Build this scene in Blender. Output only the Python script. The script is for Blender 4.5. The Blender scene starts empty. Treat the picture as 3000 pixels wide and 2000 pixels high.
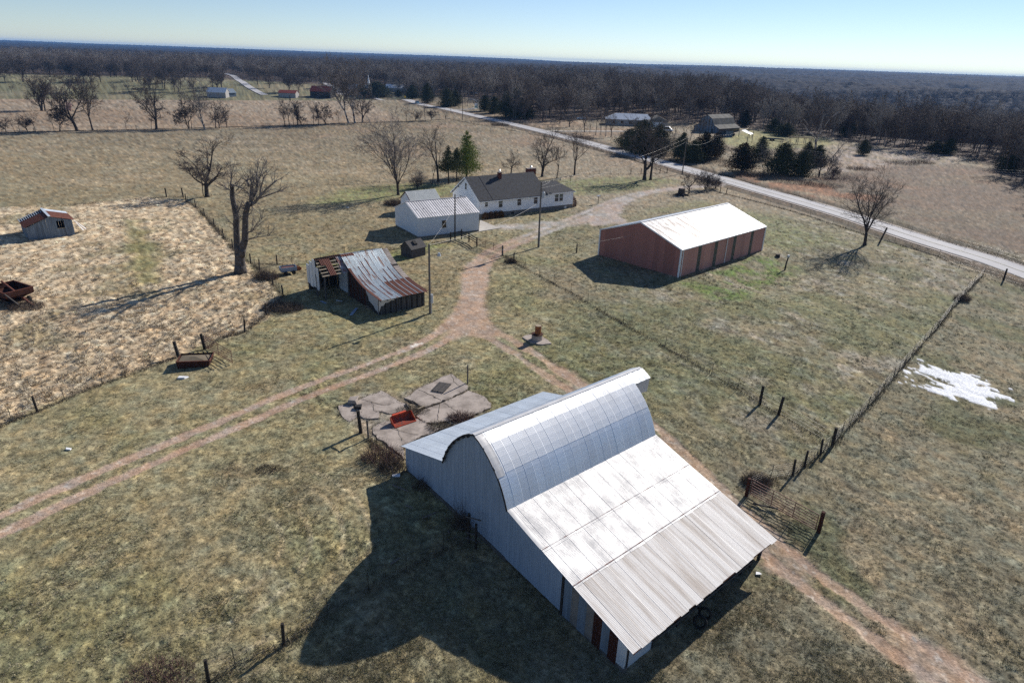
import bpy, math, random
import numpy as np
from mathutils import Vector, Matrix

R = math.radians
scene = bpy.context.scene
COL = scene.collection

# ------------------------------------------------------------------ camera, sky, sun, exposure
CAM_H = 29.0
FPX, CX, CY, HORIZ = 1950.0, 1500.0, 1000.0, 173.0
ROLL = math.atan(107 / 3000)
PITCH = math.atan((CY - HORIZ) * math.cos(ROLL) / FPX)
F_ = np.array([0, math.cos(PITCH), -math.sin(PITCH)])
U_ = np.array([0, math.sin(PITCH), math.cos(PITCH)])
R_ = np.array([1.0, 0, 0])
RR = math.cos(ROLL) * R_ + math.sin(ROLL) * U_
UU = -math.sin(ROLL) * R_ + math.cos(ROLL) * U_
cam = bpy.data.objects.new("camera", bpy.data.cameras.new("camera"))
COL.objects.link(cam)
scene.camera = cam
cam.data.sensor_width = 36.0
cam.data.lens = 36.0 * FPX / 3000.0
cam.data.clip_start = 0.5
cam.data.clip_end = 30000
m3 = Matrix((tuple(RR), tuple(UU), tuple(-F_))).transposed()
cam.matrix_world = Matrix.Translation((0, 0, CAM_H)) @ m3.to_4x4()

SUN_AZ, SUN_EL = R(51.5), R(30.0)         # azimuth counter-clockwise from +X
sun_dir = Vector((math.cos(SUN_AZ) * math.cos(SUN_EL), math.sin(SUN_AZ) * math.cos(SUN_EL), math.sin(SUN_EL)))
world = bpy.data.worlds.new("World")
scene.world = world
world.use_nodes = True
wn = world.node_tree
sky = wn.nodes.new("ShaderNodeTexSky")
sky.sky_type = 'NISHITA'
sky.sun_disc = False
sky.sun_elevation = SUN_EL
sky.sun_rotation = R(90) - SUN_AZ
sky.altitude = 8000
sky.air_density = 2.0
sky.dust_density = 1.0
sky.ozone_density = 1.0
bg = [n for n in wn.nodes if n.type == 'BACKGROUND'][0]
bg.inputs['Strength'].default_value = 0.065
wb = wn.nodes.new('ShaderNodeMix')          # white balance of the daylight
wb.data_type = 'RGBA'
wb.blend_type = 'MULTIPLY'
wb.inputs['Factor'].default_value = 1.0
wb.inputs['B'].default_value = (1.14, 1.19, 1.32, 1)
wn.links.new(sky.outputs[0], wb.inputs['A'])
wn.links.new(wb.outputs['Result'], bg.inputs['Color'])
sl = bpy.data.lights.new("sun", 'SUN')
sl.energy = 5.0
sl.angle = R(0.55)
sl.color = (1.0, 0.95, 0.88)
sun = bpy.data.objects.new("sun", sl)
COL.objects.link(sun)
sun.rotation_euler = sun_dir.to_track_quat('Z', 'Y').to_euler()
scene.view_settings.view_transform = 'Standard'
scene.view_settings.look = 'None'
scene.view_settings.exposure = 0.28
scene.view_settings.gamma = 1.0
scene.view_settings.use_curve_mapping = False
scene.cycles.use_denoising = False
scene.cycles.max_bounces = 5
scene.cycles.transparent_max_bounces = 4
scene.cycles.volume_bounces = 0

# ------------------------------------------------------------------ noise and terrain
def S(v, a, b):
    t = np.clip((v - a) / (b - a), 0, 1)
    return t * t * (3 - 2 * t)

_tab = {}
def vnoise(x, y, sc, seed=0):
    if seed not in _tab:
        _tab[seed] = np.random.RandomState(1000 + seed).rand(256, 256)
    tab = _tab[seed]
    xx, yy = np.asarray(x, float) / sc + 1000.0, np.asarray(y, float) / sc + 1000.0
    xi, yi = np.floor(xx).astype(int), np.floor(yy).astype(int)
    fx, fy = xx - xi, yy - yi
    fx = fx * fx * (3 - 2 * fx)
    fy = fy * fy * (3 - 2 * fy)
    a = tab[xi & 255, yi & 255]
    b = tab[(xi + 1) & 255, yi & 255]
    c = tab[xi & 255, (yi + 1) & 255]
    d = tab[(xi + 1) & 255, (yi + 1) & 255]
    return (a * (1 - fx) + b * fx) * (1 - fy) + (c * (1 - fx) + d * fx) * fy

def fbm(x, y, sc, seed=0, oct=4, g=0.5):
    s, a, t = 0, 1, 0
    ca, sa = math.cos(0.6), math.sin(0.6)
    for i in range(oct):
        s = s + a * vnoise(x, y, sc, seed + i * 7)
        t += a
        a *= g
        sc *= 0.47
        x, y = ca * x - sa * y, sa * x + ca * y
    return s / t

def T(x, y):
    x = np.asarray(x, float)
    y = np.asarray(y, float)
    s = (x + 7.7) * 0.664 - (y - 42.7) * 0.748
    near = 1 - S(y, 90, 150)
    z = (-1.75 * S(s, 0, 26) - 0.9 * S(s, 30, 80)) * near
    # grass bank below the long wall of the red building
    ca, sa = math.cos(R(44)), math.sin(R(44))
    u = (x - 24.28) * ca + (y - 95.08) * sa
    v = -(x - 24.28) * sa + (y - 95.08) * ca
    z = z - 0.9 * S(-v, 0.8, 7) * S(u, 1, 8) * (1 - S(u, 27, 40)) * (1 - S(-v, 14, 40))
    # dip behind the crest of the far field
    e = y - (512 + 0.475 * x)
    z = z - 9.0 * S(e, 0, 70) * (1 - S(e, 140, 300)) * S(-x, 40, 150)
    r = np.hypot(x, y)
    # wooded ridge beyond the road, then a valley falling away to the east
    z = z + 4.5 * np.exp(-(((x - 80) / 130.0) ** 2) - ((y - 520) / 140.0) ** 2)
    z = z - 24 * S(y + 0.25 * x, 340, 640) * S(x - 0.30 * (y - 330), 70, 220) * (1 - S(r, 1500, 3000))
    if np.max(r) > 700:
        z = z + S(r, 700, 2500) * (9 * (fbm(x, y, 900, 50, 3) - 0.62) + 2)
        z = z + S(r, 1100, 2600) * S(x, -200, 500) * 34 * (fbm(x * 0.6 - y * 0.25, y * 1.15, 1500, 57, 2) - 0.60)
    z = z + S(r, 2500, 5200) * 4.0 + S(r, 5200, 8600) * 15.0
    if np.max(r) > 800:
        az = np.arctan2(x, y)
        mr_ = S(az, 0.10, 0.30) * S(r, 850, 1300)
        wv = 2.5 * (fbm(x, y, 1300, 61, 2) - 0.5)
        zr = -34.0
        for rk, hk, wk, fq, ph in ((1750, 24, 230, 9, 0.4), (2500, 30, 260, 7, 2.0), (3500, 42, 420, 6, 1.0), (5400, 50, 700, 5, 2.6), (8300, 56, 1500, 3, 0.0)):
            zr = zr + (hk - 0 * r) * np.exp(-((r - rk * (1 + 0.07 * np.sin(az * fq + ph) + 0.05 * wv)) / wk) ** 2)
        z = z * (1 - mr_) + (zr + 3 * wv) * mr_
    return z

def ray(px, py):
    return F_ + RR * (px - CX) / FPX - UU * (py - CY) / FPX

TS = np.concatenate([np.arange(15, 300, 1.0), np.geomspace(300, 14000, 700)])
_g = {}
def G(px, py, dz=0.0):
    """the point of the terrain that the photograph shows at a pixel (dz above it)"""
    key = (px, py, dz)
    if key in _g:
        return _g[key].copy()
    d = ray(px, py)
    lo, hi = 15.0, 14000.0
    ts = TS
    for it in range(3):
        h = CAM_H + d[2] * ts - T(d[0] * ts, d[1] * ts) - dz
        k = np.where(h < 0)[0]
        if not len(k):
            t = ts[-1]
            break
        i = max(1, int(k[0]))
        lo, hi = ts[i - 1], ts[i]
        t = hi
        ts = np.linspace(lo, hi, 24)
    x, y = d[0] * t, d[1] * t
    _g[key] = Vector((x, y, float(T(x, y)) + dz))
    return _g[key].copy()

def proj(p):
    v = np.array([p[0], p[1], p[2] - CAM_H])
    k = v @ F_
    return CX + FPX * (v @ RR) / k, CY - FPX * (v @ UU) / k

def height_at(base, py_top):
    """how tall a thing standing at base is when its top shows at row py_top"""
    lo, hi = 0.0, 60.0
    for i in range(30):
        m = (lo + hi) / 2
        if proj((base[0], base[1], base[2] + m))[1] > py_top:
            lo = m
        else:
            hi = m
    return lo

# ------------------------------------------------------------------ materials
def mat(name, col, rough=0.8, metal=0.0, spec=0.3, var=0.0, vsc=1.0, col2=None, bump=0.0, bsc=8.0, stretch=None, thr=(0.4, 0.65), detail=5, coords='Object', bdist=0.05, ov=0.0):
    m = bpy.data.materials.new(name)
    m.use_nodes = True
    nt = m.node_tree
    b = nt.nodes['Principled BSDF']
    b.inputs['Roughness'].default_value = rough
    b.inputs['Metallic'].default_value = metal
    b.inputs['Specular IOR Level'].default_value = spec
    b.inputs['Base Color'].default_value = (*col, 1)
    tc = nt.nodes.new('ShaderNodeTexCoord')
    mp = nt.nodes.new('ShaderNodeMapping')
    nt.links.new(tc.outputs[coords], mp.inputs[0])
    if stretch:
        mp.inputs['Scale'].default_value = stretch
    if var > 0 or col2:
        nz = nt.nodes.new('ShaderNodeTexNoise')
        nz.inputs['Scale'].default_value = vsc
        nz.inputs['Detail'].default_value = detail
        nz.inputs['Roughness'].default_value = 0.65
        nt.links.new(mp.outputs[0], nz.inputs['Vector'])
        cr = nt.nodes.new('ShaderNodeValToRGB')
        cr.color_ramp.elements[0].position = thr[0]
        cr.color_ramp.elements[1].position = thr[1]
        c2 = col2 or tuple(c * (1 - var) for c in col)
        cr.color_ramp.elements[0].color = (*c2, 1)
        cr.color_ramp.elements[1].color = (*col, 1)
        nt.links.new(nz.outputs['Fac'], cr.inputs[0])
        nt.links.new(cr.outputs[0], b.inputs['Base Color'])
        if col2 and metal > 0:
            mr = nt.nodes.new('ShaderNodeMapRange')
            mr.inputs['From Min'].default_value = thr[0]
            mr.inputs['From Max'].default_value = thr[1]
            mr.inputs['To Min'].default_value = 0.0
            mr.inputs['To Max'].default_value = metal
            nt.links.new(nz.outputs['Fac'], mr.inputs[0])
            nt.links.new(mr.outputs[0], b.inputs['Metallic'])
    if ov > 0:
        oi = nt.nodes.new('ShaderNodeObjectInfo')
        mr2 = nt.nodes.new('ShaderNodeMapRange')
        mr2.inputs['To Min'].default_value = 1 - ov
        mr2.inputs['To Max'].default_value = 1 + ov
        vs_ = nt.nodes.new('ShaderNodeVectorMath')
        vs_.operation = 'SCALE'
        nt.links.new(oi.outputs['Random'], mr2.inputs[0])
        nt.links.new(mr2.outputs[0], vs_.inputs['Scale'])
        if b.inputs['Base Color'].links:
            nt.links.new(b.inputs['Base Color'].links[0].from_socket, vs_.inputs[0])
        else:
            vs_.inputs[0].default_value = col
        nt.links.new(vs_.outputs[0], b.inputs['Base Color'])
    if bump > 0:
        n2 = nt.nodes.new('ShaderNodeTexNoise')
        n2.inputs['Scale'].default_value = bsc
        n2.inputs['Detail'].default_value = 4
        nt.links.new(mp.outputs[0], n2.inputs['Vector'])
        bp = nt.nodes.new('ShaderNodeBump')
        bp.inputs['Strength'].default_value = bump
        bp.inputs['Distance'].default_value = bdist
        nt.links.new(n2.outputs['Fac'], bp.inputs['Height'])
        nt.links.new(bp.outputs[0], b.inputs['Normal'])
    return m

M = {}
M['galv'] = mat('galvanised_roof', (0.66, 0.65, 0.64), 0.5, 0.2, 0.35, col2=(0.55, 0.53, 0.515), vsc=0.7, thr=(0.32, 0.6), stretch=(1.0, 1.4, 1.0), detail=9, ov=0.025)
M['galv_worn'] = mat('galvanised_worn', (0.66, 0.635, 0.61), 0.6, 0.1, 0.3, col2=(0.42, 0.34, 0.27), vsc=1.0, thr=(0.28, 0.56), stretch=(0.16, 2.2, 0.2), detail=9, ov=0.03)
M['galv_arch_lit'] = mat('galvanised_arch_lit', (0.95, 0.95, 0.95), 0.32, 0.1, 0.6, col2=(0.80, 0.79, 0.78), vsc=0.5, thr=(0.25, 0.5), ov=0.04)  # lit copy for the upper arch: sun sheen put into the colour
M['galv_arch_sky'] = mat('galvanised_arch_skyblue', (0.72, 0.77, 0.83), 0.40, 0.4, 0.5, col2=(0.66, 0.69, 0.73), vsc=0.5, thr=(0.25, 0.55), ov=0.06)  # dimmer copy of the arch metal, sky's blue reflection put into the colour
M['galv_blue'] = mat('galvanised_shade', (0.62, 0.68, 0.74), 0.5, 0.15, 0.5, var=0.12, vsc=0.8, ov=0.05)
M['tin_pale'] = mat('pale_tin', (0.36, 0.39, 0.40), 0.6, 0.1, 0.3, var=0.12, vsc=0.8, ov=0.05)
M['barn_white_shaded'] = mat('barn_white_shaded_paint', (0.30, 0.37, 0.47), 0.6, 0, 0.25, var=0.16, vsc=0.9, stretch=(2.5, 1, 0.4))  # white paint darkened and blued to carry the wall's skylit shade
M['garage_white'] = mat('garage_white_steel', (0.66, 0.71, 0.76), 0.45, 0.0, 0.4, var=0.06, vsc=0.7)
M['garage_roof'] = mat('garage_roof_steel', (0.66, 0.63, 0.62), 0.45, 0.25, 0.4, var=0.15, vsc=1.0, ov=0.12)
M['house_white'] = mat('house_siding', (0.88, 0.89, 0.90), 0.55, 0, 0.3, var=0.05, vsc=0.8)
M['shingle'] = mat('asphalt_shingle', (0.082, 0.082, 0.088), 0.9, 0, 0.2, var=0.4, vsc=2.5, bump=0.4, bsc=14)
M['found'] = mat('concrete_block', (0.24, 0.22, 0.20), 0.9, 0, 0.2, var=0.3, vsc=1.5, bump=0.2)
M['stonefound'] = mat('stone_foundation', (0.16, 0.15, 0.14), 0.95, 0, 0.2, var=0.5, vsc=1.2, bump=0.5, bsc=4)
M['brick'] = mat('brick', (0.20, 0.07, 0.05), 0.9, 0, 0.2, var=0.5, vsc=9)
M['glass'] = mat('window_glass', (0.012, 0.014, 0.017), 0.12, 0, 0.6)
M['white'] = mat('white_trim', (0.80, 0.80, 0.79), 0.5, 0, 0.3, var=0.05, vsc=3)
M['red_wall'] = mat('red_steel_wall', (0.36, 0.145, 0.115), 0.55, 0.0, 0.25, col2=(0.32, 0.15, 0.12), vsc=0.8, thr=(0.3, 0.7), stretch=(2.5, 2.5, 0.7), ov=0.12)
M['red_faded'] = mat('faded_red_steel_wall', (0.50, 0.235, 0.185), 0.6, 0.0, 0.25, col2=(0.46, 0.25, 0.205), vsc=0.7, thr=(0.3, 0.7), stretch=(2.0, 2.0, 0.8), ov=0.12)
M['skylight'] = mat('fibreglass_strip', (0.10, 0.105, 0.085), 0.5, 0, 0.3, var=0.3, vsc=1.5)
M['red_roof_white'] = mat('white_steel_roof', (0.72, 0.70, 0.675), 0.4, 0.1, 0.4, col2=(0.42, 0.32, 0.25), vsc=1.1, thr=(0.37, 0.47), stretch=(1.3, 0.25, 0.4), detail=8, ov=0.03)
M['wood_grey'] = mat('weathered_wood', (0.135, 0.125, 0.12), 0.9, 0, 0.2, var=0.5, vsc=3, stretch=(4, 4, 0.5), bump=0.3, ov=0.12)
M['wood_dark'] = mat('old_dark_wood', (0.055, 0.05, 0.048), 0.9, 0, 0.2, var=0.5, vsc=4, bump=0.3, ov=0.12)
M['pole_wood'] = mat('pole_wood', (0.20, 0.175, 0.155), 0.85, 0, 0.2, var=0.35, vsc=3, stretch=(3, 3, 0.3))
M['post_wood'] = mat('creosote_post', (0.05, 0.042, 0.037), 0.9, 0, 0.2, var=0.5, vsc=5)
M['tin_blue'] = mat('old_tin_roof', (0.36, 0.42, 0.46), 0.5, 0.25, 0.4, col2=(0.22, 0.10, 0.065), vsc=1.6, thr=(0.39, 0.46), stretch=(2.6, 0.20, 0.3), detail=7, ov=0.12)
M['tin_rust'] = mat('rusted_tin', (0.165, 0.066, 0.045), 0.8, 0.1, 0.2, col2=(0.10, 0.033, 0.024), vsc=1.5, thr=(0.3, 0.6), stretch=(3, 0.5, 1), ov=0.12)
M['rust_white'] = mat('half_rusted_sheet', (0.42, 0.40, 0.40), 0.7, 0.1, 0.2, col2=(0.19, 0.065, 0.045), vsc=1.2, thr=(0.42, 0.55), detail=6)
M['rust_dark'] = mat('dark_rust', (0.085, 0.032, 0.022), 0.85, 0.1, 0.2, var=0.5, vsc=3)
M['rust_gate'] = mat('red_gate_paint', (0.22, 0.095, 0.075), 0.6, 0.1, 0.3, var=0.35, vsc=4)
M['rust_tank'] = mat('rusty_tank', (0.34, 0.13, 0.045), 0.8, 0.1, 0.2, col2=(0.13, 0.045, 0.028), vsc=2.2, thr=(0.38, 0.55), detail=6)
M['orange'] = mat('orange_paint', (0.66, 0.085, 0.025), 0.55, 0, 0.5, var=0.2, vsc=3)
M['orange_dull'] = mat('scuffed_bucket', (0.33, 0.045, 0.02), 0.6, 0.1, 0.3, col2=(0.09, 0.05, 0.04), vsc=3, thr=(0.35, 0.6))
M['concrete'] = mat('old_concrete', (0.44, 0.375, 0.325), 0.9, 0, 0.2, col2=(0.25, 0.21, 0.18), vsc=0.9, thr=(0.34, 0.60), detail=8, bump=0.3, bsc=6)
M['concrete_pale'] = mat('pale_concrete', (0.50, 0.46, 0.41), 0.9, 0, 0.2, var=0.2, vsc=0.9)
M['asphalt'] = mat('pale_worn_asphalt', (0.50, 0.485, 0.485), 0.85, 0, 0.25, var=0.12, vsc=0.25, detail=8)
M['line'] = mat('faded_road_line', (0.55, 0.52, 0.42), 0.8, 0, 0.2, var=0.3, vsc=1.0)
M['edge_line'] = mat('faded_edge_line', (0.60, 0.59, 0.57), 0.8, 0, 0.2, var=0.3, vsc=1.0)
M['steel'] = mat('steel_wire', (0.22, 0.21, 0.20), 0.5, 0.5, 0.4)
M['wire_white'] = mat('bare_cable', (0.50, 0.48, 0.45), 0.6, 0.1, 0.3)
M['tank'] = mat('silver_paint', (0.55, 0.55, 0.56), 0.3, 0.75, 0.5)
M['alum'] = mat('aluminium_cap', (0.6, 0.6, 0.62), 0.35, 0.8, 0.5)
M['grey_box'] = mat('grey_enamel', (0.50, 0.52, 0.54), 0.5, 0.1, 0.4)
M['tpost'] = mat('green_t_post', (0.06, 0.055, 0.04), 0.8, 0.1, 0.3)
M['bark'] = mat('bark', (0.085, 0.072, 0.066), 0.95, 0, 0.1, var=0.45, vsc=2.0, stretch=(2, 2, 0.5), coords='Object')
M['bark_grey'] = mat('grey_bark', (0.13, 0.115, 0.108), 0.95, 0, 0.1, var=0.45, vsc=2.0)
M['twig'] = mat('twigs', (0.125, 0.105, 0.098), 0.95, 0, 0.1, var=0.25, vsc=0.3)
M['twig_pale'] = mat('pale_twigs', (0.20, 0.18, 0.175), 0.95, 0, 0.1, var=0.25, vsc=0.3)
M['syc'] = mat('sycamore_bark', (0.46, 0.43, 0.39), 0.85, 0, 0.2, col2=(0.12, 0.10, 0.09), vsc=0.45, thr=(0.45, 0.52))
M['forest_twig'] = mat('woodland_twigs', (0.155, 0.122, 0.112), 0.95, 0, 0.1, col2=(0.085, 0.065, 0.062), vsc=0.02, thr=(0.38, 0.6), coords='Generated')
fm = M['forest_twig'].node_tree
_oi = fm.nodes.new('ShaderNodeObjectInfo')
_cr = [n for n in fm.nodes if n.type == 'VALTORGB'][0]
for l in list(_cr.inputs[0].links):
    fm.links.remove(l)
fm.links.new(_oi.outputs['Random'], _cr.inputs[0])
_cr.color_ramp.elements[0].position = 0.0
_cr.color_ramp.elements[1].position = 1.0
_cr.color_ramp.elements[0].color = (0.10, 0.080, 0.068, 1)
_cr.color_ramp.elements[1].color = (0.30, 0.275, 0.25, 1)
_e = _cr.color_ramp.elements.new(0.55)
_e.color = (0.18, 0.148, 0.128, 1)
M['forest_bark'] = mat('woodland_bark', (0.115, 0.098, 0.092), 0.95, 0, 0.1, var=0.3, vsc=0.5)
M['cedar'] = mat('cedar_foliage', (0.085, 0.092, 0.040), 0.9, 0, 0.1, col2=(0.028, 0.036, 0.016), vsc=0.8, thr=(0.35, 0.65))
M['cedar_rust'] = mat('bronzed_cedar_foliage', (0.105, 0.050, 0.018), 0.9, 0, 0.1, col2=(0.014, 0.020, 0.009), vsc=0.45, thr=(0.48, 0.64))
M['pine'] = mat('pine_foliage', (0.30, 0.34, 0.07), 0.85, 0, 0.15, col2=(0.10, 0.14, 0.03), vsc=0.7, thr=(0.35, 0.7))
M['pine_dark'] = mat('dark_pine_foliage', (0.085, 0.10, 0.045), 0.9, 0, 0.1, col2=(0.04, 0.05, 0.025), vsc=0.8, thr=(0.35, 0.65))
M['bush'] = mat('brown_brush', (0.16, 0.125, 0.105), 0.95, 0, 0.1, var=0.4, vsc=0.8)
M['bush_red'] = mat('red_brown_brush', (0.20, 0.125, 0.11), 0.95, 0, 0.1, var=0.4, vsc=0.8)
M['weed'] = mat('dead_weeds', (0.10, 0.085, 0.06), 0.95, 0, 0.1, col2=(0.20, 0.165, 0.12), vsc=0.6, thr=(0.4, 0.7))
M['tuft_dry'] = mat('dry_edge_grass', (0.30, 0.26, 0.17), 0.95, 0, 0.1, col2=(0.14, 0.12, 0.07), vsc=1.5)
M['hedge'] = mat('brown_clipped_hedge', (0.19, 0.105, 0.05), 0.95, 0, 0.1, col2=(0.10, 0.06, 0.03), vsc=1.5)
M['car_blue'] = mat('pale_blue_car_paint', (0.25, 0.45, 0.55), 0.25, 0.2, 0.6)
M['car_dark'] = mat('dark_car_paint', (0.05, 0.06, 0.08), 0.25, 0.2, 0.6)
M['rubber'] = mat('rubber', (0.02, 0.02, 0.02), 0.8, 0, 0.3)
M['yellow'] = mat('yellow_sign', (0.65, 0.42, 0.03), 0.5, 0, 0.4)
M['green_sign'] = mat('pale_green_sign', (0.35, 0.55, 0.50), 0.5, 0, 0.4)
M['tile_red'] = mat('rusty_red_roof', (0.36, 0.075, 0.045), 0.7, 0.05, 0.3, var=0.25, vsc=0.4)
M['far_white'] = mat('far_white_roof', (0.80, 0.82, 0.84), 0.4, 0.2, 0.4, var=0.1, vsc=0.3)
M['far_wall'] = mat('far_pale_wall', (0.40, 0.38, 0.36), 0.8, 0, 0.3, var=0.15, vsc=0.5)
M['blue_tarp'] = mat('blue_green_roof', (0.05, 0.10, 0.13), 0.6, 0, 0.3)
M['blue_wall'] = mat('grey_blue_boards', (0.20, 0.25, 0.31), 0.8, 0, 0.2, var=0.35, vsc=1.2, stretch=(3, 3, 0.3), ov=0.12)
M['moss_roof'] = mat('mossy_grey_roof', (0.19, 0.18, 0.165), 0.9, 0, 0.2, col2=(0.12, 0.115, 0.10), vsc=0.5, ov=0.12)
M['tan_wood'] = mat('tan_lumber', (0.42, 0.34, 0.24), 0.85, 0, 0.2, var=0.2, vsc=3)
M['snow'] = mat('snow', (0.92, 0.93, 0.95), 0.6, 0, 0.3, var=0.05, vsc=1, bump=0.4, bsc=3)
M['litter_white'] = mat('white_plastic', (0.75, 0.76, 0.78), 0.5, 0, 0.3)
M['clay'] = mat('orange_clay', (0.42, 0.18, 0.09), 0.9, 0, 0.1, var=0.3, vsc=3)
M['pink'] = mat('pale_pink_canvas', (0.75, 0.50, 0.45), 0.7, 0, 0.2)
M['leaf_pad'] = mat('dark_metal', (0.03, 0.035, 0.04), 0.5, 0.3, 0.3)
M['curtain'] = mat('window_shade', (0.17, 0.17, 0.13), 0.8, 0, 0.2)

# ------------------------------------------------------------------ building helpers
def quick_mesh(me, mb):
    """many open tubes (and any loose faces) written in one go"""
    V, LI, LT = [], [], []
    if mb.v:
        V.append(np.array(mb.v, float))
        LI.append(np.array([i for f in mb.f for i in f], np.int64))
        LT.append(np.array([len(f) for f in mb.f], np.int64))
    nv = len(mb.v)
    for n, sg in mb.segs.items():
        s_ = np.array(sg, float)
        a, b, r0, r1 = s_[:, :3], s_[:, 3:6], s_[:, 6], s_[:, 7]
        d = b - a
        d /= np.linalg.norm(d, axis=1)[:, None] + 1e-12
        ref = np.where(np.abs(d[:, 2:3]) < 0.9, np.array([[0, 0, 1.0]]), np.array([[1.0, 0, 0]]))
        u = np.cross(d, ref)
        u /= np.linalg.norm(u, axis=1)[:, None] + 1e-12
        w = np.cross(d, u)
        t = 2 * np.pi * np.arange(n) / n
        ring = np.cos(t)[None, :, None] * u[:, None, :] + np.sin(t)[None, :, None] * w[:, None, :]
        va = a[:, None, :] + ring * r0[:, None, None]
        vb = b[:, None, :] + ring * r1[:, None, None]
        V.append(np.concatenate([va, vb], 1).reshape(-1, 3))
        base = nv + np.arange(len(s_)) * 2 * n
        i = np.arange(n)
        q = np.stack([i, (i + 1) % n, n + (i + 1) % n, n + i], -1)
        LI.append((base[:, None, None] + q[None]).reshape(-1))
        LT.append(np.full(len(s_) * n, 4, np.int64))
        nv += len(s_) * 2 * n
    V, LI, LT = np.concatenate(V), np.concatenate(LI), np.concatenate(LT)
    me.vertices.add(len(V))
    me.vertices.foreach_set('co', V.ravel())
    me.loops.add(len(LI))
    me.loops.foreach_set('vertex_index', LI.astype(np.int32))
    me.polygons.add(len(LT))
    me.polygons.foreach_set('loop_start', np.concatenate([[0], np.cumsum(LT)[:-1]]).astype(np.int32))
    me.polygons.foreach_set('loop_total', LT.astype(np.int32))
    me.polygons.foreach_set('use_smooth', np.ones(len(LT), bool))
    me.update(calc_edges=True)

def topz(mb):
    z = [v[2] for v in mb.v] + [1]
    for sg in mb.segs.values():
        z += [q[5] for q in sg]
    return max(z)

class MB:
    """collects shapes for one mesh"""
    def __init__(self):
        self.v, self.f = [], []
        self.segs = {}
    def add(self, vs, fs):
        n = len(self.v)
        self.v.extend([tuple(p) for p in vs])
        self.f.extend([tuple(i + n for i in f) for f in fs])
        return self
    def box(self, x0, x1, y0, y1, z0, z1):
        vs = [(x, y, z) for x in (x0, x1) for y in (y0, y1) for z in (z0, z1)]
        return self.add(vs, [(0, 1, 3, 2), (4, 6, 7, 5), (0, 4, 5, 1), (2, 3, 7, 6), (0, 2, 6, 4), (1, 5, 7, 3)])
    def beam(self, a, b, w, h, up=(0, 0, 1)):
        a, b = Vector(a), Vector(b)
        d = (b - a).normalized()
        upv = Vector(up)
        if abs(d.dot(upv)) > 0.95:
            upv = Vector((1, 0, 0))
        s = d.cross(upv).normalized()
        t = s.cross(d)
        vs = []
        for p in (a, b):
            for i, j in ((-1, -1), (1, -1), (1, 1), (-1, 1)):
                vs.append(p + s * (i * w / 2) + t * (j * h / 2))
        return self.add(vs, [(3, 2, 1, 0), (4, 5, 6, 7), (0, 1, 5, 4), (1, 2, 6, 5), (2, 3, 7, 6), (3, 0, 4, 7)])
    def tube(self, a, b, r0, r1=None, n=8, cap=True):
        r1 = r0 if r1 is None else r1
        if not cap:
            self.segs.setdefault(n, []).append((a[0], a[1], a[2], b[0], b[1], b[2], r0, r1))
            return self
        a, b = Vector(a), Vector(b)
        d = (b - a).normalized()
        u = d.orthogonal().normalized()
        w = d.cross(u)
        vs = []
        for p, r in ((a, r0), (b, r1)):
            for i in range(n):
                t = 2 * math.pi * i / n
                vs.append(p + u * (math.cos(t) * r) + w * (math.sin(t) * r))
        fs = [(i, (i + 1) % n, n + (i + 1) % n, n + i) for i in range(n)]
        if cap:
            fs += [tuple(range(n - 1, -1, -1)), tuple(range(n, 2 * n))]
        return self.add(vs, fs)
    def path(self, pts, radii, n=6):
        for i in range(len(pts) - 1):
            self.tube(pts[i], pts[i + 1], radii[i], radii[i + 1], n, cap=(i in (0, len(pts) - 2)))
        return self
    def prism(self, outline, y0, y1):
        """outline in (x, z) extruded along y"""
        n = len(outline)
        vs = [(x, y0, z) for x, z in outline] + [(x, y1, z) for x, z in outline]
        return self.add(vs, [tuple(range(n)), tuple(range(2 * n - 1, n - 1, -1))] + [(i, n + i, n + (i + 1) % n, (i + 1) % n) for i in range(n)])
    def slab(self, outline, z0, z1):
        n = len(outline)
        vs = [(p[0], p[1], z0) for p in outline] + [(p[0], p[1], z1) for p in outline]
        return self.add(vs, [tuple(range(n - 1, -1, -1)), tuple(range(n, 2 * n))] + [(i, (i + 1) % n, n + (i + 1) % n, n + i) for i in range(n)])
    def mesh(self, name, m):
        me = bpy.data.meshes.new(name)
        if self.segs:
            quick_mesh(me, self)
        else:
            me.from_pydata(self.v, [], self.f)
        if m:
            me.materials.append(M[m] if isinstance(m, str) else m)
        me.update()
        return me
    def obj(self, name, m, parent=None, loc=None):
        o = bpy.data.objects.new(name, self.mesh(name, m))
        COL.objects.link(o)
        if parent:
            o.parent = parent
        if loc is not None:
            o.location = loc
        return o

def tag(o, label=None, cat=None, group=None, kind=None):
    if label: o['label'] = label
    if cat: o['category'] = cat
    if group: o['group'] = group
    if kind: o['kind'] = kind
    return o

def thing(name, label, cat, loc=(0, 0, 0), rz=0.0, group=None):
    o = bpy.data.objects.new(name, None)
    COL.objects.link(o)
    o.location = loc
    o.rotation_euler = (0, 0, rz)
    return tag(o, label, cat, group)

def share(name, me, parent, loc=(0, 0, 0), rot=(0, 0, 0), sc=(1, 1, 1)):
    o = bpy.data.objects.new(name, me)
    COL.objects.link(o)
    o.parent = parent
    o.location = loc
    o.rotation_euler = rot
    o.scale = sc
    return o

def copy_thing(src, loc, rz=0, sc=None, label=None, group=None):
    c = src.copy()
    COL.objects.link(c)
    c.location = loc
    c.rotation_euler = (0, 0, rz)
    if sc: c.scale = (sc, sc, sc) if not isinstance(sc, tuple) else sc
    if label: c['label'] = label
    if group: c['group'] = group
    for ch in src.children:
        d = ch.copy()
        COL.objects.link(d)
        d.parent = c
    return c

def smooth(me):
    me.polygons.foreach_set('use_smooth', [True] * len(me.polygons))

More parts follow.
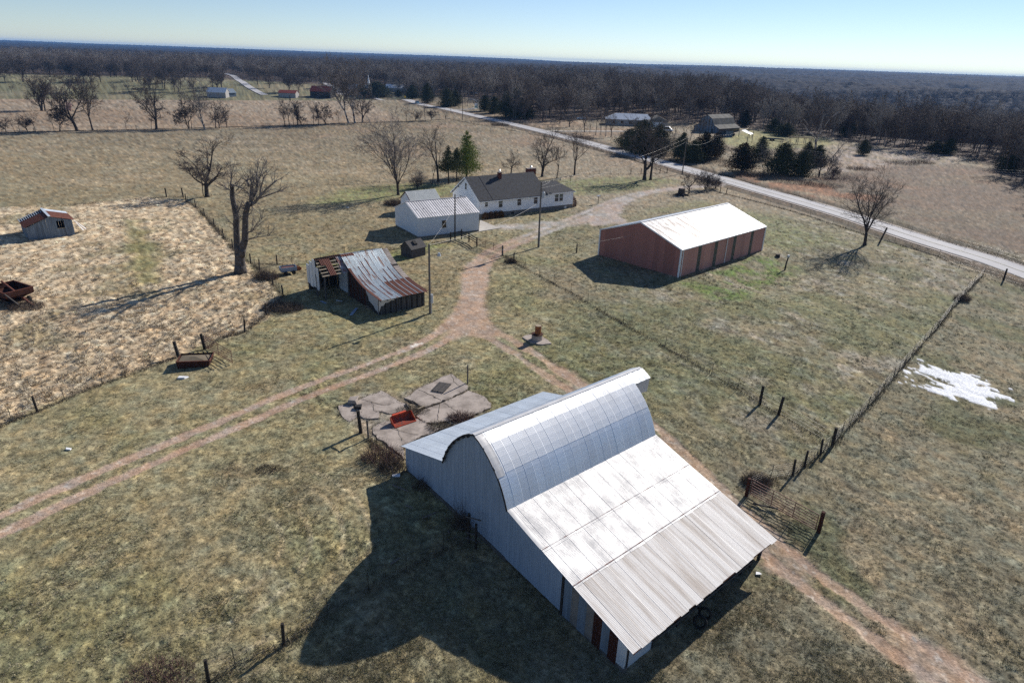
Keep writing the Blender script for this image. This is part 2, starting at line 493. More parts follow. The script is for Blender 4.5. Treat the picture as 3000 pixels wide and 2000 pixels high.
def ribbed(fn, s0, s1, nrib, t0, t1, nt, amp, th=0.0):
    """a ribbed metal sheet over the surface fn(s,t) -> (point, normal); ribs run along t"""
    mb = MB()
    vs, fs = [], []
    prof = []
    for i in range(nrib):
        a = s0 + (s1 - s0) * i / nrib
        w = (s1 - s0) / nrib
        prof += [(a, 0), (a + w * 0.3, 1), (a + w * 0.5, 1), (a + w * 0.8, 0)]
    prof.append((s1, 0))
    n = len(prof)
    for j in range(nt + 1):
        t = t0 + (t1 - t0) * j / nt
        for s, h in prof:
            p, nn = fn(s, t)
            vs.append(Vector(p) + Vector(nn) * (h * amp + th))
    for j in range(nt):
        for i in range(n - 1):
            fs.append((j * n + i, j * n + i + 1, (j + 1) * n + i + 1, (j + 1) * n + i))
    return mb.add(vs, fs)

# ------------------------------------------------------------------ ground: where each kind of surface lies
def W(pts):
    return [tuple(G(*p))[:2] for p in pts]

def curve(pts, step=1.0):
    """smooth line through world points"""
    P = [np.array(p[:2], float) for p in pts]
    P = [2 * P[0] - P[1]] + P + [2 * P[-1] - P[-2]]
    out = []
    for i in range(1, len(P) - 2):
        n = max(2, int(np.linalg.norm(P[i + 1] - P[i]) / step))
        for k in range(n):
            t = k / n
            a, b, c, d = P[i - 1], P[i], P[i + 1], P[i + 2]
            out.append(0.5 * ((2 * b) + (-a + c) * t + (2 * a - 5 * b + 4 * c - d) * t * t + (-a + 3 * b - 3 * c + d) * t ** 3))
    out.append(P[-2])
    return np.array(out)

def dist_line(x, y, line, reach=40):
    """distance and side of each point to a polyline"""
    best = np.full(x.shape, 1e9)
    side = np.zeros(x.shape)
    lo, hi = line.min(0) - reach, line.max(0) + reach
    k = np.where((x > lo[0]) & (x < hi[0]) & (y > lo[1]) & (y < hi[1]))[0]
    bx, by = x[k], y[k]
    b, s = best[k], side[k]
    for i in range(len(line) - 1):
        a, c = line[i], line[i + 1]
        d = c - a
        L = d @ d
        if L < 1e-9:
            continue
        t = np.clip(((bx - a[0]) * d[0] + (by - a[1]) * d[1]) / L, 0, 1)
        dx, dy = bx - a[0] - t * d[0], by - a[1] - t * d[1]
        q = np.hypot(dx, dy)
        m = q < b
        b = np.where(m, q, b)
        s = np.where(m, np.sign(dx * -d[1] + dy * d[0]), s)
    best[k], side[k] = b, s
    return best, side

def sdf_poly(x, y, poly):
    """signed distance to a polygon, positive inside"""
    best = np.full(x.shape, 1e9)
    ins = np.zeros(x.shape, bool)
    n = len(poly)
    for i in range(n):
        ax, ay = poly[i]
        bx, by = poly[(i + 1) % n]
        dx, dy = bx - ax, by - ay
        L = dx * dx + dy * dy + 1e-12
        t = np.clip(((x - ax) * dx + (y - ay) * dy) / L, 0, 1)
        best = np.minimum(best, np.hypot(x - ax - t * dx, y - ay - t * dy))
        c = ((ay > y) != (by > y))
        xin = (bx - ax) * (y - ay) / (by - ay + 1e-12) + ax
        ins ^= c & (x < xin)
    return np.where(ins, best, -best)

ROAD_PX = [(3000, 799), (2750, 718), (2491, 634), (2300, 578), (2110, 524), (2000, 493), (1900, 466), (1800, 440), (1700, 413), (1600, 388), (1500, 364), (1400, 341), (1300, 318), (1218, 301), (1100, 286), (1010, 278)]
rp = W(ROAD_PX)
d0 = np.array(rp[0]) - np.array(rp[1])
d0 = d0 / np.linalg.norm(d0)
rp = [tuple(np.array(rp[0]) + d0 * 120), tuple(np.array(rp[0]) + d0 * 50)] + rp
d1 = np.array(rp[-1]) - np.array(rp[-3])
d1 = d1 / np.linalg.norm(d1)
rp = rp + [tuple(np.array(rp[-1]) + d1 * 45), tuple(np.array(rp[-1]) + d1 * 110)]
ROAD = curve(rp, 3.0)
ROAD_W = 3.15
TRACK1 = curve(W([(-420, 1755), (-200, 1640), (0, 1534), (250, 1420), (500, 1313), (700, 1228), (893, 1146), (1130, 1060), (1290, 988), (1375, 905), (1392, 830), (1405, 785), (1450, 735), (1560, 690), (1650, 655), (1740, 618), (1830, 580), (1920, 560), (2060, 545), (2110, 540)]), 0.8)
TRACK2 = curve(W([(1378, 905), (1420, 960), (1530, 1030), (1640, 1105), (1740, 1165), (1900, 1260), (2010, 1360), (2110, 1462), (2200, 1545), (2330, 1660), (2500, 1790), (2700, 1925), (2900, 2060), (3200, 2260)]), 0.8)
FORK = W([(1330, 930), (1370, 890), (1415, 925), (1480, 985), (1425, 990), (1370, 985), (1280, 1005)])
NECK = W([(1352, 800), (1372, 768), (1430, 762), (1416, 800), (1410, 860), (1428, 930), (1385, 960), (1310, 990), (1335, 930), (1355, 880)])
PAD = W([(1715, 645), (1757, 614), (1790, 588), (1850, 568), (1900, 557), (1985, 546), (2060, 539), (2088, 546), (1990, 555), (1905, 569), (1862, 584), (1832, 608), (1815, 632), (1840, 650), (1905, 663), (1880, 668), (1790, 656), (1735, 664)])
PARK = W([(1405, 664), (1460, 656), (1560, 648), (1660, 640), (1730, 628), (1760, 650), (1700, 664), (1600, 672), (1500, 676), (1452, 672)])
STUBBLE = W([(-500, 625), (-100, 612), (60, 605), (240, 597), (420, 578), (545, 588), (610, 650), (700, 748), (745, 800), (830, 870), (812, 905), (717, 972), (610, 1000), (520, 1045), (360, 1102), (175, 1165), (0, 1242), (-300, 1360), (-600, 1450)])
GREENSTRIP = W([(345, 640), (395, 640), (440, 690), (480, 830), (410, 830), (380, 740)])
LAWN1 = W([(2060, 590), (2300, 640), (2450, 700), (2300, 730), (2240, 700), (2150, 610), (1930, 610), (1850, 640)])
BANK = W([(2015, 830), (2240, 742), (2330, 790), (2260, 850), (2120, 890)])
YARDGREEN = W([(880, 775), (960, 745), (1150, 735), (1240, 712), (1330, 715), (1180, 760), (1000, 790)])
HOUSELAWN = W([(1010, 555), (1200, 540), (1500, 535), (1900, 515), (1990, 530), (1850, 560), (1700, 570), (1500, 560), (1150, 580), (1000, 600), (900, 600)])
FARLAWN = W([(2190, 380), (2330, 392), (2420, 405), (2460, 420), (2390, 432), (2180, 440), (2090, 410)])
BRAMBLE = W([(2430, 470), (2450, 430), (2600, 435), (2760, 450), (2840, 462), (2780, 478), (2640, 480), (2540, 492), (2450, 510), (2400, 500)])
BROWNF = W([(2430, 520), (2540, 490), (2640, 482), (2800, 482), (2900, 490), (3000, 520), (3300, 600), (3400, 900), (3000, 745), (2800, 700), (2560, 620), (2400, 560)])
RUST = W([(2140, 505), (2260, 530), (2380, 520), (2480, 545), (2560, 575), (2560, 600), (2450, 590), (2330, 570), (2220, 545)])
RIGHTPAST = W([(2445, 1300), (2885, 795), (3100, 860), (3600, 1100), (3600, 2300), (2300, 2300), (1900, 1990), (2300, 1560)])
CREST_FIELD = W([(-600, 278), (0, 274), (500, 277), (985, 280), (1180, 352), (1050, 362), (500, 380), (0, 392), (-600, 410)])
SNOW = [W([(2642, 1095), (2661, 1080), (2689, 1080), (2726, 1070), (2766, 1078), (2826, 1095), (2889, 1115), (2931, 1127), (2895, 1136), (2961, 1166), (2931, 1176), (2966, 1206), (2914, 1197), (2826, 1174), (2756, 1162), (2714, 1146), (2700, 1134), (2656, 1120)])]
SNOWHOLE = [W([(2664, 1092), (2690, 1098), (2740, 1112), (2762, 1122), (2721, 1123), (2692, 1118), (2662, 1104)])]
SLABZONE = W([(990, 1190), (1040, 1160), (1115, 1150), (1170, 1160), (1300, 1095), (1330, 1095), (1440, 1185), (1430, 1210), (1200, 1320), (1180, 1350), (1110, 1300), (1050, 1250)])
STONES = W([(1195, 1012), (1240, 998), (1235, 1008), (1200, 1020)])

def masks(x, y):
    """shape of the ground cover: one weight in 0..1 per kind"""
    n1 = fbm(x, y, 2.2, 1, 4)
    n2 = fbm(x, y, 9.0, 2, 4)
    n3 = fbm(x, y, 38.0, 3, 3)
    nf = fbm(x, y, 0.5, 4, 2)
    k = {}
    rd, _ = dist_line(x, y, ROAD)
    t1, side1 = dist_line(x, y, TRACK1)
    t2, _ = dist_line(x, y, TRACK2)
    wob = (n1 - 0.5) * 0.9 + (nf - 0.5) * 0.5
    ruts1 = 1 - S(np.abs(t1 - 1.0) + wob * 0.55, 0.36, 0.58)
    along = S(x, -20, -6)      # ruts merge near the fork
    mid1 = (1 - S(t1 + wob, 1.3, 2.0)) * S(y + x * 0.2, 66, 72) * (1 - 0.55 * S(y, 96, 104) * (1 - S(t1 + wob * .6, 0.15, 0.5)))
    ruts2 = (1 - S(np.abs(t2 - 0.95) + wob * 0.9, 0.34, 0.70)) * (0.75 + 0.25 * S(n2, 0.4, 0.6))
    mid2 = (1 - S(t2 + wob * 1.5, 1.2, 2.2)) * S(n2, 0.40, 0.62) * 0.7
    neck = S(sdf_poly(x, y, NECK) + wob, -0.6, 0.6)
    fork = S(sdf_poly(x, y, FORK) + wob, -0.5, 0.9) * 0.9
    k['dirt'] = np.clip(np.maximum.reduce([ruts1, mid1 * 0.95, ruts2, mid2, neck, fork]), 0, 1)
    t1w = (1 - S(t1 + wob, 1.7, 2.6)) * S(x + 0.2 * y, 17, 24)
    k['gravel'] = np.maximum.reduce([S(sdf_poly(x, y, PAD) + wob * 1.6, -0.5, 1.2), S(sdf_poly(x, y, PARK) + wob * 1.6, -0.3, 2.2) * 0.8, np.maximum(ruts1, mid1 * 0.8) * S(y + 0.5 * x, 112, 122)])
    k['dirt'] = k['dirt'] * (1 - S(y + 0.5 * x, 110, 124))
    k['stubble'] = S(sdf_poly(x, y, STUBBLE) + (n1 - 0.5) * 1.6, -0.5, 0.5)
    k['gstrip'] = S(sdf_poly(x, y, GREENSTRIP) + (n2 - 0.5) * 5, -1, 2)
    k['green'] = np.maximum.reduce([
        S(sdf_poly(x, y, LAWN1) + (n2 - 0.5) * 8, -4, 4) * 0.45,
        S(sdf_poly(x, y, BANK) + (n1 - 0.5) * 4, -1.5, 1.5) * S(n1, 0.38, 0.55),
        S(sdf_poly(x, y, YARDGREEN) + (n2 - 0.5) * 5, -2, 2) * 0.6,
        S(sdf_poly(x, y, HOUSELAWN) + (n2 - 0.5) * 5, -3, 3) * 0.55])
    k['farlawn'] = S(sdf_poly(x, y, FARLAWN) + (n2 - 0.5) * 6, -3, 4)
    k['bramble'] = S(sdf_poly(x, y, BRAMBLE) + (n2 - 0.5) * 8, -3, 3)
    k['brown'] = S(sdf_poly(x, y, BROWNF) + (n2 - 0.5) * 5, -4, 4)
    k['rust'] = S(sdf_poly(x, y, RUST) + (n2 - 0.5) * 9, -3, 3)
    k['rightp'] = S(sdf_poly(x, y, RIGHTPAST), -0.4, 0.4)
    k['crest'] = S(sdf_poly(x, y, CREST_FIELD), -3, 3)
    sn = sdf_poly(x, y, SNOW[0])
    for hpoly in SNOWHOLE:
        sn = np.minimum(sn, -sdf_poly(x, y, hpoly))
    sd0, sd1 = G(2700, 1110), G(2930, 1190)
    sv = Vector((sd1.x - sd0.x, sd1.y - sd0.y)).normalized()
    pa_, pb2 = x * sv.x + y * sv.y, -x * sv.y + y * sv.x
    streak = fbm(pa_ * 0.35, pb2, 0.55, 37, 4)
    k['snow'] = S(sn * 0.8 + (streak - 0.5) * 4.2 + (n1 - 0.5) * 1.0 - 0.1, 0.02, 0.16)
    k['stones'] = S(sdf_poly(x, y, STONES) + (nf - 0.5) * 1.2, 0, 0.2)
    k['road'] = rd
    k['noise'] = (n1, n2, n3, nf)
    return k

def mixc(c, col, w):
    return c * (1 - w[:, None]) + np.array(col)[None, :] * w[:, None]

_ra, _rb = G(560, 640), G(700, 800)
_rd = Vector((_rb.x - _ra.x, _rb.y - _ra.y)).normalized()
def ROWS(x, y):
    p = -(x - _ra.x) * _rd.y + (y - _ra.y) * _rd.x
    w = vnoise(x, y, 14, 45)
    return 0.13 * np.sin(2 * np.pi * (p + 1.2 * w) / 2.9) * S(-p * 0 + vnoise(x, y, 30, 46), 0.2, 0.6)

def ground_colour(x, y, k):
    n1, n2, n3, nf = k['noise']
    r = np.hypot(x, y)
    N = len(x)
    nb = fbm(x + 300, y, 5.0, 21, 4)
    fine = vnoise(x, y, 0.22, 31)
    sharp = S(nf, 0.25, 0.8)
    # foreground pasture: olive, dry straw and bare brown mixed
    c = np.zeros((N, 3)) + np.array([0.212, 0.190, 0.120])
    c = mixc(c, (0.265, 0.232, 0.160), S(nb, 0.38, 0.72) * 0.55)
    c = mixc(c, (0.155, 0.158, 0.080), S(n2, 0.48, 0.70) * 0.45)
    c = mixc(c, (0.175, 0.148, 0.112), S(fbm(x, y + 90, 6.5, 23, 3), 0.50, 0.78) * 0.5)
    gc = G(600, 1620)
    rr = np.hypot(x - gc.x, y - gc.y)
    arcs = np.maximum.reduce([1 - S(np.abs(rr - q), 0.08, 0.28) for q in (4.6, 6.3, 8.4, 10.1)]) * S(x - gc.x, -1, 4) * S(n1, 0.35, 0.55)
    c = mixc(c, (0.36, 0.31, 0.22), arcs * 0.6)
    # middle pasture beyond the yard
    midp = S(y - 0.0 * x, 135, 165) * (1 - k['brown'])
    c = mixc(c, (0.270, 0.220, 0.155), S(y, 118, 160) * 0.9)
    c = mixc(c, (0.235, 0.212, 0.145), S(y, 118, 160) * S(-x, 20, 70) * S(n3, 0.4, 0.6) * 0.8)
    c = mixc(c, (0.250, 0.165, 0.110), S(y, 170, 250) * S(n3 + 0.1 * (n2 - 0.5), 0.45, 0.62) * 0.55)
    # left part of the yard
    yard = (1 - S(x, -8, 2)) * S(y + x * 0.2, 70, 84)
    c = mixc(c, (0.205, 0.168, 0.110), yard * S(n2, 0.30, 0.55) * 0.75)
    # the wide lot under the red building
    lot = S(x - 0.75 * (y - 60), -12, 2) * (1 - S(x * 0.35 + y, 165, 185)) * (1 - k['rightp']) * S(y, 45, 60)
    c = mixc(c, (0.225, 0.200, 0.130), lot * 0.6)
    c = mixc(c, (0.33, 0.29, 0.215), lot * S(np.sin((x * 0.56 + y * 0.83) * 2 * np.pi / 2.1 + 2 * n2), 0.55, 1.0) * S(n1, 0.42, 0.6) * 0.55)
    c = mixc(c, (0.335, 0.30, 0.245), lot * S(fbm(x * 0.9 + y * 0.4, y * 0.5 - x * 0.2, 1.6, 27, 4), 0.54, 0.68) * 0.7)
    c = mixc(c, (0.085, 0.070, 0.045), lot * S(fbm(x, y, 1.1, 28, 3), 0.58, 0.74) * 0.7)
    c = mixc(c, (0.135, 0.145, 0.068), lot * S(fbm(x, y, 15, 26, 3), 0.5, 0.65) * 0.6)
    # pasture by the snow
    rp_ = k['rightp']
    c = mixc(c, (0.175, 0.160, 0.115), rp_ * 0.8)
    c = mixc(c, (0.235, 0.195, 0.135), rp_ * S(fbm(x * 0.8 + y * 0.6, (y * 0.8 - x * 0.6) * 0.35, 2.6, 24, 4), 0.5, 0.7) * 0.7)
    c = mixc(c, (0.105, 0.112, 0.060), rp_ * S(fbm(x, y, 7, 25, 4), 0.54, 0.7) * 0.7)
    # stubble field with windrows
    st = k['stubble']
    cl = fbm(x, y, 0.8, 41, 3) + ROWS(x, y)
    c = mixc(c, (0.450, 0.368, 0.262), st)
    c = mixc(c, (0.270, 0.210, 0.145), st * S(cl, 0.50, 0.68) * 0.7)
    c = mixc(c, (0.58, 0.49, 0.36), st * S(1 - cl, 0.5, 0.72) * 0.8)
    c = mixc(c, (0.135, 0.125, 0.066), st * S(n2, 0.56, 0.72) * 0.55)
    c = mixc(c, (0.155, 0.150, 0.066), st * k['gstrip'] * 0.75)
    # green lawns
    c = mixc(c, (0.120, 0.170, 0.045), k['green'] * (0.45 + 0.55 * S(nf, 0.2, 0.7)))
    c = mixc(c, (0.250, 0.235, 0.105), k['farlawn'] * 0.9)
    c = mixc(c, (0.165, 0.122, 0.092), k['brown'] * 0.92)
    c = mixc(c, (0.200, 0.120, 0.075), k['brown'] * S(n3, 0.48, 0.62) * 0.6)
    c = mixc(c, (0.185, 0.155, 0.110), k['brown'] * S(fbm(x * .3, y, 9, 66, 3), 0.55, 0.7) * 0.5)
    c = mixc(c, (0.33, 0.27, 0.225), k['bramble'] * S(n1, 0.3, 0.6))
    c = mixc(c, (0.26, 0.135, 0.080), k['rust'] * S(n2, 0.42, 0.6) * 0.85)
    # the crest field
    c = mixc(c, (0.300, 0.235, 0.168), k['crest'] * 0.95)
    c = mixc(c, (0.240, 0.170, 0.112), k['crest'] * S(fbm(x * 0.25, y, 22, 61, 3), 0.5, 0.66) * 0.6)
    # the green field beyond
    far = S(y - (512 + 0.475 * x), 40, 110) * (1 - S(x, 0, 60))
    c = mixc(c, (0.165, 0.160, 0.090), far * 0.85)
    c = mixc(c, (0.27, 0.225, 0.15), far * S(n3, 0.5, 0.6) * 0.5)
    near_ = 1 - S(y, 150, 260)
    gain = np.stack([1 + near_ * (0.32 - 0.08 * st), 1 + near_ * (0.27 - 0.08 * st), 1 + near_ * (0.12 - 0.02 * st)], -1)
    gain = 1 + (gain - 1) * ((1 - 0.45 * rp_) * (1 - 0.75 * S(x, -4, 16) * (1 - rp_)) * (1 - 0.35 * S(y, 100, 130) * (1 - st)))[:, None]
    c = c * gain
    # verge of the road
    rd = k['road']
    verge = (1 - S(rd + (n2 - 0.5) * 5, 5, 10)) * (rd > 3)
    c = mixc(c, (0.175, 0.125, 0.088), verge * 0.8)
    ditch = S(rd + (n1 - 0.5) * 1.5, 4.8, 5.6) * (1 - S(rd + (n1 - 0.5) * 1.5, 6.6, 8.0))
    c = mixc(c, (0.075, 0.066, 0.045), ditch * 0.75)
    # bare earth
    dt = k['dirt']
    dn = fbm(x, y, 1.3, 71, 4)
    c = mixc(c, (0.430, 0.305, 0.222), dt)
    c = mixc(c, (0.300, 0.200, 0.140), dt * S(fbm(x, y, 2.6, 76, 4), 0.48, 0.68) * 0.6)
    c = mixc(c, (0.47, 0.38, 0.31), dt * S(1 - dn, 0.52, 0.7) * 0.35)
    gv = k['gravel']
    c = mixc(c, (0.45, 0.405, 0.375), gv * (0.6 + 0.4 * S(n1, 0.35, 0.6)))
    gp = fbm(x * 0.6 + y * 0.5, (y - x) * 0.25, 5.5, 73, 4)
    c = mixc(c, (0.36, 0.26, 0.20), gv * S(gp, 0.50, 0.64) * 0.55)
    c = mixc(c, (0.20, 0.165, 0.105), gv * S(1 - gp, 0.58, 0.72) * 0.6)
    t1d = S(fbm(x, y, 0.35, 74, 2), 0.66, 0.84)
    c = mixc(c, (0.62, 0.56, 0.48), np.maximum(dt, gv) * t1d * 0.5)
    c = mixc(c, (0.72, 0.66, 0.58), k['stones'])
    # leaf litter under the woods
    c = mixc(c, (0.105, 0.078, 0.066), WOODF(x, y) * 0.95)
    c = mixc(c, (0.30, 0.255, 0.21), S(sdf_poly(x, y, SLABZONE) + (n1 - 0.5) * 2.0, -0.5, 0.8) * 0.75)
    # brightness grain
    sp = vnoise(x, y, 0.42, 33)
    g = 1.02 + 0.70 * (nf - 0.5) + 0.65 * (fine - 0.5) + 0.22 * (n1 - 0.5)
    g = g * (1 - 0.45 * S(sp, 0.72, 0.95)) * (1 + 0.5 * S(sp, 0.28, 0.05))
    g = 1 + (g - 1) * (1 - 0.6 * np.maximum(dt, gv))
    tint = fbm(x, y, 0.9, 35, 3) - 0.5
    c = c * (1 + np.stack([tint * 0.35, tint * 0.05, -tint * 0.25], -1))
    c = c * g[:, None]
    c = mixc(c, np.array([0.93, 0.94, 0.96]), k['snow'] * (0.86 + 0.14 * nf))
    return np.clip(c, 0.005, 0.95)

# where the woods stand (weight 0..1)
WOOD_EDGE = W([(1465, 350), (1560, 352), (1640, 352), (1790, 350), (1900, 352), (1990, 366), (2080, 362), (2220, 378), (2330, 396), (2420, 400), (2560, 426), (2700, 444), (2850, 462), (2960, 515), (3050, 580), (3300, 660)])
we = np.array(WOOD_EDGE)
FOREST = [tuple(p) for p in we] + [(900, 160), (1500, 900), (600, 1500), (-100, 1300), (-160, 760), (-70, 560), (-10, 470), (5, 400)]
LEFTWOOD = [(-160, 660), (-130, 800), (-100, 1300), (-1500, 1300), (-1600, 700), (-900, 640), (-560, 650), (-420, 700), (-330, 760), (-250, 720)]
def WOODF(x, y):
    n = fbm(x, y, 60, 81, 3)
    a = S(sdf_poly(x, y, FOREST) + (n - 0.5) * 14, -3, 3)
    b = S(sdf_poly(x, y, LEFTWOOD) + (n - 0.5) * 60, -8, 8)
    r = np.hypot(x, y)
    c = S(r, 1250, 1400) * S(fbm(x, y, 420, 83, 3), 0.27, 0.30)
    return np.maximum.reduce([a, b, c])

print('ground')
def micro(x, y, k):
    """small unevenness of the sward"""
    n1, n2, n3, nf = k['noise']
    d = np.hypot(x, y)
    fade = 1 - S(d, 230, 420)
    tuft = 0.05 + 0.10 * k['stubble'] + 0.05 * S(n2, 0.45, 0.7)
    h = tuft * (fbm(x, y, 0.65, 91, 3, 0.6) - 0.5) * 2.2 + 0.10 * (n1 - 0.5)
    h += k['stubble'] * 0.13 * (fbm(x, y, 0.8, 41, 3) + ROWS(x, y) - 0.5) * -2
    h += 0.05 * k['bramble']
    bare = np.maximum(k['dirt'], k['gravel'])
    h = h * (1 - 0.8 * bare) - 0.06 * k['dirt']
    rd = k['road']
    h = h * S(rd, 3.4, 6) - 0.35 * S(rd, 4.0, 5.8) * (1 - S(rd, 5.8, 8.5)) * (1 - bare)
    h = h + 0.05 * k['snow']
    return h * fade - 0.02

def build_ground():
    fine = np.radians(np.arange(-53, 53.01, 0.115))
    coarse = np.radians(np.concatenate([np.arange(-180, -53, 4.0), [-53]])), np.radians(np.concatenate([[53], np.arange(57, 181, 4.0)]))
    az = np.concatenate([coarse[0][:-1], fine, coarse[1][1:]])
    r = [3.0]
    while r[-1] < 11000:
        q = r[-1]
        step = min(max(q * q / 19285 * 1.05, 0.125), 0.03 * q)
        if q < 21: step = 1.5
        r.append(q + step)
    r = np.array(r)
    A, Rr = np.meshgrid(az, r)
    x, y = (Rr * np.sin(A)).ravel(), (Rr * np.cos(A)).ravel()
    na, nr = len(az), len(r)
    k = masks(x, y)
    z = T(x, y) + micro(x, y, k)
    c = ground_colour(x, y, k)
    # kinds of face: 0 grass, 1 stubble, 2 dirt, 3 gravel, 4 snow, 5 far field
    reg = np.zeros(len(x), int)
    reg[k['crest'] > 0.5] = 5
    reg[k['brown'] > 0.5] = 6
    reg[k['stubble'] > 0.5] = 1
    reg[k['dirt'] > 0.5] = 2
    reg[(k['gravel'] > 0.5)] = 3
    reg[k['snow'] > 0.5] = 4
    idx = np.arange(na * nr).reshape(nr, na)
    q = np.stack([idx[:-1, :-1], idx[:-1, 1:], idx[1:, 1:], idx[1:, :-1]], -1).reshape(-1, 4)
    q = q[:, ::-1]
    fr = reg[q[:, 0]]
    m = bpy.data.materials.new('ground_cover')
    m.use_nodes = True
    nt = m.node_tree
    b = nt.nodes['Principled BSDF']
    b.inputs['Roughness'].default_value = 0.95
    b.inputs['Specular IOR Level'].default_value = 0.12
    at = nt.nodes.new('ShaderNodeAttribute')
    at.attribute_name = 'cover'
    ge = nt.nodes.new('ShaderNodeNewGeometry')
    nz = nt.nodes.new('ShaderNodeTexNoise')
    nz.inputs['Scale'].default_value = 5.5
    nz.inputs['Detail'].default_value = 4
    nz.inputs['Roughness'].default_value = 0.7
    mr = nt.nodes.new('ShaderNodeMapRange')
    mr.inputs['From Min'].default_value = 0.3
    mr.inputs['From Max'].default_value = 0.7
    mr.inputs['To Min'].default_value = 0.62
    mr.inputs['To Max'].default_value = 1.38
    vm = nt.nodes.new('ShaderNodeVectorMath')
    vm.operation = 'SCALE'
    nt.links.new(ge.outputs['Position'], nz.inputs['Vector'])
    nt.links.new(nz.outputs['Fac'], mr.inputs[0])
    nt.links.new(at.outputs['Color'], vm.inputs[0])
    nt.links.new(mr.outputs[0], vm.inputs['Scale'])
    nt.links.new(vm.outputs[0], b.inputs['Base Color'])
    bp = nt.nodes.new('ShaderNodeBump')
    bp.inputs['Strength'].default_value = 0.9
    bp.inputs['Distance'].default_value = 0.07
    nt.links.new(nz.outputs['Fac'], bp.inputs['Height'])
    nt.links.new(bp.outputs[0], b.inputs['Normal'])
    names = {0: 'ground', 1: 'stubble_field', 2: 'dirt_track', 3: 'gravel_driveway', 4: 'snow_patch', 5: 'far_field', 6: 'brown_field'}
    co = np.stack([x, y, z], -1)
    for rid, nm in names.items():
        fq = q[fr == rid]
        if not len(fq):
            continue
        used, inv = np.unique(fq.ravel(), return_inverse=True)
        me = bpy.data.meshes.new(nm)
        me.vertices.add(len(used))
        me.vertices.foreach_set('co', co[used].ravel())
        me.loops.add(len(fq) * 4)
        me.loops.foreach_set('vertex_index', inv.astype(np.int32))
        me.polygons.add(len(fq))
        me.polygons.foreach_set('loop_start', np.arange(0, len(fq) * 4, 4, dtype=np.int32))
        me.polygons.foreach_set('loop_total', np.full(len(fq), 4, dtype=np.int32))
        me.polygons.foreach_set('use_smooth', np.ones(len(fq), bool))
        me.update(calc_edges=True)
        ca = me.color_attributes.new('cover', 'FLOAT_COLOR', 'POINT')
        cc = np.ones((len(used), 4), np.float32)
        cc[:, :3] = c[used]
        ca.data.foreach_set('color', cc.ravel())
        me.materials.append(m)
        o = bpy.data.objects.new(nm, me)
        COL.objects.link(o)
        o['kind'] = 'structure'
build_ground()

def strip(name, line, off0, off1, dz, m, kind='structure', parent=None, crown=0.0):
    """a flat ribbon along a line, between two side offsets"""
    d = np.gradient(line, axis=0)
    d /= np.linalg.norm(d, axis=1)[:, None] + 1e-9
    nrm = np.stack([-d[:, 1], d[:, 0]], -1)
    vs, fs = [], []
    for i, (p, n) in enumerate(zip(line, nrm)):
        zc = float(T(p[0], p[1]))
        for o_ in (off0, (off0 + off1) / 2, off1):
            vs.append((p[0] + n[0] * o_, p[1] + n[1] * o_, zc + dz - crown * abs(o_)))
    for i in range(len(line) - 1):
        for j in (0, 1):
            fs.append((i * 3 + j, i * 3 + 3 + j, i * 3 + 4 + j, i * 3 + 1 + j))
    mb = MB().add(vs, fs)
    o = mb.obj(name, m, parent)
    if kind: o['kind'] = kind
    return o
road = strip('road', ROAD, -ROAD_W, ROAD_W, 0.10, 'asphalt')
for a, b in ((-0.16, -0.05), (0.05, 0.16)):
    strip('centre_line', ROAD, a, b, 0.125, 'line', None, road)
for a in (-ROAD_W + 0.25, ROAD_W - 0.37):
    strip('edge_line', ROAD, a, a + 0.12, 0.125, 'edge_line', None, road)
strip('road_shoulder', ROAD, -ROAD_W - 0.9, ROAD_W + 0.9, 0.03, M['concrete'])
SIDE = curve(W([(775, 279), (752, 268), (722, 250), (700, 236), (680, 222), (640, 212)]), 6)
strip('side_road', SIDE, -3.2, 3.2, 0.3, 'asphalt')
FARMDRIVE = curve(W([(1560, 382), (1640, 385), (1700, 385), (1800, 385), (1880, 384), (1945, 372)]), 3)
strip('farm_driveway', FARMDRIVE, -1.8, 1.8, 0.08, 'concrete_pale')
CHURCHDRIVE = curve(W([(1330, 322), (1380, 320), (1410, 312), (1400, 296), (1380, 290)]), 3)
strip('church_driveway', CHURCHDRIVE, -2.2, 2.2, 0.08, 'concrete_pale')

# ------------------------------------------------------------------ the big white barn
print('barn')
BA = R(-48.4)
barn = thing('barn', 'huge white barn with arched metal roof and long low lean-to roofs', 'barn', (-7.7, 42.7, 0), BA)
DEP = 14.4
HALF = [(0, 7.15), (0.5, 6.96), (1.0, 6.66), (1.55, 6.22), (2.1, 5.68), (2.55, 5.12), (2.87, 4.60), (3.18, 3.95), (3.42, 3.33)]
RX = 8.45
ARCH_L = [(RX - o, z) for o, z in HALF][::-1]
ARCH_R = [(RX + o, z) for o, z in HALF]
